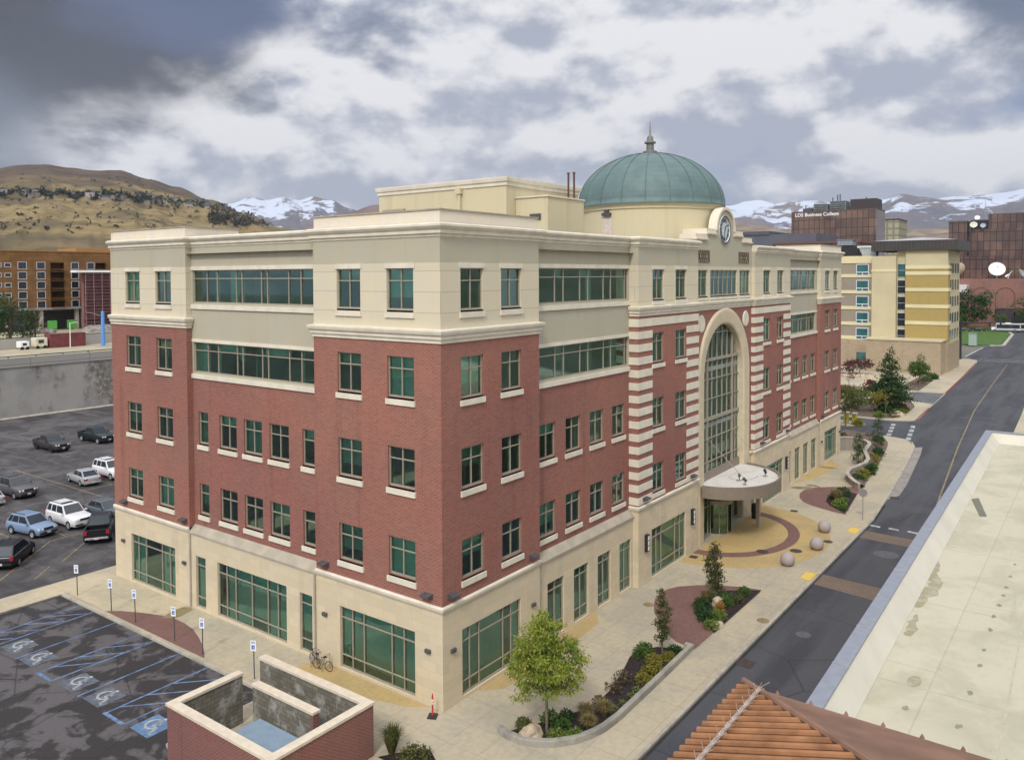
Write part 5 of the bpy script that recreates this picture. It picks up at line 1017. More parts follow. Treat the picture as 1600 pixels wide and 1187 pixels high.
q = MB(); q.poly([(-1.05+.42*math.cos(2*math.pi*j/20), -21.04+.2*math.sin(2*math.pi*j/20)) for j in range(20)], 8.1765); q.build('ponding_stain', RST, WBL); q = MB(); q.slab([(23.86, -19.5), (24.3, -19.8), (20.51, -20.64), (20.29, -20.34)][::-1], 8.17, 8.2); q.build('membrane_patch', RSD, WBL)
q = MB(); 
for k in range(4): q.quad((43, -22.6-3.1*k, 8.1745), (-14, -23.85-3.1*k, 8.1745), (-14, -23.91-3.1*k, 8.1745), (43, -22.66-3.1*k, 8.1745))
for k in range(7): x = 36-7.5*k; q.quad((x, -19.5, 8.1743), (x+.06, -19.5, 8.1743), (x+.8, -50, 8.1743), (x+.74, -50, 8.1743))
q.build('membrane_seam', plain('seam_membrane', (0.41, 0.38, 0.275), .8, .3, 0, .1), WBL)
TC1 = plain('terracotta_tile', (0.275, 0.132, 0.062), 0.8, 0.2, 0, 0.25, 2.2); TC2 = plain('terracotta_shaded_brown', (0.215, 0.12, 0.08), 0.7, 0.25, 0, 0.2, 1.2)  # the darker brown has the right slope's shade put into its colour
TR = thing('tiled_roof_tower', 'rust orange hipped roof of corrugated tile at the lower right', 'building')
ax0, ay0, ez = -15.53, -20.93, 14.0; S_ = 6.2; sl = 0.31; px0, py0 = ax0-2*S_, ay0-2*S_
q = MB(); q.box(px0+.5, py0+.5, 0, ax0-.5, ay0-.5, 13.7); q.build('wall', mk_stone('tower_stucco', (0.4, 0.3, 0.22), 3, 3), TR)
q = MB(); pk = (ax0-S_, ay0-S_, ez+S_*sl)
cs = [(ax0, ay0, ez), (px0, ay0, ez), (px0, py0, ez), (ax0, py0, ez)]
for k in range(4): q.quad(cs[k], cs[(k+1) % 4], pk)
for k in range(4): a, b = cs[k], cs[(k+1) % 4]; q.quad(a, b, (b[0], b[1], ez-.35), (a[0], a[1], ez-.35))
q.quad(*[(x, y, ez-.35) for x, y, z in cs]); q.build('roof_deck', TC2, TR)
q = MB()                                                               # rolls run down the slope towards each eave
for k in range(1, 60):
    u = k*2*S_/60
    for fc in (0, 1):
        run = min(u, 2*S_-u)
        if fc == 0: a, b = (ax0-u, ay0+.06, ez+.03), (ax0-u, ay0-run, ez+run*sl+.03)
        else: a, b = (ax0+.06, ay0-u, ez+.03), (ax0-run, ay0-u, ez+run*sl+.03)
        if fc == 0: q.tube(a, b, .052, n=8)
tq = q.build('tile_roll', TC1, TR)
q = MB(); q.tube((ax0+.03, ay0+.03, ez+.05), (pk[0], pk[1], pk[2]+.06), .06, n=8); q.build('hip_cap', TC2, TR)
q = MB()
for k in range(1, 22): u = k*2*S_/22; q.lathe([(0, 0), (.04, 0), (0, .07)], (ax0+.02, ay0-u, ez), 6)
islands(q, 'eave_clip', TC2, TR)
q = MB(); q.obox((ax0-3.5, ay0-.42, ez+.24), (3.1, 0, 0), (0, .03, 0), (0, 0, .015))
for k in range(70): x = ax0-.45-k*.088; q.tube((x, ay0-.42, ez+.26), (x-.03, ay0-.6+.1*(k % 3), ez+.42), .007, n=4)
q.build('spike_strip', plain('pale_bird_spike_strip', (0.40, 0.33, 0.28), 0.6, 0.3), TR)

# ------------------------------------------------------------------ vehicles
def paint(name, c): return plain(name, c, 0.28, 0.6, 0.15, 0.03)
CGL = plain('car_glass', (0.018, 0.024, 0.03), 0.06, 0.8); TYRE = plain('tyre_rubber', (0.02, 0.02, 0.021), 0.8, 0.2); RIM = plain('alloy_rim', (0.42, 0.43, 0.44), 0.35, 0.5, 0.5)
HEADL = plain('headlamp_glass', (0.62, 0.64, 0.66), 0.15, 0.7); TAILL = plain('tail_lamp_red', (0.35, 0.015, 0.02), 0.25, 0.6); PLATE = plain('licence_plate', (0.6, 0.55, 0.5), 0.5, 0.3); TRIMB = plain('black_trim', (0.02, 0.02, 0.022), 0.6, 0.3)
def loft(secs):
    q = MB(); P = len(secs[0])
    for s in secs: q.v += s
    for k in range(len(secs)-1):
        for j in range(P-1): a = k*P+j; q.f.append((a, a+1, a+P+1, a+P)); q.m.append(0)
        q.f.append((k*P+P-1, k*P, k*P+P, k*P+2*P-1)); q.m.append(0)
    q.f.append(tuple(range(P))[::-1]); q.f.append(tuple((len(secs)-1)*P+j for j in range(P))); q.m += [0, 0]; return q
def car(kind, mat, lab, x, y, heading, name=None, rims=RIM, plate=True):
    K = dict(
      sedan=dict(L=4.75, W=1.80, r=.33, wb=2.75, gc=.2, zm=.55, belt=.93, hood=.84, trunk=.98, top=1.49, cab=(1.0, .15, -1.15, -1.95)),
      crossover=dict(L=4.5, W=1.82, r=.35, wb=2.67, gc=.24, zm=.62, belt=1.02, hood=.98, trunk=1.08, top=1.67, cab=(1.05, .25, -1.6, -2.15)),
      suv=dict(L=4.8, W=1.92, r=.39, wb=2.79, gc=.28, zm=.72, belt=1.16, hood=1.10, trunk=1.16, top=1.86, cab=(.85, .2, -2.0, -2.3)),
      pickup=dict(L=5.75, W=1.98, r=.40, wb=3.6, gc=.34, zm=.8, belt=1.24, hood=1.17, trunk=1.24, top=1.90, cab=(.95, .25, -1.1, -1.35)))[kind]
    L, W, r = K['L'], K['W'], K['r']; h = L/2; hw = W/2; t = thing(name or {'sedan': 'parked_car', 'crossover': 'parked_car', 'suv': 'parked_car', 'pickup': 'pickup_truck'}[kind], lab, 'pickup truck' if kind == 'pickup' else 'car', (x, y, FL0), R(heading))
    gc, belt, hood, zm = K['gc'], K['belt'], K['hood'], K['zm']; c0, c1, c2, c3 = K['cab']
    rear = c3-.02 if kind == 'pickup' else -h
    def sec(px, w, zb, zs): 
        pts = [(.84*w, zb), (.98*w, zb+.1), (w, zm), (.975*w, zs-.1), (.93*w, zs-.02), (.80*w, zs+.015), (.4*w, zs+.035)]
        return [(px, a, z) for a, z in pts]+[(px, -a, z) for a, z in pts[::-1]]
    st = [(h, .80*hw, gc+.12, hood-.22), (h-.06, .88*hw, gc+.03, hood-.14), (h-.3, .96*hw, gc, hood-.07), (h-.75, hw, gc, hood-.03), (c0+.05, hw, gc, hood+.03), (c0-.35, hw, gc, belt), (c2, hw, gc, belt)]
    if kind == 'pickup': st += [(rear, hw, gc, belt)]
    elif kind == 'sedan': st += [(c3+.1, hw, gc, belt+.03), (-h+.35, .97*hw, gc, K['trunk']), (-h+.07, .9*hw, gc+.06, K['trunk']-.06), (-h, .84*hw, gc+.14, K['trunk']-.2)]
    else: st += [(-h+.35, .98*hw, gc, belt), (-h+.06, .93*hw, gc+.05, belt-.03), (-h, .88*hw, gc+.13, belt-.14)]
    loft([sec(*s) for s in st]).build('body', mat, t, smooth=True)
    bw_, tw = .93*hw, .75*hw; zt = K['top']; zc = belt-.02
    def cabin(px, wv, z): return [(px, wv, z), (px, -wv, z)]
    # greenhouse with slightly crowned roof
    q = MB(); A = [(c0, bw_*.97, zc), (c0, -bw_*.97, zc)]; B = [(c1, tw, zt-.04), (c1, -tw, zt-.04)]; Cc = [(c2, tw, zt-.05), (c2, -tw, zt-.05)]; Dd = [(c3, bw_*.95, zc), (c3, -bw_*.95, zc)]
    q.quad(A[0], B[0], B[1], A[1]); q.quad(B[0], (c1-.15, tw*.9, zt), (c1-.15, -tw*.9, zt), B[1]); q.quad((c1-.15, tw*.9, zt), (c2+.12, tw*.9, zt), (c2+.12, -tw*.9, zt), (c1-.15, -tw*.9, zt))
    q.quad((c2+.12, tw*.9, zt), Cc[0], Cc[1], (c2+.12, -tw*.9, zt)); q.quad(Cc[0], Dd[0], Dd[1], Cc[1])
    for s in (0, 1): q.quad(A[s], B[s], Cc[s], Dd[s]); q.quad(B[s], (c1-.15, (1-2*s)*tw*.9, zt), (c2+.12, (1-2*s)*tw*.9, zt), Cc[s])
    q.build('cabin', mat, t, weld=True, bevel=.03)
    def patch(nm, a, b, c, d, ins, off, mt=CGL):                        # pane inset in a quad and standing 8 mm proud of it
        a, b, c, d = map(Vector, (a, b, c, d)); ctr = (a+b+c+d)/4; n_ = (b-a).cross(d-a).normalized(); n_ = -n_ if n_.dot(ctr-Vector((-.4, 0, .8))) < 0 else n_
        f = lambda p: p+(ctr-p)*ins+n_*off; q = MB(); q.quad(f(a), f(b), f(c), f(d)); return q.build(nm, mt, t)
    patch('windscreen', A[0], B[0], B[1], A[1], .1, .012); patch('rear_window', Cc[0], Dd[0], Dd[1], Cc[1], .13, .012)
    for s in (0, 1):
        lo = lambda f: Vector(A[s]).lerp(Vector(Dd[s]), f); hi = lambda f: Vector(B[s]).lerp(Vector(Cc[s]), f)
        cuts = {'sedan': ((.06, .5, .03, .47), (.53, .9, .53, .98)), 'crossover': ((.06, .45, .03, .38), (.49, .76, .42, .74), (.79, .93, .78, .97)), 'suv': ((.06, .42, .03, .36), (.46, .70, .40, .68), (.75, .95, .74, .96)), 'pickup': ((.07, .52, .04, .47), (.57, .93, .53, .95))}[kind]
        for l0, l1, h0, h1 in cuts:
            up_ = lambda f, g_: lo(f).lerp(hi(g_), .12); dn = lambda f, g_: lo(f).lerp(hi(g_), .90); patch('side_window', up_(l0, h0), dn(l0, h0), dn(l1, h1), up_(l1, h1), 0.0, .012)
    for wx in (K['wb']/2+(.08 if kind != 'pickup' else -.05)+.05, -K['wb']/2+.05+(0 if kind != 'pickup' else -.1)):
        for s in (1, -1):
            q = MB(); q.lathe([(r*.62, -.1), (r*.95, -.11), (r, -.07), (r, .07), (r*.95, .11), (r*.62, .1)], (wx, s*(hw-.085), r), 20, axis='y'); wobj = q.build('wheel', TYRE, t)
            q = MB(); q.lathe([(0, s*.085), (r*.2, s*.09), (r*.45, s*.07), (r*.63, s*.1)], (wx, s*(hw-.085), r), 10, axis='y'); q.build('rim', rims, wobj)
            q = MB(); q.lathe([(r*1.02, s*.0), (r*1.16, s*.012), (r*1.16, -s*.15)], (wx, s*(hw+.004), r+.02), 16, R(-8), R(188), axis='y'); q.build('wheel_arch', TRIMB if kind in ('crossover', 'pickup') else mat, t)
    fh = hood-.2
    for s in (1, -1):
        q = MB(); q.obox((h-.1, s*.68*hw, fh-.02), (.09, 0, 0), (-.04*s, .2*hw, 0), (-.03, 0, .075)); q.build('headlight', HEADL, t, bevel=.02)
        q = MB(); zt_ = (K['trunk']-.2) if kind != 'pickup' else belt-.25; q.obox((-h+.03, s*.82*hw, zt_), (.05, 0, 0), (0, .13*hw if kind != 'sedan' else .2*hw, 0), (0, 0, .16 if kind != 'sedan' else .075)); q.build('tail_light', TAILL, t, bevel=.015)
        q = MB(); q.obox((c0-.12, s*(hw+.07), belt+.06), (.06, 0, 0), (0, .1, 0), (0, 0, .075)); q.build('wing_mirror', mat if kind != 'pickup' else TRIMB, t, bevel=.02)
    q = MB(); q.obox((h-.015, 0, fh-.02), (.035, 0, 0), (0, .42*hw, 0), (0, 0, .085)); q.build('grille', TRIMB, t, bevel=.015)
    q = MB(); q.obox((h-.0, 0, gc+.2), (.07, 0, 0), (0, .82*hw, 0), (0, 0, .07)); q.build('front_bumper', TRIMB if kind != 'sedan' else mat, t, bevel=.03)
    q = MB(); q.obox((-h, 0, gc+.2), (.07, 0, 0), (0, .86*hw, 0), (0, 0, .08)); q.build('rear_bumper', RIM if kind == 'pickup' else mat, t, bevel=.03)
    q = MB(); q.obox((h+.075, 0, gc+.24), (.008, 0, 0), (0, .16, 0), (0, 0, .075)); q.build('licence_plate', PLATE, t); q = MB(); q.obox((-h-.078, 0, gc+.28 if kind != 'pickup' else gc+.2), (.008, 0, 0), (0, .16, 0), (0, 0, .075)); q.build('licence_plate', PLATE, t)
    if kind in ('suv', 'crossover'):
        for s in (1, -1): q = MB(); q.tube((c1-.2, s*tw*.88, zt+.07), (c2+.2, s*tw*.88, zt+.07), .022, n=6); q.tube((c1-.2, s*tw*.88, zt), (c1-.2, s*tw*.88, zt+.07), .02, n=5); q.tube((c2+.2, s*tw*.88, zt), (c2+.2, s*tw*.88, zt+.07), .02, n=5); q.build('roof_rail', TRIMB, t)
    if kind == 'suv': q = MB(); q.obox((c1-.55, 0, zt+.004), (.28, 0, 0), (0, .5*hw, 0), (0, 0, .006)); q.build('sunroof', CGL, t)
    if kind == 'pickup':
        b = MB(); x0, x1 = -h+.03, rear-.01
        for s in (1, -1): b.box(x0+.05, s*hw*.975, gc+.05, x1, s*(hw*.975-.14), belt-.01)
        b.box(x0+.05, -hw*.83, gc+.25, x1, hw*.83, gc+.35); b.box(x1-.06, -hw*.83, gc+.35, x1, hw*.83, belt-.01); b.build('bed', mat, t, bevel=.02)
        b = MB(); b.box(x0, -hw*.96, gc+.25, x0+.06, hw*.96, belt-.015); b.build('tailgate', mat, t, bevel=.02)
        b = MB(); b.box(x0+.07, -hw*.825, gc+.352, x1-.07, hw*.825, gc+.37); b.build('bed_liner', TRIMB, t)
    return t
PB = paint('black_car_paint', (0.012, 0.012, 0.015)); PGR = paint('dark_green_car_paint', (0.012, 0.022, 0.022)); PDG = paint('dark_grey_car_paint', (0.045, 0.042, 0.042)); PSL = paint('silver_car_paint', (0.36, 0.37, 0.37)); PW = paint('white_car_paint', (0.74, 0.74, 0.73)); PLB = paint('light_blue_car_paint', (0.20, 0.28, 0.40)); PSG = paint('slate_grey_car_paint', (0.10, 0.12, 0.14)); PBR = paint('taupe_car_paint', (0.10, 0.095, 0.10)); PRD = paint('red_car_paint', (0.30, 0.03, 0.035))
car('pickup', PDG, 'dark matte pickup truck with black wheels standing alone near the retaining wall', 17.35, 80.0, -88, rims=TYRE)
car('pickup', PGR, 'dark green pickup truck half hidden behind the building edge near the retaining wall', 23.2, 80.6, -86)
car('sedan', PSL, 'silver sedan seen from behind beside a white off-roader', 11.75, 60.2, 86)
car('suv', PW, 'white off-roader partly hidden by the building beside the silver sedan', 14.7, 60.3, -88)
car('suv', PBR, 'grey brown off-roader facing us at the left picture edge', 5.45, 60.6, -86)
car('sedan', PSL, 'silver car cut off by the left picture edge', 2.55, 59.8, 88)
car('suv', PW, 'white off-roader with roof rails parked facing us in front of the slate sedan', 4.0, 46.5, -87)
car('crossover', PLB, 'light blue crossover parked nose towards us', 0.95, 46.6, -80)
car('sedan', PSG, 'slate grey sedan behind the black pickup and next to the white off-roader', 7.1, 46.3, -86)
car('pickup', PB, 'black pickup truck seen from its tailgate beside the building', 4.25, 41.5, 56)
car('crossover', PB, 'black crossover seen from behind at the left picture edge', -2.9, 40.6, 48)
car('sedan', PRD, 'red car on the hotel forecourt behind green trees', 122.5, 12.5, -95)
# bus and cars by the far lawn
def bus(x, y, rz, lab):
    t = thing('shuttle_bus', lab, 'bus', (x, y, 0), R(rz)); q = MB(); q.box(-4.6, -1.2, .45, 3.2, 1.2, 3.0); q.build('body', plain('bus_white', (0.45, 0.45, 0.46)), t, bevel=.12); q = MB(); q.box(3.2, -1.05, .45, 4.6, 1.05, 1.5); q.build('bonnet', PWHITE, t, bevel=.15)
    for s in (1, -1):
        q = MB(); q.box(-4.3, s*1.205, 1.25, 2.9, s*1.212, 2.6); q.build('side_window', CGL, t)
        for wx in (-2.8, 3.4): q = MB(); q.lathe([(.2, -.13), (.45, -.13), (.45, .13), (.2, .13)], (wx, s*1.08, .45), 16, axis='y'); w = q.build('wheel', TYRE, t); q = MB(); q.lathe([(0, s*.1), (.25, s*.1)], (wx, s*1.08, .45), 10, axis='y'); q.build('rim', RIM, w)
    q = MB(); q.quad((3.22, -1, 1.6), (3.22, 1, 1.6), (3.205, 1, 2.7), (3.205, -1, 2.7)); q.build('windscreen', CGL, t); q = MB(); q.box(-1.5, -.7, 3.0, .2, .7, 3.25); q.build('roof_unit', PWHITE, t, bevel=.05)
bus(314.5, 6.2, 95, 'white shuttle bus with dark windows behind the far lawn'); bus(316, -1.2, 80, 'white minibus at the right edge behind the far lawn')
def farcar(x, y, rz, m_, lab): car('sedan', m_, lab, x, y, rz)
farcar(313, 15.0, 95, PB, 'black car parked left of the shuttle bus'); farcar(310, 19.5, 95, PDG, 'dark grey car parked far behind the lawn, left of black car')

# ------------------------------------------------------------------ vegetation
def leaves(mb, pos, size, r, stretch=2.0, droop=0.0):
    """one leaf: a folded diamond of four corners"""
    d = Vector((r.gauss(0, 1), r.gauss(0, 1), r.gauss(0, .8)-droop)).normalized(); s = d.cross(Vector((r.gauss(0, 1), r.gauss(0, 1), r.gauss(0, 1)))).normalized()
    p = Vector(pos); l = size*r.uniform(.7, 1.3); w = l/stretch
    mb.quad(p, p+d*l*.5+s*w*.5, p+d*l, p+d*l*.5-s*w*.5)
def crown(mb, blobs, n, size, r, stretch=2.0, droop=0.0, shell=.55, clump=0, cs=.35):
    vol = [b[3]*b[4]*b[5] for b in blobs]; tot = sum(vol)
    for b, v in zip(blobs, vol):
        k = int(n*v/tot); cl = []
        if clump:
            for _ in range(clump):
                u = Vector((r.gauss(0, 1), r.gauss(0, 1), r.gauss(0, 1))).normalized()*(shell+(1-shell)*r.random()**.6); cl.append(u)
        for _ in range(k):
            if clump: u = r.choice(cl)+Vector((r.gauss(0, cs), r.gauss(0, cs), r.gauss(0, cs*.7)))*.55
            else: u = Vector((r.gauss(0, 1), r.gauss(0, 1), r.gauss(0, 1))).normalized()*(shell+(1-shell)*r.random())*r.uniform(.85, 1.08)
            leaves(mb, (b[0]+u.x*b[3], b[1]+u.y*b[4], b[2]+u.z*b[5]), size, r, stretch, droop)
BARK = plain('grey_bark', (0.16, 0.125, 0.095), 0.9, 0.1, 0, .25, 8)
def trunk_mesh(h, r0, r1, limbs, r, lean=(0, 0)):
    q = MB(); pr = Vector((0, 0, -.1)); n = 5; pts = []
    for k in range(1, n+1): p = Vector((lean[0]*k/n+r.gauss(0, .02)*h/4, lean[1]*k/n+r.gauss(0, .02)*h/4, h*k/n)); q.tube(pr, p, r0+(r1-r0)*(k-1)/n, r0+(r1-r0)*k/n, 8, cap=False); pts.append(p); pr = p
    for (z, az, ln, el) in limbs:
        f = max(0, min(n-1, int(z/h*n)-0)); b = Vector((lean[0]*z/h, lean[1]*z/h, z)); d = Vector((math.cos(az)*math.cos(el), math.sin(az)*math.cos(el), math.sin(el))); m_ = b+d*ln*.55+Vector((0, 0, ln*.06)); e_ = m_+(d+Vector((0, 0, .25))).normalized()*ln*.5
        rr_ = (r0+(r1-r0)*z/h)*.5; q.tube(b, m_, rr_, rr_*.6, 6, cap=False); q.tube(m_, e_, rr_*.6, rr_*.15, 5, cap=False)
    return q
def tree(name, lab, x, y, z, h, tr, limbs, blobs, n, size, mat, seed, stretch=2.0, droop=0.0, clump=0, cs=.35, group=None, shell=.45, bark=BARK):
    r = random.Random(seed); t = thing(name, lab, 'tree', (x, y, z), 0, group)
    trunk_mesh(h, tr, tr*.35, limbs, r).build('trunk', bark, t, smooth=True)
    q = MB(); crown(q, blobs, n, size, r, stretch, droop, shell, clump, cs); q.build('crown', mat, t); return t
def auto_limbs(r, z0, z1, n, ln, el=.6): return [(z0+(z1-z0)*k/n, r.uniform(0, 6.28), ln*r.uniform(.7, 1.1), el+r.uniform(-.2, .2)) for k in range(n)]
r = random.Random(11)
LF_Y = mk_leaf('yellow_green_leaf', (0.21, 0.27, 0.035), (0.34, 0.36, 0.06), (0.15, 0.235, 0.035)); LF_D = mk_leaf('dark_green_leaf', (0.022, 0.058, 0.02), (0.05, 0.10, 0.028)); LF_G = mk_leaf('mid_green_leaf', (0.05, 0.11, 0.025), (0.10, 0.16, 0.035)); LF_O = mk_leaf('olive_leaf', (0.085, 0.10, 0.028), (0.14, 0.14, 0.045)); LF_R = mk_leaf('dark_red_leaf', (0.12, 0.02, 0.025), (0.20, 0.035, 0.03)); LF_RB = mk_leaf('maroon_leaf', (0.07, 0.022, 0.028), (0.12, 0.05, 0.04)); LF_GD = mk_leaf('gold_leaf', (0.25, 0.20, 0.035), (0.17, 0.17, 0.03)); LF_LM = mk_leaf('lime_leaf', (0.20, 0.24, 0.05), (0.13, 0.20, 0.04)); LF_TAN = mk_leaf('tan_grass_blade', (0.28, 0.22, 0.10), (0.20, 0.17, 0.065)); LF_OR = mk_leaf('orange_leaf', (0.40, 0.16, 0.03), (0.30, 0.17, 0.03)); LF_BR = mk_leaf('brown_leaf', (0.11, 0.085, 0.045), (0.15, 0.12, 0.07)); LF_BG = mk_leaf('bronze_green_leaf', (0.075, 0.09, 0.03), (0.125, 0.125, 0.05))
# honey locust by the front corner
bl_ = [(-.9, 1.05, 3.25, .5, .5, .45), (1.0, -1.0, 3.3, .5, .5, .45), (.95, -1.05, 2.4, .45, .45, .38), (-.45, .75, 4.45, .45, .45, .5), (0, 0, 2.05, .9, .9, .45), (-.1, .1, 5.3, .42, .42, .4), (0, 0, 4.55, .85, .85, .75), (-.75, .35, 3.9, .85, .8, .65), (.75, -.5, 3.85, .9, .85, .65), (.1, .75, 3.5, .9, .8, .6), (-.1, -.6, 3.3, 1.0, .9, .65), (-.8, .75, 2.9, .7, .65, .5), (.85, -.7, 2.85, .7, .65, .5), (.2, .2, 2.7, 1.1, 1.0, .5), (-.85, .75, 1.95, .5, .5, .45), (.6, -.6, 2.1, .7, .6, .4), (0.2, .4, 5.05, .5, .5, .4), (-.3, -.2, 5.0, .45, .45, .35)]
tree('locust_tree', 'feathery yellow green tree in the near planting bed beside the building corner', 1.53, -5.05, .05, 4.6, .075, auto_limbs(r, 1.7, 4.2, 13, 1.5, .45), bl_, 12500, .19, LF_Y, 4, 3.4, .9, clump=18, cs=.33, group=None, shell=.3)
# slender columnar trees
def slender(lab, x, y, z, h, w, mat, seed, n=1300, base=.5, group='slender columnar trees'):
    rr_ = random.Random(seed); b = [(rr_.uniform(-.06, .06)*w, rr_.uniform(-.06, .06)*w, base+(h-base)*(k+.5)/7, w*.5*(1-.62*abs((k-2.2)/5)**1.3)*rr_.uniform(.85, 1.1), w*.5*(1-.62*abs((k-2.2)/5)**1.3), (h-base)/7*.85) for k in range(7)]
    tree('columnar_tree', lab, x, y, z, h*.93, .055, auto_limbs(rr_, base, h*.8, 9, w*.55, 1.1), b, n, .14, mat, seed, 1.8, -.3, clump=16, cs=.4, group=group, shell=.2)
slender('thin bronze green columnar tree at the tip of the near planting bed', 11.74, -5.9, .05, 3.6, .95, LF_BG, 21, 1500, .6)
slender('taller bronze green columnar tree in the leaf shaped bed', 20.67, -5.22, .04, 3.7, 1.15, LF_BG, 22, 2600, .5)
slender('dark green columnar tree in front of the winding garden wall', 65.6, -3.2, .0, 3.5, 1.35, LF_D, 23, 1300, .3)
slender('dark green columnar tree behind the winding garden wall', 72.3, -3.85, .7, 4.6, 1.5, LF_D, 24, 1400, .3)
# trees round the hotel forecourt
bl_ = [(0, 0, 1.6+.95*k, 3.0*(1-k/9.2)+.25, 3.0*(1-k/9.2)+.25, .8) for k in range(9)]
tree('conical_tree', 'large dark green conical tree in front of the yellow hotel', 105.5, 1.9, 0, 9.4, .16, auto_limbs(r, 1.2, 8, 14, 2.0, .2), bl_, 6500, .34, LF_D, 31, 1.8, .1, clump=22, cs=.4, shell=.4)
tree('garden_tree', 'light green spreading tree at the foot of the hotel corner', 139.3, 3.6, 0, 5.2, .1, auto_limbs(r, 1.4, 4.6, 8, 1.8, .5), [(0, 0, 3.2, 2.0, 2.0, 1.3), (1.3, .6, 2.6, 1.4, 1.4, 1.1), (-1.2, -.3, 3.6, 1.3, 1.3, 1.0), (.1, 0, 5.0, .8, .8, .9)], 2600, .33, LF_G, 32, 2, 0, clump=20)
tree('maple_tree', 'small crimson maple beside the dark conical tree', 107.5, 4.9, 0, 3.6, .06, auto_limbs(r, 1.2, 3, 6, 1.0, .5), [(0, 0, 3.5, 1.5, 1.5, .8), (-.5, .5, 3.0, 1.0, 1.0, .7)], 900, .28, LF_R, 33, 1.6, 0, clump=14)
tree('maple_tree', 'small gold and brown tree under the dark conical tree', 103.0, 3.2, 0, 3.2, .06, auto_limbs(r, 1.0, 2.6, 6, 1.0, .5), [(0, 0, 2.5, 1.3, 1.3, .9), (.2, .3, 1.7, .9, .9, .6)], 800, .26, LF_GD, 34, 1.8, 0, clump=14)
tree('maple_tree', 'thin maroon tree on the pale hotel forecourt', 121.0, 11.8, 0, 4.8, .05, auto_limbs(r, 1.6, 4.2, 8, 1.2, .6), [(0, 0, 3.9, 1.5, 1.5, 1.0), (.3, -.2, 2.9, .8, .8, .6)], 420, .28, LF_RB, 35, 1.8, 0, clump=12)
tree('maple_tree', 'wide maroon maple against the hotel wall', 151, 17.2, 0, 3.2, .09, auto_limbs(r, .7, 2.4, 8, 1.8, .4), [(0, 0, 2.3, 2.6, 2.6, 1.2), (1.3, -.9, 1.9, 1.7, 1.7, .9)], 1500, .34, LF_RB, 36, 1.8, 0, clump=20)
tree('street_tree', 'olive green tree beside the far building end, over the island', 88.5, 4.0, 0, 5.4, .1, auto_limbs(r, 1.8, 4.8, 9, 1.7, .5), [(0, 0, 4.2, 2.0, 2.0, 1.4), (.9, -1.0, 3.5, 1.5, 1.5, 1.1), (-.8, 1.0, 4.8, 1.3, 1.3, 1.0), (.2, -.3, 2.7, 1.3, 1.3, .7)], 2700, .28, LF_O, 37, 2, 0, clump=20)
tree('street_tree', 'green tree behind the island tree, left of the dark conical tree', 101.5, 6.3, 0, 4.2, .09, auto_limbs(r, 1.2, 3.6, 9, 1.6, .5), [(0, 0, 2.9, 2.3, 2.3, 1.2), (1.5, -1.2, 2.2, 1.6, 1.6, .9), (-.5, 1.5, 3.0, 1.6, 1.6, .9)], 2200, .28, LF_G, 38, 2, 0, clump=20)
tree('street_tree', 'bare thin young tree on the bed of the far corner', 100.2, 1.3, 0, 4.4, .05, auto_limbs(r, 1.4, 4, 10, .9, .8), [(0, 0, 3.0, .9, .9, 1.1)], 120, .2, LF_GD, 39, 2, 0, clump=10)
# trees behind the far lawn
tree('park_tree', 'tall bushy tree left behind the far lawn', 316, 18.2, .0, 14, .3, auto_limbs(r, 4, 12, 10, 4, .6), [(0, 0, 10.5, 5.5, 5.5, 4.5), (1, -4.5, 8.5, 4.0, 4.0, 3.4), (0, 4.5, 7.5, 3.8, 3.8, 3.2), (0, -6, 12.5, 2.4, 2.4, 2.6), (0, -1, 5.4, 4.5, 4.5, 2.6)], 3600, .75, LF_D, 41, 1.8, 0, clump=24)
tree('park_tree', 'lighter round tree just right of the hotel edge', 312, 22.8, .0, 8.5, .22, auto_limbs(r, 2, 7, 8, 2.6, .6), [(0, 0, 5.8, 3.6, 3.6, 3.6), (0, -2.2, 3.8, 2.6, 2.6, 2.2)], 1500, .6, LF_G, 42, 1.8, 0, clump=18)
tree('park_tree', 'olive tree in front of the arcaded brick hall', 325, 1.4, .0, 11, .24, auto_limbs(r, 4, 10, 8, 3.4, .6), [(0, 0, 9.0, 4.2, 4.2, 3.0), (0, -3, 7.5, 3, 3, 2.0)], 1100, .62, LF_O, 43, 1.8, 0, clump=18)
tree('park_tree', 'small yellow green tree in front of the arcaded hall', 322, 8.9, .0, 5.6, .16, auto_limbs(r, 1, 5, 7, 2, .6), [(0, 0, 3.6, 2.6, 2.6, 2.6)], 800, .5, LF_G, 44, 1.8, 0, clump=16)
tree('park_tree', 'small dark green tree behind the white buses', 322, .2, .0, 5.6, .16, auto_limbs(r, 1, 5, 7, 2, .6), [(0, 0, 3.6, 2.8, 2.8, 2.7)], 900, .5, LF_D, 45, 1.8, 0, clump=16)
# big dark tree at the left beyond the retaining wall
tree('dark_tree', 'big dark tree above the retaining wall at the left edge', 41.5, 152, 8.2, 9, .35, auto_limbs(r, 2, 8, 12, 3.4, .6), [(-3.4, 0, 5.0, 3.8, 3.6, 4.2), (.8, .6, 4.3, 3.6, 3.4, 3.6), (-1.5, 1, 7.8, 2.8, 2.8, 2.2), (3.4, 0, 3.0, 2.0, 2.2, 2.6), (-6.5, 0, 4.4, 3.4, 3.4, 4.2)], 5200, .5, LF_D, 46, 2, .1, clump=26, cs=.45)
tree('bare_tree', 'half bare brown tree next to the dark tree above the retaining wall', 46.2, 152, 8.2, 6.6, .2, auto_limbs(r, 1.5, 6, 18, 2.6, .8), [(0, 0, 3.9, 2.2, 2.2, 2.9)], 700, .3, LF_BR, 47, 2.4, 0, clump=20)
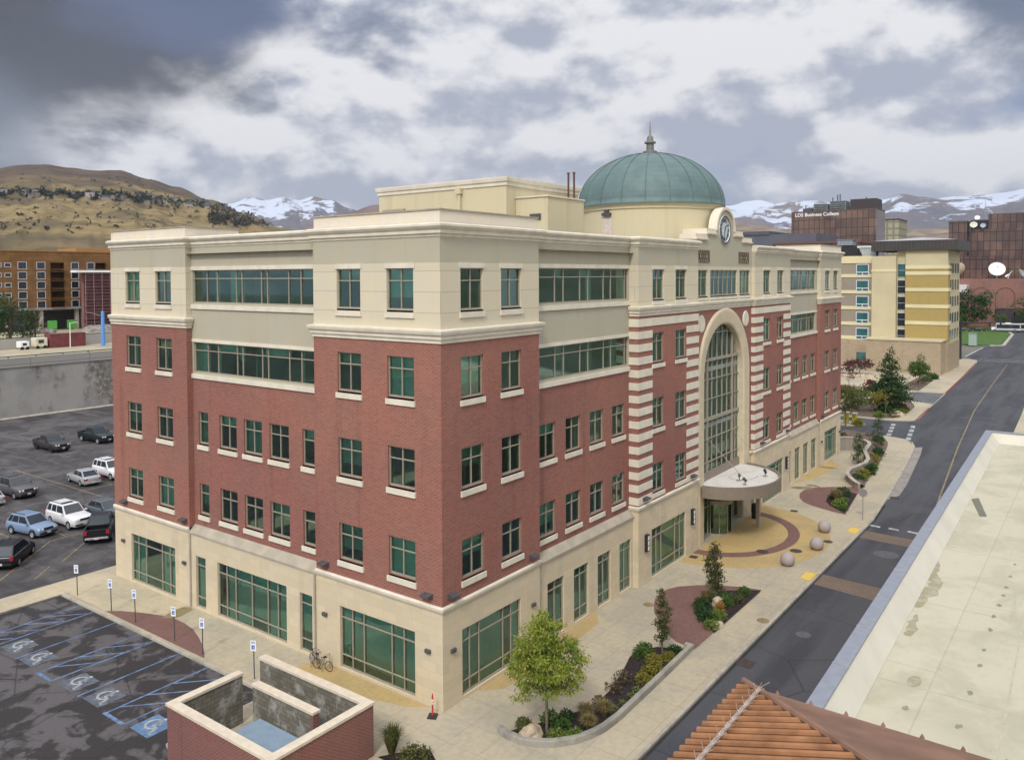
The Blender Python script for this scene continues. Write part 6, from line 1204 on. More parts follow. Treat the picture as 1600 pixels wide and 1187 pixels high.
# shrubs
def shrub(lab, x, y, z, rad, h, mat, seed, n=330, size=None, kind='shrub', group=None, stretch=1.7):
    rr_ = random.Random(seed); q = MB(); size = size or rad*.30
    for _ in range(n):
        u = Vector((rr_.gauss(0, 1), rr_.gauss(0, 1), abs(rr_.gauss(0, 1)))).normalized()*(.55+.48*rr_.random()**.5)*rr_.uniform(.88, 1.06); leaves(q, (u.x*rad, u.y*rad, u.z*h*.9+.02), size, rr_, stretch)
    for _ in range(5): a = rr_.uniform(0, 6.28); q.tube((0, 0, -.05), (math.cos(a)*rad*.5, math.sin(a)*rad*.5, h*.7), .012, n=4)
    o = q.build(kind, mat); o.location = (x, y, z); return tag(o, lab, 'shrub' if kind == 'shrub' else 'plant', group)
def tuft(lab, x, y, z, rad, h, mat, seed, n=420, group=None):
    rr_ = random.Random(seed); q = MB()
    for _ in range(n):
        a = rr_.uniform(0, 6.28); out = rad*rr_.random()**.6; b = Vector((math.cos(a)*out*.18, math.sin(a)*out*.18, 0)); hh = h*rr_.uniform(.6, 1.05); m_ = Vector((math.cos(a)*out*.6, math.sin(a)*out*.6, hh*.75)); e_ = Vector((math.cos(a)*out, math.sin(a)*out, hh*(1-.3*out/rad))); s = Vector((-math.sin(a), math.cos(a), 0))*.012
        q.quad(b-s, b+s, m_+s, m_-s); q.quad(m_-s, m_+s, e_, e_)
    o = q.build('grass_tuft', mat); o.location = (x, y, z); return tag(o, lab, 'ornamental grass', group)
S1 = [(1.15, -4.0, .42, .5, LF_O, 'olive shrub behind the boulder in the near bed'), (1.25, -5.75, .45, .5, LF_LM, 'bright green round shrub right of the boulder at the wall'), (2.2, -5.5, .42, .45, LF_G, 'mid green round shrub right of the yellow tree trunk'), (1.9, -6.35, .38, .42, LF_LM, 'lime green shrub against the curved wall right of the trunk'),
  (2.25, -4.75, .48, .55, LF_G, 'green shrub just behind the yellow tree trunk'), (2.95, -5.2, .42, .45, LF_D, 'dark green shrub below the yellow tree crown'), (12.2, -6.45, .5, .4, LF_D, 'dark green shrub in the upper corner of the near bed'), (10.75, -5.15, .55, .5, LF_G, 'mid green round shrub left of the thin columnar tree'), (11.4, -5.0, .5, .5, LF_G, 'mid green round shrub behind the thin columnar tree'),
  (8.3, -6.5, .45, .45, LF_GD, 'golden round shrub nearest in the row along the wall'), (9.15, -6.35, .45, .45, LF_GD, 'second golden round shrub of the row along the wall'), (9.95, -6.4, .42, .4, LF_GD, 'third golden round shrub of the row along the wall'), (10.5, -6.0, .48, .45, LF_GD, 'fourth golden round shrub, beside the thin columnar tree'), (11.3, -6.5, .42, .42, LF_GD, 'golden shrub right of the thin columnar tree'),
  (5.05, -5.85, .42, .5, LF_BR, 'sparse pale brown shrub in the middle of the near bed'), (6.55, -5.75, .5, .5, LF_BR, 'sparse brown twiggy shrub left in the near bed'), (7.6, -5.65, .55, .7, LF_BR, 'tallest sparse brown shrub of the near bed'),
  (5.0, -6.6, .2, .15, LF_LM, 'lowest small lime plant near the tan grasses'), (5.75, -6.75, .25, .18, LF_LM, 'second small lime plant in the middle of dark mulch'), (6.6, -6.75, .25, .18, LF_LM, 'third small lime plant in the middle of dark mulch'), (7.3, -6.65, .22, .18, LF_LM, 'small lime plant nearest the golden shrubs'),
  (18.0, -5.55, .5, .7, LF_D, 'dark green shrub at the round side of the leaf shaped bed'), (18.9, -5.1, .55, .7, LF_D, 'dark green shrub left of the taller columnar tree'), (17.3, -6.05, .5, .6, LF_D, 'dark green shrub in the lower half of the leaf shaped bed'), (16.55, -6.75, .5, .5, LF_LM, 'lime yellow shrub at the lower tip of the leaf shaped bed'),
  (18.0, -6.6, .55, .6, LF_LM, 'pale lime leafy shrub in the middle of the leaf shaped bed'), (17.6, -6.55, .4, .4, LF_G, 'green leafy plant beside the pale lime shrub'), (18.9, -6.3, .4, .55, LF_OR, 'orange flowering plant in the leaf shaped bed'), (20.2, -6.2, .5, .6, LF_G, 'green shrub right of the orange plant'), (20.9, -6.0, .48, .6, LF_G, 'green shrub in upper part of the leaf shaped bed'), (21.2, -6.6, .4, .5, LF_O, 'olive shrub near the edge of the leaf shaped bed'), (22.7, -6.45, .45, .5, LF_G, 'green shrub at upper tip of the leaf shaped bed'), (20.1, -5.35, .5, .75, LF_BG, 'bronze shrub at the foot of the taller columnar tree'),
  (51.6, -5.2, .75, .85, LF_D, 'dark green shrub in the far small bed'), (50.3, -4.9, .6, .7, LF_D, 'dark green shrub at the back of the far small bed'), (47.6, -6.0, .7, .7, LF_LM, 'lime green shrub at the front of the far small bed'), (46.6, -6.5, .45, .45, LF_G, 'green shrub at the near tip of the far small bed'),
  (57.6, -5.0, .7, .8, LF_D, 'dark green shrub at near end behind the garden wall'), (58.6, -5.3, .6, .6, LF_LM, 'lime shrub near the end of the garden wall bed'), (60.2, -5.0, .7, .8, LF_GD, 'golden shrub behind the garden wall bend'), (61.8, -5.2, .7, .9, LF_D, 'dark shrub along the walk beside the garden wall'), (63.6, -5.1, .6, .8, LF_G, 'green shrub behind the garden wall, nearer the walk'), (66.5, -4.6, .7, .7, LF_GD, 'golden spreading shrub below the columnar tree'), (69.5, -4.4, .7, .9, LF_D, 'dark shrub left of the columnar tree behind the garden wall'), (75.4, -2.9, .8, .9, LF_O, 'olive shrub right of the columnar tree behind the garden wall'), (77.6, -2.6, .7, .8, LF_D, 'dark shrub at the corner end of the garden bed'), (75.2, -.8, .8, .9, LF_O, 'olive shrub near the far corner behind the garden wall'), (76.3, 1.5, .9, 1.1, LF_BG, 'bronze shrub by the far building end'), (79.5, -1.2, .6, .7, LF_BR, 'brown shrub toward the side street'), (76, 3.2, .9, 1.4, LF_G, 'green bush close to the far building corner'),
  (99.3, 2.0, .8, .9, LF_LM, 'yellow green shrub on the island side of the far corner bed'), (100.8, .2, .9, .8, LF_BR, 'brown shrub at the front of the far corner bed'), (103.2, .3, 1.1, .8, LF_G, 'low green shrub in the far corner bed'), (105.4, .1, .9, .7, LF_GD, 'golden shrub in the far corner bed'), (107.5, .2, .8, .6, LF_O, 'olive shrub in the far corner bed'), (103.8, 2.4, 1.2, 1.4, LF_D, 'dark shrub under the conical tree'), (109.5, 1.4, 1.2, .9, LF_RB, 'maroon low shrub at the foot of the conical tree'), (90.8, 2.9, .8, .8, LF_GD, 'yellow flowering plant at the nose of the island'), (147.5, 3.9, 1.0, 1.1, LF_G, 'light shrub at the hotel stone base'), (152, 3.6, 1.2, 1.2, LF_D, 'dark round shrub at the hotel corner'), (144, 4.3, .8, .8, LF_BR, 'brown shrub beside the hotel tree'), (197.3, 5.8, .9, 1.0, LF_G, 'shrub at the foot of the signal pole')]
for k, (x, y, rad, h, mt, lab) in enumerate(S1):
    big = rad > .3; z = .05 if x < 30 else (.04 if x < 55 else (.55 if x < 80 and y > -4.9 else .15 if x < 80 else 0.02))
    if mt is LF_OR: h = .7
    shrub(lab, x, y, z, rad, h, mt, 100+k, 420 if big and mt is not LF_BR else (150 if mt is LF_BR else 70), size=max(.09, rad*.26) if x < 60 else rad*.32)
for k, (x, y, rad, h, mt, lab) in enumerate([(3.5, -5.95, .62, .85, LF_TAN, 'tan grass tuft nearest the yellow tree, left of three'), (4.25, -6.55, .62, .85, LF_TAN, 'tan grass tuft by the wall, upper right of three'), (2.85, -6.5, .58, .75, LF_TAN, 'tan grass tuft by the wall, lowest of three'), (49.0, -5.3, .9, 1.3, LF_TAN, 'golden grass tuft in the far small bed'), (-3.95, -.45, .75, 1.5, LF_O, 'tall olive grass tuft against the dumpster enclosure'), (48.2, -6.2, .6, .8, LF_LM, 'lime grass tuft at the front of the far small bed'), (19.9, -4.95, .55, .95, LF_TAN, 'golden grass tuft behind the taller columnar tree')]): tuft(lab, x, y, .03, rad, h, mt, 300+k)
shrub('low olive shrub in the soil patch beside the dumpster enclosure', -3.7, -1.6, 0, .75, .7, LF_O, 330, 600, .13)
flat('planting_bed', [(-4.48, -.1), (-3.3, -.9), (-2.7, -1.6), (-3.4, -2.8), (-4.48, -3.2)], .012, MULCH)
def boulder(lab, x, y, z, a, b, c, mat, seed):
    me = bpy.data.meshes.new('boulder'); bm = bmesh.new(); bmesh.ops.create_icosphere(bm, subdivisions=3, radius=1)
    for v in bm.verts: n_ = noise.noise(v.co*1.3+Vector((seed, 0, 0)))*.35+noise.noise(v.co*3+Vector((seed, 5, 0)))*.1; v.co = Vector((v.co.x*a, v.co.y*b, max(-.3, v.co.z)*c))*(1+n_)
    bm.to_mesh(me); bm.free(); me.materials.append(mat); o = bpy.data.objects.new('boulder', me); COL.objects.link(o); o.location = (x, y, z); return tag(o, lab, 'boulder')
BLD = plain('sandstone_boulder', (0.42, 0.34, 0.235), .85, .2, 0, .18, 2.0)
boulder('large sandstone boulder in the near bed left of the yellow tree', .72, -4.75, .1, .62, .48, .48, BLD, 1); boulder('small sandstone boulder at the lower tip of the leaf shaped bed', 16.9, -7.0, .05, .5, .35, .3, BLD, 2); boulder('flat sandstone boulder in the far corner bed', 102, -.1, .05, 1.6, .9, .6, BLD, 3); boulder('tan boulder behind the orange plant in the leaf shaped bed', 20.0, -5.75, .05, .5, .4, .45, BLD, 4)
for k in range(9): boulder('sandstone boulder in the row edging the hotel forecourt' , 146+.6*(k % 3), 9.0+1.6*k, 0, 1.0, .9, .7, BLD, 20+k)['group'] = 'boulders edging the hotel forecourt'

# ------------------------------------------------------------------ beyond the parking lot: retaining wall and building site
def mk_rw():
    k = M('stained_retaining_concrete', 0.9, 0.15); a = k.noise(0.16, 5, .6); s = k.noise(1.0, 5, .65, k.mapping('UV', (0.14, 0.07, 1), (3, 0, 0))); b = k.noise(1.2, 6, .75)
    c = k.mix(k.ramp(a, .42, .62), (0.34, 0.325, 0.295), (0.26, 0.25, 0.235)); m_ = k.math('MULTIPLY', k.ramp(s, .5, .6), k.ramp(b, .36, .58)); c = k.mix(k.math('MULTIPLY', m_, .8), c, (0.115, 0.09, 0.065)); return k.base(c)
RWM = mk_rw()
RWT = thing('retaining_wall', 'long stained concrete retaining wall behind the parking lot with green rail on top', 'retaining wall', (0, 108.6, 0))
q = MB(); q.box(-260, 0, -.3, 130, .6, 7.5); q.build('wall', RWM, RWT)
q = MB(); q.box(-260, -.14, 7.56, 130, .6, 9.0); q.build('parapet', mk_stone('parapet_concrete', (0.33, 0.32, 0.295), 9, 4, .6, .06, .08, 0.0), RWT)
q = MB(); q.box(-260, -.02, 7.5, 130, .6, 7.56); q.build('shadow_joint', DGREY, RWT)
GRN = plain('dark_green_paint', (0.03, 0.07, 0.055), .5, .4)
q = MB(); q.box(-260, -.08, 9.18, 130, .1, 9.32)
for k in range(98): x = -258+k*3.97; q.box(x, -.05, 9.0, x+.1, .07, 9.18)
q.build('guard_rail', GRN, RWT)
q = MB(); q.sweep([(-.25, -.2), (-.25, .0), (0.0, .05), (0.3, -.12), (.3, -.2)], [(130, -.0), (-260, -.0)][::-1]); o = q.build('footing', KERB, RWT)
SB = thing('site_barrier', 'low pale barrier wall with dark green rail behind the upper road', 'barrier', (0, 135.5, 8.2)); 
q = MB(); q.box(-200, 0, -.1, 125, .4, 1.9); q.build('wall', mk_stone('barrier_concrete', (0.36, 0.35, 0.32), 6, 4, .7, .05, .08, 0.0), SB); q = MB(); q.box(-200, -.04, 1.95, 125, .1, 2.1); q.build('rail', GRN, SB)
t = thing('shipping_container', 'red shipping container in front of the barrier on the upper road', 'container', (43.6, 133.4, 8.2)); q = MB(); q.box(-3.2, -1.2, 0, 3.2, 1.2, 2.5)
for k in range(26): q.box(-3.15+k*.245, -1.24, .12, -3.03+k*.245, -1.2, 2.4)
q.build('body', plain('dull_red_container', (0.19, 0.055, 0.055), .6, .3, 0, .15, .8), t); q = MB(); q.box(-3.22, -1.26, 2.42, 3.22, 1.2, 2.55).box(-3.22, -1.26, 0, 3.22, 1.2, .1); q.build('frame', plain('container_frame', (0.14, 0.05, 0.05)), t)
def trailer(x, y, l, h, lab, m_):
    t = thing('site_trailer', lab, 'trailer', (x, y, 8.2)); q = MB(); q.box(-l/2, -.9, .4, l/2, .9, h); q.build('body', m_, t, bevel=.05); q = MB(); q.box(-l/4, -.91, h*.5, l/5, -.905, h*.82); q.build('window', CGL, t)
    for s in (-.3, .3): q = MB(); q.lathe([(0, -.1), (.3, -.1), (.3, .1), (0, .1)], (s*l, -.8, .3), 12, axis='y'); q.build('wheel', TYRE, t)
trailer(36.1, 133.2, 1.5, 1.5, 'small white trailer left of the cream trailer on the upper road', PWHITE); trailer(38.9, 133.2, 2.1, 2.0, 'cream trailer left of the red container', plain('cream_paint', (0.6, 0.56, 0.42)))
t = thing('lamp_post', 'thin white lamp post in front of the red container', 'lamp post', (43.2, 130.6, 8.2)); q = MB(); q.tube((0, 0, 0), (0, 0, 4.6), .09, .06); q.build('pole', PWHITE, t); q = MB(); q.tube((0, 0, 4.5), (1.0, 0, 4.65), .05, n=6); q.obox((1.15, 0, 4.62), (.28, 0, 0), (0, .12, 0), (0, 0, .05)); q.build('lamp_arm', PWHITE, t)
t = thing('crane_mast', 'tall bright blue pole standing beside the building edge on the upper road', 'pole', (48.6, 129.2, 8.2)); BL = plain('bright_blue_paint', (0.10, 0.27, 0.62), .5, .4, 0, .05); q = MB(); q.tube((0, 0, 0), (0, 0, 6.6), .38, .28, 10); q.build('pole', BL, t); q = MB(); q.tube((-.2, 0, 5.7), (-2.6, -.5, 6.4), .07, .05, 6); q.obox((-2.8, -.5, 6.42), (.3, 0, 0), (0, .12, 0), (0, 0, .05)); q.build('lamp_arm', STEEL, t)
# wooden apartment block under construction
def mk_osb():
    k = M('osb_sheathing', .85, .15); n_ = k.noise(0.35, 4, .6); b = k.brick(2.44, 1.22, (0.235, 0.125, 0.05), (0.195, 0.105, 0.042), (0.13, 0.07, 0.035), .035); return k.base(k.mix(k.ramp(n_, .35, .7), b, (0.72, 0.72, 0.75), 'MULTIPLY'))
OSB = mk_osb(); AB = thing('apartment_block', 'wood sheathed apartment block under construction left of the main building', 'building', (0, 185, 8.2)); zb_ = 5.6; ztp = 19.35
cols = [(56.7, 1.75), (60.9, 1.75), (69.0, 1.65), (72.9, 1.65)]; rows = [15.15-2.37*k for k in range(5)]; hl = [(x, x+w, z, z+1.55) for x, w in cols for z in rows]
hl += [(53.8, 55.0, z+.5, z+1.25) for z in rows[:4]]+[(51.7, 52.9, z+.5, z+1.25) for z in rows[:4]]+[(49.4, 50.3, z+.1, z+1.55) for z in rows[:4]]+[(79.2, 80.7, rows[0], rows[0]+1.4)]
loggia = [(64.0, 67.2, z-.55, z+1.6) for z in rows]+[(75.0, 77.6, rows[0]-.55, rows[0]+1.6)]+[(45.6, 48.0, z-.55, z+1.6) for z in rows]
q = MB(); wall_cells(q, FR, 0, 30, 96, zb_, ztp, hl+loggia); q.quad((30, 0, zb_), (30, 16, zb_), (30, 16, ztp), (30, 0, ztp)); q.quad((30, 0, ztp), (96, 0, ztp), (96, 16, ztp), (30, 16, ztp)); q.build('wall', OSB, AB)
q = MB(); q.box(30, -.15, ztp, 96, 16, ztp+.25); q.build('roof', plain('raw_timber', (0.33, 0.17, 0.06), .8, .2), AB)
q = MB(); q.box(72, 4, ztp+.25, 96, 14, ztp+1.1); q.build('roof_upstand', plain('raw_timber_light', (0.36, 0.19, 0.07), .8, .2), AB); q = MB(); q.box(38, -.6, ztp+.25, 51.2, 9, ztp+1.3); q.build('roof_upstand', OSB, AB)
WFR = plain('white_window_wrap', (0.46, 0.46, 0.46), .6, .3)
for a, b, c, d in hl:
    q = MB(); w = .15
    for u0, u1, z0, z1 in ((a-w, a, c-w, d+w), (b, b+w, c-w, d+w), (a, b, c-w, c), (a, b, d, d+w)): q.box(u0, -.06, z0, u1, .1, z1)
    wn = q.build('window', WFR, AB); q = MB(); q.quad((a, .12, c), (b, .12, c), (b, .12, d), (a, .12, d)); q.build('pane', CGL, wn)
for a, b, c, d in loggia:
    q = MB(); q.quad((a, 1.7, c), (b, 1.7, c), (b, 1.7, d), (a, 1.7, d)); q.quad((a, 0, c), (a, 1.7, c), (a, 1.7, d), (a, 0, d)); q.quad((b, 0, c), (b, 1.7, c), (b, 1.7, d), (b, 0, d)); q.box(a-.15, -.5, c-.2, b+.15, 1.7, c); lo_ = q.build('loggia', plain('dark_timber', (0.09, 0.05, 0.025), .9, .1) if 'dark_timber' not in bpy.data.materials else bpy.data.materials['dark_timber'], AB)
    q = MB(); q.tube((a, -.45, c+.55), (b, -.45, c+.55), .04, n=5); q.tube((a, -.45, c+.3), (b, -.45, c+.3), .04, n=5); q.build('guard_rail', OSB, lo_)
q = MB()
for x in (30, 36, 42, 48, 54, 61.5, 70.0, 71.5, 80, 88): q.box(x, .2, -.2, x+.7, 1.2, zb_-.3)
q.build('column', plain('pale_site_concrete', (0.42, 0.39, 0.33)), AB); q = MB(); q.box(30, -.3, zb_-.5, 96, 16, zb_); q.build('podium_slab', plain('grey_site_concrete', (0.27, 0.265, 0.25)), AB); q = MB(); q.box(30, 6, -.2, 96, 6.4, zb_-.5); q.box(54.5, 2, -.2, 59, 2.3, zb_-.5); q.build('back_wall', plain('dark_site_wall', (0.10, 0.10, 0.105)), AB)
for x0, x1 in ((62.4, 64.6), (67.0, 69.2), (75.0, 77.2)): 
    q = MB(); q.box(x0, -.05, .4, x1, .05, 2.5); o = q.build('site_board', plain('neon_green_sheet', (0.11, 0.42, 0.08), .6, .3) if 'neon_green_sheet' not in bpy.data.materials else bpy.data.materials['neon_green_sheet']); o.location = (0, 183.5, 8.2); tag(o, {62.4: 'bright green board, leftmost under the wooden apartment block', 67.0: 'bright green board in the middle under the wooden apartment block', 75.0: 'bright green board nearest the red scaffolding'}[x0], 'board')
for k, (x, y, h_, s_) in enumerate(((58, 176, 1.3, 3.0), (69.5, 172, 1.6, 4.5), (76.5, 170, 1.4, 3.2))): boulder(['low grey rubble heap left on the building site', 'wide rubble heap in the middle of the building site', 'rubble heap near the red scaffolding'][k], x, y, 8.2, s_, 2.4, h_, plain('grey_rubble', (0.24, 0.22, 0.2), .9, .1, 0, .3, 1.2) if k == 0 else bpy.data.materials['grey_rubble'], 60+k)
# brick tower wrapped in scaffolding
SC = thing('scaffolded_building', 'reddish brick tower wrapped in scaffolding beside the main building edge', 'building', (0, 176, 8.2))
q = MB(); q.box(67.6, 0, -.2, 96, 1.2, 14.2); q.build('wall', mk_brick('pink_block', (0.20, 0.10, 0.10), (0.25, 0.17, 0.17), .9, .45, .05), SC); q = MB(); q.box(65.2, -1.6, 14.2, 96, 1.4, 14.75); q.build('roof', PWHITE, SC)
q = MB()
for k in range(9): z = 1.2+1.55*k; q.box(67.3, -1.3, z, 96, -.1, z+.12)
q.build('scaffold_deck', plain('scaffold_plank', (0.12, 0.06, 0.06)), SC)
q = MB()
for k in range(15): x = 67.4+2.0*k; q.tube((x, -1.35, -.1), (x, -1.35, 14.2), .07, n=5)
for k in range(18): z = .6+.78*k; q.tube((67.3, -1.36, z), (96, -1.36, z), .045, n=4)
q.build('scaffold_frame', plain('scaffold_steel', (0.30, 0.17, 0.17), .5, .3), SC)
# houses and dark trees across the hillside
def at(az, el, d): return Vector((CAM.x+math.cos(R(az))*d, CAM.y+math.sin(R(az))*d, CAM.z+d*math.tan(R(el))))
rh = random.Random(5); HW = [plain('house_wall_%d' % i, c, .9, .1) for i, c in enumerate(((0.26, 0.24, 0.21), (0.20, 0.165, 0.135), (0.36, 0.34, 0.32)))]; HR = plain('house_roof', (0.09, 0.08, 0.08), .9, .1)
band = [(50.6, 4.0), (53.0, 4.35), (55.5, 4.55), (58.0, 4.75), (60.5, 4.95), (63.0, 5.1), (65.5, 5.1), (69.5, 5.05)]
import mathutils.bvhtree
def terr(az, el, name='dry_grass_hill'):
    o = bpy.data.objects[name]; d = at(az, el, 100)-CAM; hit = o.ray_cast(CAM, d.normalized()); return hit[1] if hit[0] else None
def bel(az):
    for (a, e), (b, f) in zip(band, band[1:]):
        if a <= az <= b: return e+(f-e)*(az-a)/(b-a)
    return 4.6
bpy.context.view_layer.update()
for k in range(34):
    az = rh.uniform(55.5, 69.0) if k < 24 else rh.uniform(51, 58); p = terr(az, bel(az)+rh.uniform(-.22, .18))
    if p is None: continue
    hs = thing('hillside_house', 'tiny house among dark trees across the dry hillside', 'house', p, rh.uniform(0, 3), 'houses on the hillside'); w, d_, h_ = rh.uniform(5, 10), rh.uniform(5, 8), rh.uniform(2.5, 4.5)
    q = MB(); q.box(-w, -d_, -8, w, d_, h_); q.build('wall', rh.choice(HW), hs); q = MB(); q.quad((-w-1, -d_-1, h_), (w+1, -d_-1, h_), (w+1, 0, h_+3), (-w-1, 0, h_+3)); q.quad((-w-1, d_+1, h_), (-w-1, 0, h_+3), (w+1, 0, h_+3), (w+1, d_+1, h_)); q.quad((-w, -d_, h_), (-w, d_, h_), (-w, 0, h_+3)); q.quad((w, -d_, h_), (w, d_, h_), (w, 0, h_+3)); q.build('roof', HR, hs)
def wood(name, lab, n, fn, s0, s1, mat, seed):
    rr_ = random.Random(seed); q = MB()
    for _ in range(n):
        p = fn(rr_)
        if p is None: continue
        s = rr_.uniform(s0, s1)
        for _ in range(7): leaves(q, p+Vector((rr_.gauss(0, s*.35), rr_.gauss(0, s*.35), rr_.uniform(-.2, .9)*s)), s*1.3, rr_, 1.5)
    return tag(q.build(name, mat), lab, 'trees', kind='stuff')
WD = mk_leaf('far_conifer', (0.018, 0.035, 0.026), (0.035, 0.05, 0.03)); WB = mk_leaf('far_scrub', (0.07, 0.06, 0.035), (0.05, 0.045, 0.03))
def fband(r_):
    az = r_.uniform(50.5, 70); el = bel(az)+r_.gauss(-.02, .09+.05*(az < 58))+.12*math.sin(az*5.3)
    return terr(az, el)
wood('hillside_trees', 'dark band of trees across the dry hillside', 480, fband, 3, 7, WD, 51)
wood('hillside_scrub', 'scattered scrub over the dry hillside', 260, lambda r_: terr(r_.uniform(56, 70), r_.uniform(2.6, 6.2)), 1.5, 4.5, WB, 52)
wood('foothill_trees', 'dark scrub at the foot of the hill behind the roofs', 420, lambda r_: (lambda a: terr(a, r_.uniform(3.4, bel(a)-.05)))(r_.uniform(50.5, 57)), 4, 8, WB, 53)

# ------------------------------------------------------------------ the right background: hotel, office towers, arcaded hall
HC = plain('hotel_cream', (0.50, 0.435, 0.275), .85, .2, 0, .05, .2); HY = mk_stone('hotel_ochre', (0.37, 0.28, 0.105), 1.2, .6, .9, .03, .05); HG = plain('hotel_taupe', (0.27, 0.23, 0.18), .85, .2, 0, .06, .3); HS = mk_stone('hotel_sandstone', (0.40, 0.32, 0.22), 1.0, .4, .75, .04, .15); HB = plain('hotel_pale_band', (0.62, 0.55, 0.33), .85, .2, 0, .05, .2)
TEAL = plain('teal_glass', (0.025, 0.10, 0.105), .08, .8, 0, .25, .4); WHF = plain('pale_window_frame', (0.6, 0.63, 0.62), .5, .4); MNS = plain('mansard_metal', (0.05, 0.045, 0.038), .5, .4, .2, .15, .6)
HT = thing('hotel', 'yellow and cream hotel block with dark mansard roof beyond the side street', 'building', (0, 0, 0))
q = MB(); q.box(165, 2.9, 6.2, 181, 11.2, 26.2); q.box(165.6, 11.2, 0, 181, 13.0, 26.2); q.build('wall', HC, HT)
q = MB(); q.box(164.2, 13.0, 6.0, 181, 18.0, 25.1); q.build('wall', HC, HT); q = MB(); q.box(165.2, 18.0, 0, 181, 42, 24.6); q.build('wall', HG, HT)
q = MB(); q.box(164.92, 2.86, 6.4, 168, 11.2, 22.0); q.build('ochre_cladding', HY, HT)
q = MB(); q.box(159, 3.2, -.2, 164.9, 17.9, 6.9); q.box(164.9, 2.8, -.2, 181, 3.2, 6.2); q.build('stone_podium', HS, HT); q = MB(); q.box(158.8, 3.0, 6.9, 164.89, 18.0, 7.2); q.build('podium_coping', HC, HT)
q = MB(); q.box(164.95, 18.0, -.2, 165.19, 42, 6.4); q.build('stone_podium', HS, HT)
q = MB()
for z in (22.2, 20.9, 17.35, 13.75, 10.15): q.box(164.8, 2.74, z, 168.2, 11.2, z+.75)
for z in (20.4, 16.75, 13.15, 9.6, 6.4): q.box(165.05, 18.0, z, 165.19, 42, z+.75)
q.box(165.05, 18.0, 23.6, 165.19, 42, 25.2); q.box(164.1, 12.9, 21.6, 164.19, 18.05, 22.2); q.build('band_course', HB, HT)
for k in range(5):
    z = 21.5-3.6*k
    for y0 in (18.9, 26.5, 34):
        q = MB(); q.box(165.0, y0-.12, z-.75, 165.12, y0+2.6, z+1.9); w = q.build('window', WHF, HT); q = MB(); q.box(164.96, y0+.05, z+.2, 164.998, y0+2.43, z+1.75).box(164.96, y0+.05, z-.5, 164.998, y0+1.15, z-.02).box(164.96, y0+1.33, z-.5, 164.998, y0+2.43, z-.02); q.build('pane', TEAL, w)
    q = MB(); q.box(165.5, 11.3, z-1.1, 165.58, 12.9, z+1.9); w = q.build('window', WHF, HT); q = MB(); q.box(165.46, 11.36, z+.5, 165.498, 12.84, z+1.82).box(165.46, 11.36, z-1.0, 165.498, 12.84, z+.4); q.build('pane', CGL if k else TEAL, w)
    for x0 in (167.5, 170.5, 174.0, 177.5):
        q = MB(); q.box(x0, 2.8, z-.2, x0+1.6, 2.855, z+1.9); q.build('window', TEAL, HT)
for y0 in (18.9, 26.5): q = MB(); q.box(164.88, y0, 1.7, 164.945, y0+2.4, 3.5); q.build('window', TEAL, HT)
q = MB(); q.v = [(164.3, 1.0, 26.2), (182, 1.0, 26.2), (182, 18.2, 26.2), (164.3, 18.2, 26.2), (164.35, 1.05, 28.4), (181.9, 1.05, 28.4), (181.9, 18.1, 28.4), (164.35, 18.1, 28.4), (173, 9.5, 29.3)]; q.f = [(0, 1, 5, 4), (1, 2, 6, 5), (2, 3, 7, 6), (3, 0, 4, 7), (3, 2, 1, 0), (4, 5, 8), (5, 6, 8), (6, 7, 8), (7, 4, 8)]; q.m = [0]*9
q.build('mansard_roof', MNS, HT); q = MB()
for k in range(24): y = 1.2+k*.73; q.obox((164.32, y, 27.3), (.02, 0, 0), (0, .04, 0), (.02, 0, 1.08))
q.build('standing_seam', DGREY, HT); q = MB(); q.quad((164.4, 1.1, 28.42), (164.4, 18.0, 28.42), (172.95, 9.5, 29.32)); q.build('roof_slope', plain('pale_metal_roof', (0.38, 0.38, 0.38), .5, .4), HT)
t = thing('rooftop_hood', 'pale green grey exhaust hood on the hotel roof', 'roof unit', (169, 19.6, 25.2)); q = MB(); q.v = [(-1, -1.6, 0), (1, -1.6, 0), (1, 1.2, 0), (-1, 1.2, 0), (-1, -2.0, 2.2), (1, -2.0, 2.2), (1, 2.2, 2.2), (-1, 2.2, 2.2)]; q.f = [(0, 1, 5, 4), (1, 2, 6, 5), (2, 3, 7, 6), (3, 0, 4, 7), (4, 5, 6, 7)]; q.m = [0]*5; q.build('hood', plain('pale_green_metal', (0.38, 0.42, 0.38)), t); q = MB(); q.box(-1.2, -1, 1.95, -1.0, 2.4, 2.4); q.build('lip', WHF, t)
t = thing('chiller_unit', 'dark steel chiller frame on the hotel roof left of the hood', 'roof unit', (171, 24.6, 25.2)); q = MB(); q.box(-1.5, -2.4, .3, 1.5, 2.6, 2.6); q.build('casing', BLACK, t); q = MB(); q.box(-1.7, -1.2, 2.65, 1.7, 2.2, 3.9); q.build('condenser', plain('blue_grey_louvre', (0.22, 0.25, 0.29)), t); q = MB()
for k in range(6): q.box(-1.75, -1.1+.55*k, 2.7, -1.7, -1.0+.55*k, 3.8)
q.box(-1.9, -1.4, 3.9, 1.9, 2.4, 4.0); q.build('frame', STEEL, t)
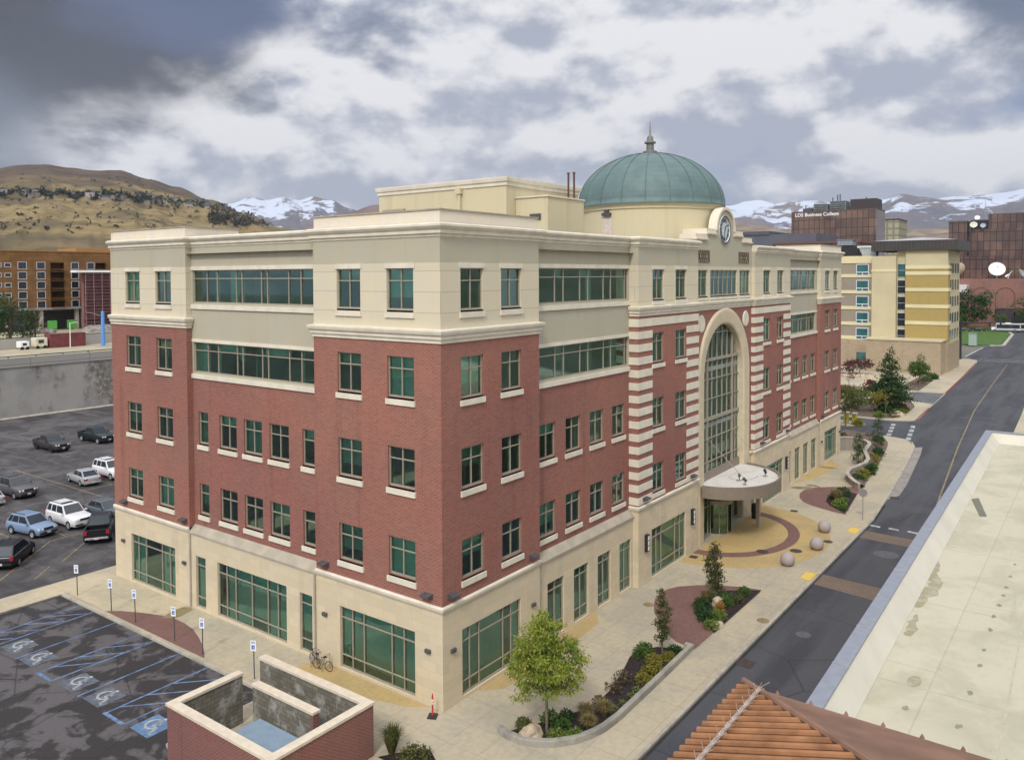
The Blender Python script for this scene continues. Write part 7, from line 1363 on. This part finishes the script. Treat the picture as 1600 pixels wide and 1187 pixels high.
# bronze glass towers
def mk_tower():
    k = M('bronze_curtain_wall', .22, .6); mp = k.mapping('UV', (1, 1, 1)); v = k.brick(2.2, 3.7, (0.17, 0.10, 0.07), (0.10, 0.062, 0.05), (0.035, 0.025, 0.024), .14, mp, off=0.0); n_ = k.noise(0.06, 3, .6); n2 = k.noise(0.5, 2, .5, k.mapping('UV', (.6, .3, 1)))
    c = k.mix(k.ramp(n_, .4, .62), v, (0.62, 0.60, 0.66), 'MULTIPLY'); return k.base(k.mix(k.ramp(n2, .5, .7, 0, .6), c, (1.5, 1.35, 1.1), 'MULTIPLY'))
TW = mk_tower(); TWD = plain('dark_plant_screen', (0.055, 0.042, 0.045), .6, .3)
T1 = thing('office_tower', 'brown glass office tower with white rooftop lettering, left of the hotel roof', 'building'); q = MB(); q.box(330, 54.2, 0, 346, 89.0, 47.9); q.build('curtain_wall', TW, T1); q = MB(); q.box(329.9, 54.1, 47.9, 346.1, 89.1, 48.3); q.build('parapet', plain('tower_parapet', (0.12, 0.08, 0.065)), T1)
q = MB(); q.box(333, 55, 48.3, 344, 65.2, 52.7); q.build('plant_screen', TWD, T1)
for y0, y1, z in ((67.0, 73.6, 52.3), (74.5, 80.4, 51.5)):
    q = MB(); q.box(333, y0, 48.6, 340, y1, z)
    u = q.build('cooling_tower', plain('grey_green_metal', (0.17, 0.19, 0.19), .6, .3, 0, .3, .4), T1); q = MB()
    for k in range(4): q.box(332.9, y0+.3, 49+.9*k, 333, y1-.3, 49.25+.9*k)
    q.build('louvre', BLACK, u)
q = MB()
for y, z0, z1 in ((72.6, 52.3, 54.0), (70.6, 52.3, 55.0), (69.6, 52.3, 55.3), (82.5, 48.3, 50.3), (84, 48.3, 51.2), (59, 52.7, 53.4)): q.tube((334, y, z0), (334, y, z1), .22, n=6)
q.box(333, 81, 48.3, 336, 85, 49.8); islands(q, 'vent_stack', DGREY, T1)
mw = Matrix.Translation((329.93, 78.2, 46.75)) @ Matrix.Rotation(R(-90), 4, 'Z') @ Matrix.Rotation(R(90), 4, 'X')
text_mesh('LDS Business College', 2.1, .05, 'lettering', PWHITE, T1, mw, .035)
T2 = thing('office_tower', 'brown glass stepped office tower with dishes on its roof at the right edge', 'building', (14, 1.6, .7)); q = MB(); q.box(330, -30, 0, 352, 20.4, 38.2); q.box(329.2, 21.2, 0, 352, 27.8, 41.4); q.box(331.5, 20.4, 0, 352, 21.2, 36); q.build('curtain_wall', TW, T2); q = MB(); q.box(333, -30, 38.2, 352, 14.2, 44.3); q.build('upper_curtain_wall', TW, T2)
q = MB(); q.box(331.5, 14.3, 38.2, 346, 20.2, 41.9); q.build('plant_screen', BLACK, T2); q = MB(); q.box(327, -30, 0, 330, 23, 27.5); q.build('lower_curtain_wall', TW, T2)
q = MB(); q.box(329.15, 21.1, 41.4, 352, 27.9, 41.7); q.build('parapet', plain('tower_parapet_two', (0.10, 0.07, 0.06)), T2)
AR_ = thing('arcaded_hall', 'low brick hall with two blind round arches at the foot of the stepped tower', 'building', (14, 1.6, -.05)); ABK = mk_brick('far_brick', (0.24, 0.115, 0.09), (0.28, 0.19, 0.16), 1.2, .4, .06)
q = MB(); q.box(318, -30, 0, 326.9, 23.0, 19.2); q.build('wall', ABK, AR_)
for yc in (14.7, 6.6):
    q = MB()
    for k in range(24): a, b = math.pi*k/24, math.pi*(k+1)/24; f = lambda rr, t_, x: (x, yc+rr*math.cos(t_), 12.5+rr*math.sin(t_)); q.quad(f(3.0, a, 317.9), f(3.0, b, 317.9), f(3.3, b, 317.9), f(3.3, a, 317.9)); q.quad(f(3.3, a, 317.9), f(3.3, b, 317.9), f(3.3, b, 318.05), f(3.3, a, 318.05))
    for s in (-1, 1): q.box(317.9, yc+s*3.0, 5, 318.0, yc+s*3.3, 12.5)
    q.build('arch_rib', plain('dark_brick_rib', (0.14, 0.065, 0.055)) if 'dark_brick_rib' not in bpy.data.materials else bpy.data.materials['dark_brick_rib'], AR_)
q = MB(); q.box(317.8, -30, 7.3, 318.0, 9.5, 7.9); q.build('canopy_line', TWD, AR_); q = MB(); q.box(317.9, -30, 2.0, 318, 10, 7.3); q.build('shopfront', TWD, AR_)
AX_ = thing('annex_building', 'low brick annex with long white fascia behind the trees right of the hotel', 'building', (26, 3.5, -.4)); q = MB(); q.box(300, 17.2, 0, 316, 32, 14.4); q.build('wall', ABK, AX_); q = MB(); q.box(299.6, 17.0, 14.4, 316, 32, 17.2); q.build('fascia', plain('pale_fascia', (0.6, 0.58, 0.55)), AX_); q = MB(); q.box(299.9, 18, 11.6, 300, 32, 13.9); q.build('window', TWD, AX_)
def dish(x, y, z, r_, lab, aim, face=PWHITE, group=None):
    t = thing('satellite_dish', lab, 'satellite dish', (x, y, z), R(aim), group); q = MB(); q.tube((0, 0, 0), (0, 0, r_*.9), r_*.12, n=8); q.build('pedestal', STEEL, t)
    q = MB(); el = R(28); c = Vector((0, 0, r_*1.15)); fwd_ = Vector((math.cos(el), 0, math.sin(el))); sd_ = Vector((0, 1, 0)); up_ = fwd_.cross(sd_)*-1; n = 28; rings = [0, .3, .6, .85, 1.0]
    for k in range(n):
        a, b = 2*math.pi*k/n, 2*math.pi*(k+1)/n
        for r0, r1 in zip(rings, rings[1:]):
            f = lambda rr, t_: tuple(c+fwd_*(rr*rr*.28*r_)+(sd_*math.cos(t_)+up_*math.sin(t_))*rr*r_); q.quad(f(r0, a), f(r1, a), f(r1, b), f(r0, b))
    q.build('reflector', face, t); q = MB(); tip = c+fwd_*r_*.95
    for a in (0, 2.1, 4.2): q.tube(c+fwd_*.25*r_+(sd_*math.cos(a)+up_*math.sin(a))*r_*.9, tip, r_*.025, n=5)
    q.obox(tip, fwd_*r_*.12, sd_*r_*.07, up_*r_*.07); q.build('feed', face, t); return t
dish(336, 11.5, 19.2, 2.9, 'big white satellite dish on the roof of the arcaded hall', 192); dish(335, 3.6, 19.2, 1.7, 'grey dish at the right edge on the roof of the arcaded hall', 250, STEEL); dish(335, 24.6, 19.2, 2.9, 'pale dish seen from behind beside the hotel edge, with open ribs', 35, plain('bare_dish_back', (0.55, 0.45, 0.33)))
q = MB(); q.tube((336, 7.8, 19.1), (335.5, 7.0, 21.3), .18, n=6); q.tube((335.5, 7.0, 21.3), (335.2, 6.3, 22.0), .14, n=6); q.obox((335.6, 8.0, 20.3), (.3, 0, 0), (0, .6, -.4), (0, .2, .3)); tag(q.build('antenna_mount', PWHITE), 'pale bent antenna mount right of the big white dish', 'antenna')
dish(342.8, 20.4, 39.0, 1.35, 'cream dish on the stepped tower roof, left of two before the black screen', 185, plain('cream_dish', (0.62, 0.6, 0.48))); dish(342.8, 17.1, 39.0, 1.0, 'grey blue dish on the stepped tower roof, right of two before the black screen', 185, plain('blue_grey_dish', (0.34, 0.38, 0.42))); dish(349, 19.9, 42.6, 1.0, 'small white dish above the black screen on the stepped tower', 185)
t = thing('antenna_mast', 'thin lattice antenna mast on the stepped tower roof', 'antenna', (350, 17.2, 42.6)); q = MB(); q.tube((0, 0, 0), (0, 0, 9.5), .14, .05, 6); q.build('mast', STEEL, t); q = MB()
for z in (5, 6.5): q.tube((0, -.7, z), (0, .7, z), .05, n=5)
q.build('crossarm', STEEL, t)
for nm, lab, b, c in (('concrete_block', 'pale many floored block just right of the lettered tower, far behind', (420, 63.5, 0, 440, 71, 48.6), (0.36, 0.33, 0.24)),):
    t = thing('far_block', lab, 'building'); q = MB(); q.box(*b); q.build('wall', mk_stone('far_block_wall', c, 3, 3.4, .6, .5, .05, 0.0), t); q = MB(); q.box(b[0]-.2, b[1]-.2, b[5], b[3], b[4]+.2, b[5]+.6); q.build('roof', TWD, t)
t = thing('low_roofed_hall', 'dark grey flat roofed block behind the far parapet of the main building', 'building'); q = MB(); q.box(236, 51.0, 0, 262, 78, 34.2); q.build('wall', plain('slate_grey_cladding', (0.10, 0.105, 0.125), .6, .3, 0, .12, .1), t); q = MB(); q.box(235.7, 66, 34.2, 262, 78.2, 35.4); q.build('roof', plain('slate_roof', (0.085, 0.088, 0.105)), t)
t = thing('brown_hall', 'long low brown roofed hall in front of the lettered tower', 'building'); q = MB(); q.box(228, 36, 0, 250, 62, 30.6); q.build('wall', TW, t); q = MB(); q.box(227.6, 35.6, 30.6, 250, 62.2, 31.2); q.build('roof', plain('rust_brown_fascia', (0.15, 0.075, 0.06)), t)
# traffic signal with its long arm
t = thing('traffic_signal', 'black traffic signal pole with a long arm at the far intersection', 'traffic signal', (198.4, 5.0, 0)); q = MB(); q.tube((0, 0, 0), (0, 0, 9.6), .34, .26, 10); q.build('pole', BLACK, t); q = MB(); q.tube((0, 0, 9.0), (0, -9.0, 9.3), .16, .09, 8); q.build('arm', BLACK, t)
for y in (-6.3, -8.6): q = MB(); q.box(-.2, y-.2, 8.2, .2, y+.2, 9.3); q.build('signal_head', BLACK, t, bevel=.04)
q = MB(); q.box(-.3, .2, 6.4, .3, .6, 7.5); q.build('signal_head', BLACK, t)
for x, y, lab, h_ in ((196.8, 6.6, 'pale green utility cabinet beside the signal pole', 3.4),): t = thing('utility_cabinet', lab, 'cabinet', (x+46, y+1.2, .06)); q = MB(); q.box(-1, -1, 0, 1, 1, h_); q.build('casing', plain('pale_green_cabinet', (0.3, 0.4, 0.34)), t, bevel=.05); q = MB(); q.box(-1.1, -1.1, h_, 1.1, 1.1, h_+.15); q.build('lid', STEEL, t)
# island with yellow utility boxes in the side street
slab('traffic_island', [(88.5, 8), (89.6, 4.5), (90.6, 2.7), (91.6, 2.1), (92.4, 2.4), (93.4, 4.5), (94, 8)], -.2, .02, KERB)
for x, y, lab in ((90.9, 3.4, 'yellow utility post at the nose of the island'), (91.2, 4.6, 'yellow utility post behind the first on the island')):
    t = thing('utility_post', lab, 'post', (x, y, .02)); q = MB(); q.box(-.3, -.3, 0, .3, .3, 1.5); q.build('post', plain('safety_yellow', (0.55, 0.47, 0.04)) if 'safety_yellow' not in bpy.data.materials else bpy.data.materials['safety_yellow'], t, bevel=.06); q = MB(); q.box(-.34, -.34, 1.5, .34, .34, 1.62); q.build('cap', PWHITE, t)
# standing pipes on the annex roof
for y in (3.3, 3.75): t = thing('flue_pipe', 'thin brown flue pipe beside the dome, ' + ('nearer of two' if y < 3.5 else 'farther of two'), 'pipe', (17.2, y, 26.24)); q = MB(); q.tube((0, 0, 0), (0, 0, 1.75), .07, n=8); q.build('pipe', RUST, t); q = MB(); q.tube((0, 0, 1.75), (0, 0, 1.85), .11, .09, 8); q.build('cap', RUST, t)

# ------------------------------------------------------------------ the air between here and the mountains
q = MB(); q.box(-9000, -9000, -31.5, 14500, 14500, 1600); hz = q.build('haze', None if False else bpy.data.materials.new('haze')); hz['kind'] = 'stuff'
tag(hz, 'thin blue grey air between the town and the mountains', 'haze', kind='stuff')
hm = hz.data.materials[0]; hm.use_nodes = True; nt = hm.node_tree; nt.nodes.clear(); ho = nt.nodes.new('ShaderNodeOutputMaterial'); hv = nt.nodes.new('ShaderNodeVolumePrincipled')
hv.inputs['Color'].default_value = (0.78, 0.84, 0.95, 1); hv.inputs['Density'].default_value = 4.0e-5; hv.inputs['Anisotropy'].default_value = 0.2; nt.links.new(hv.outputs[0], ho.inputs['Volume'])
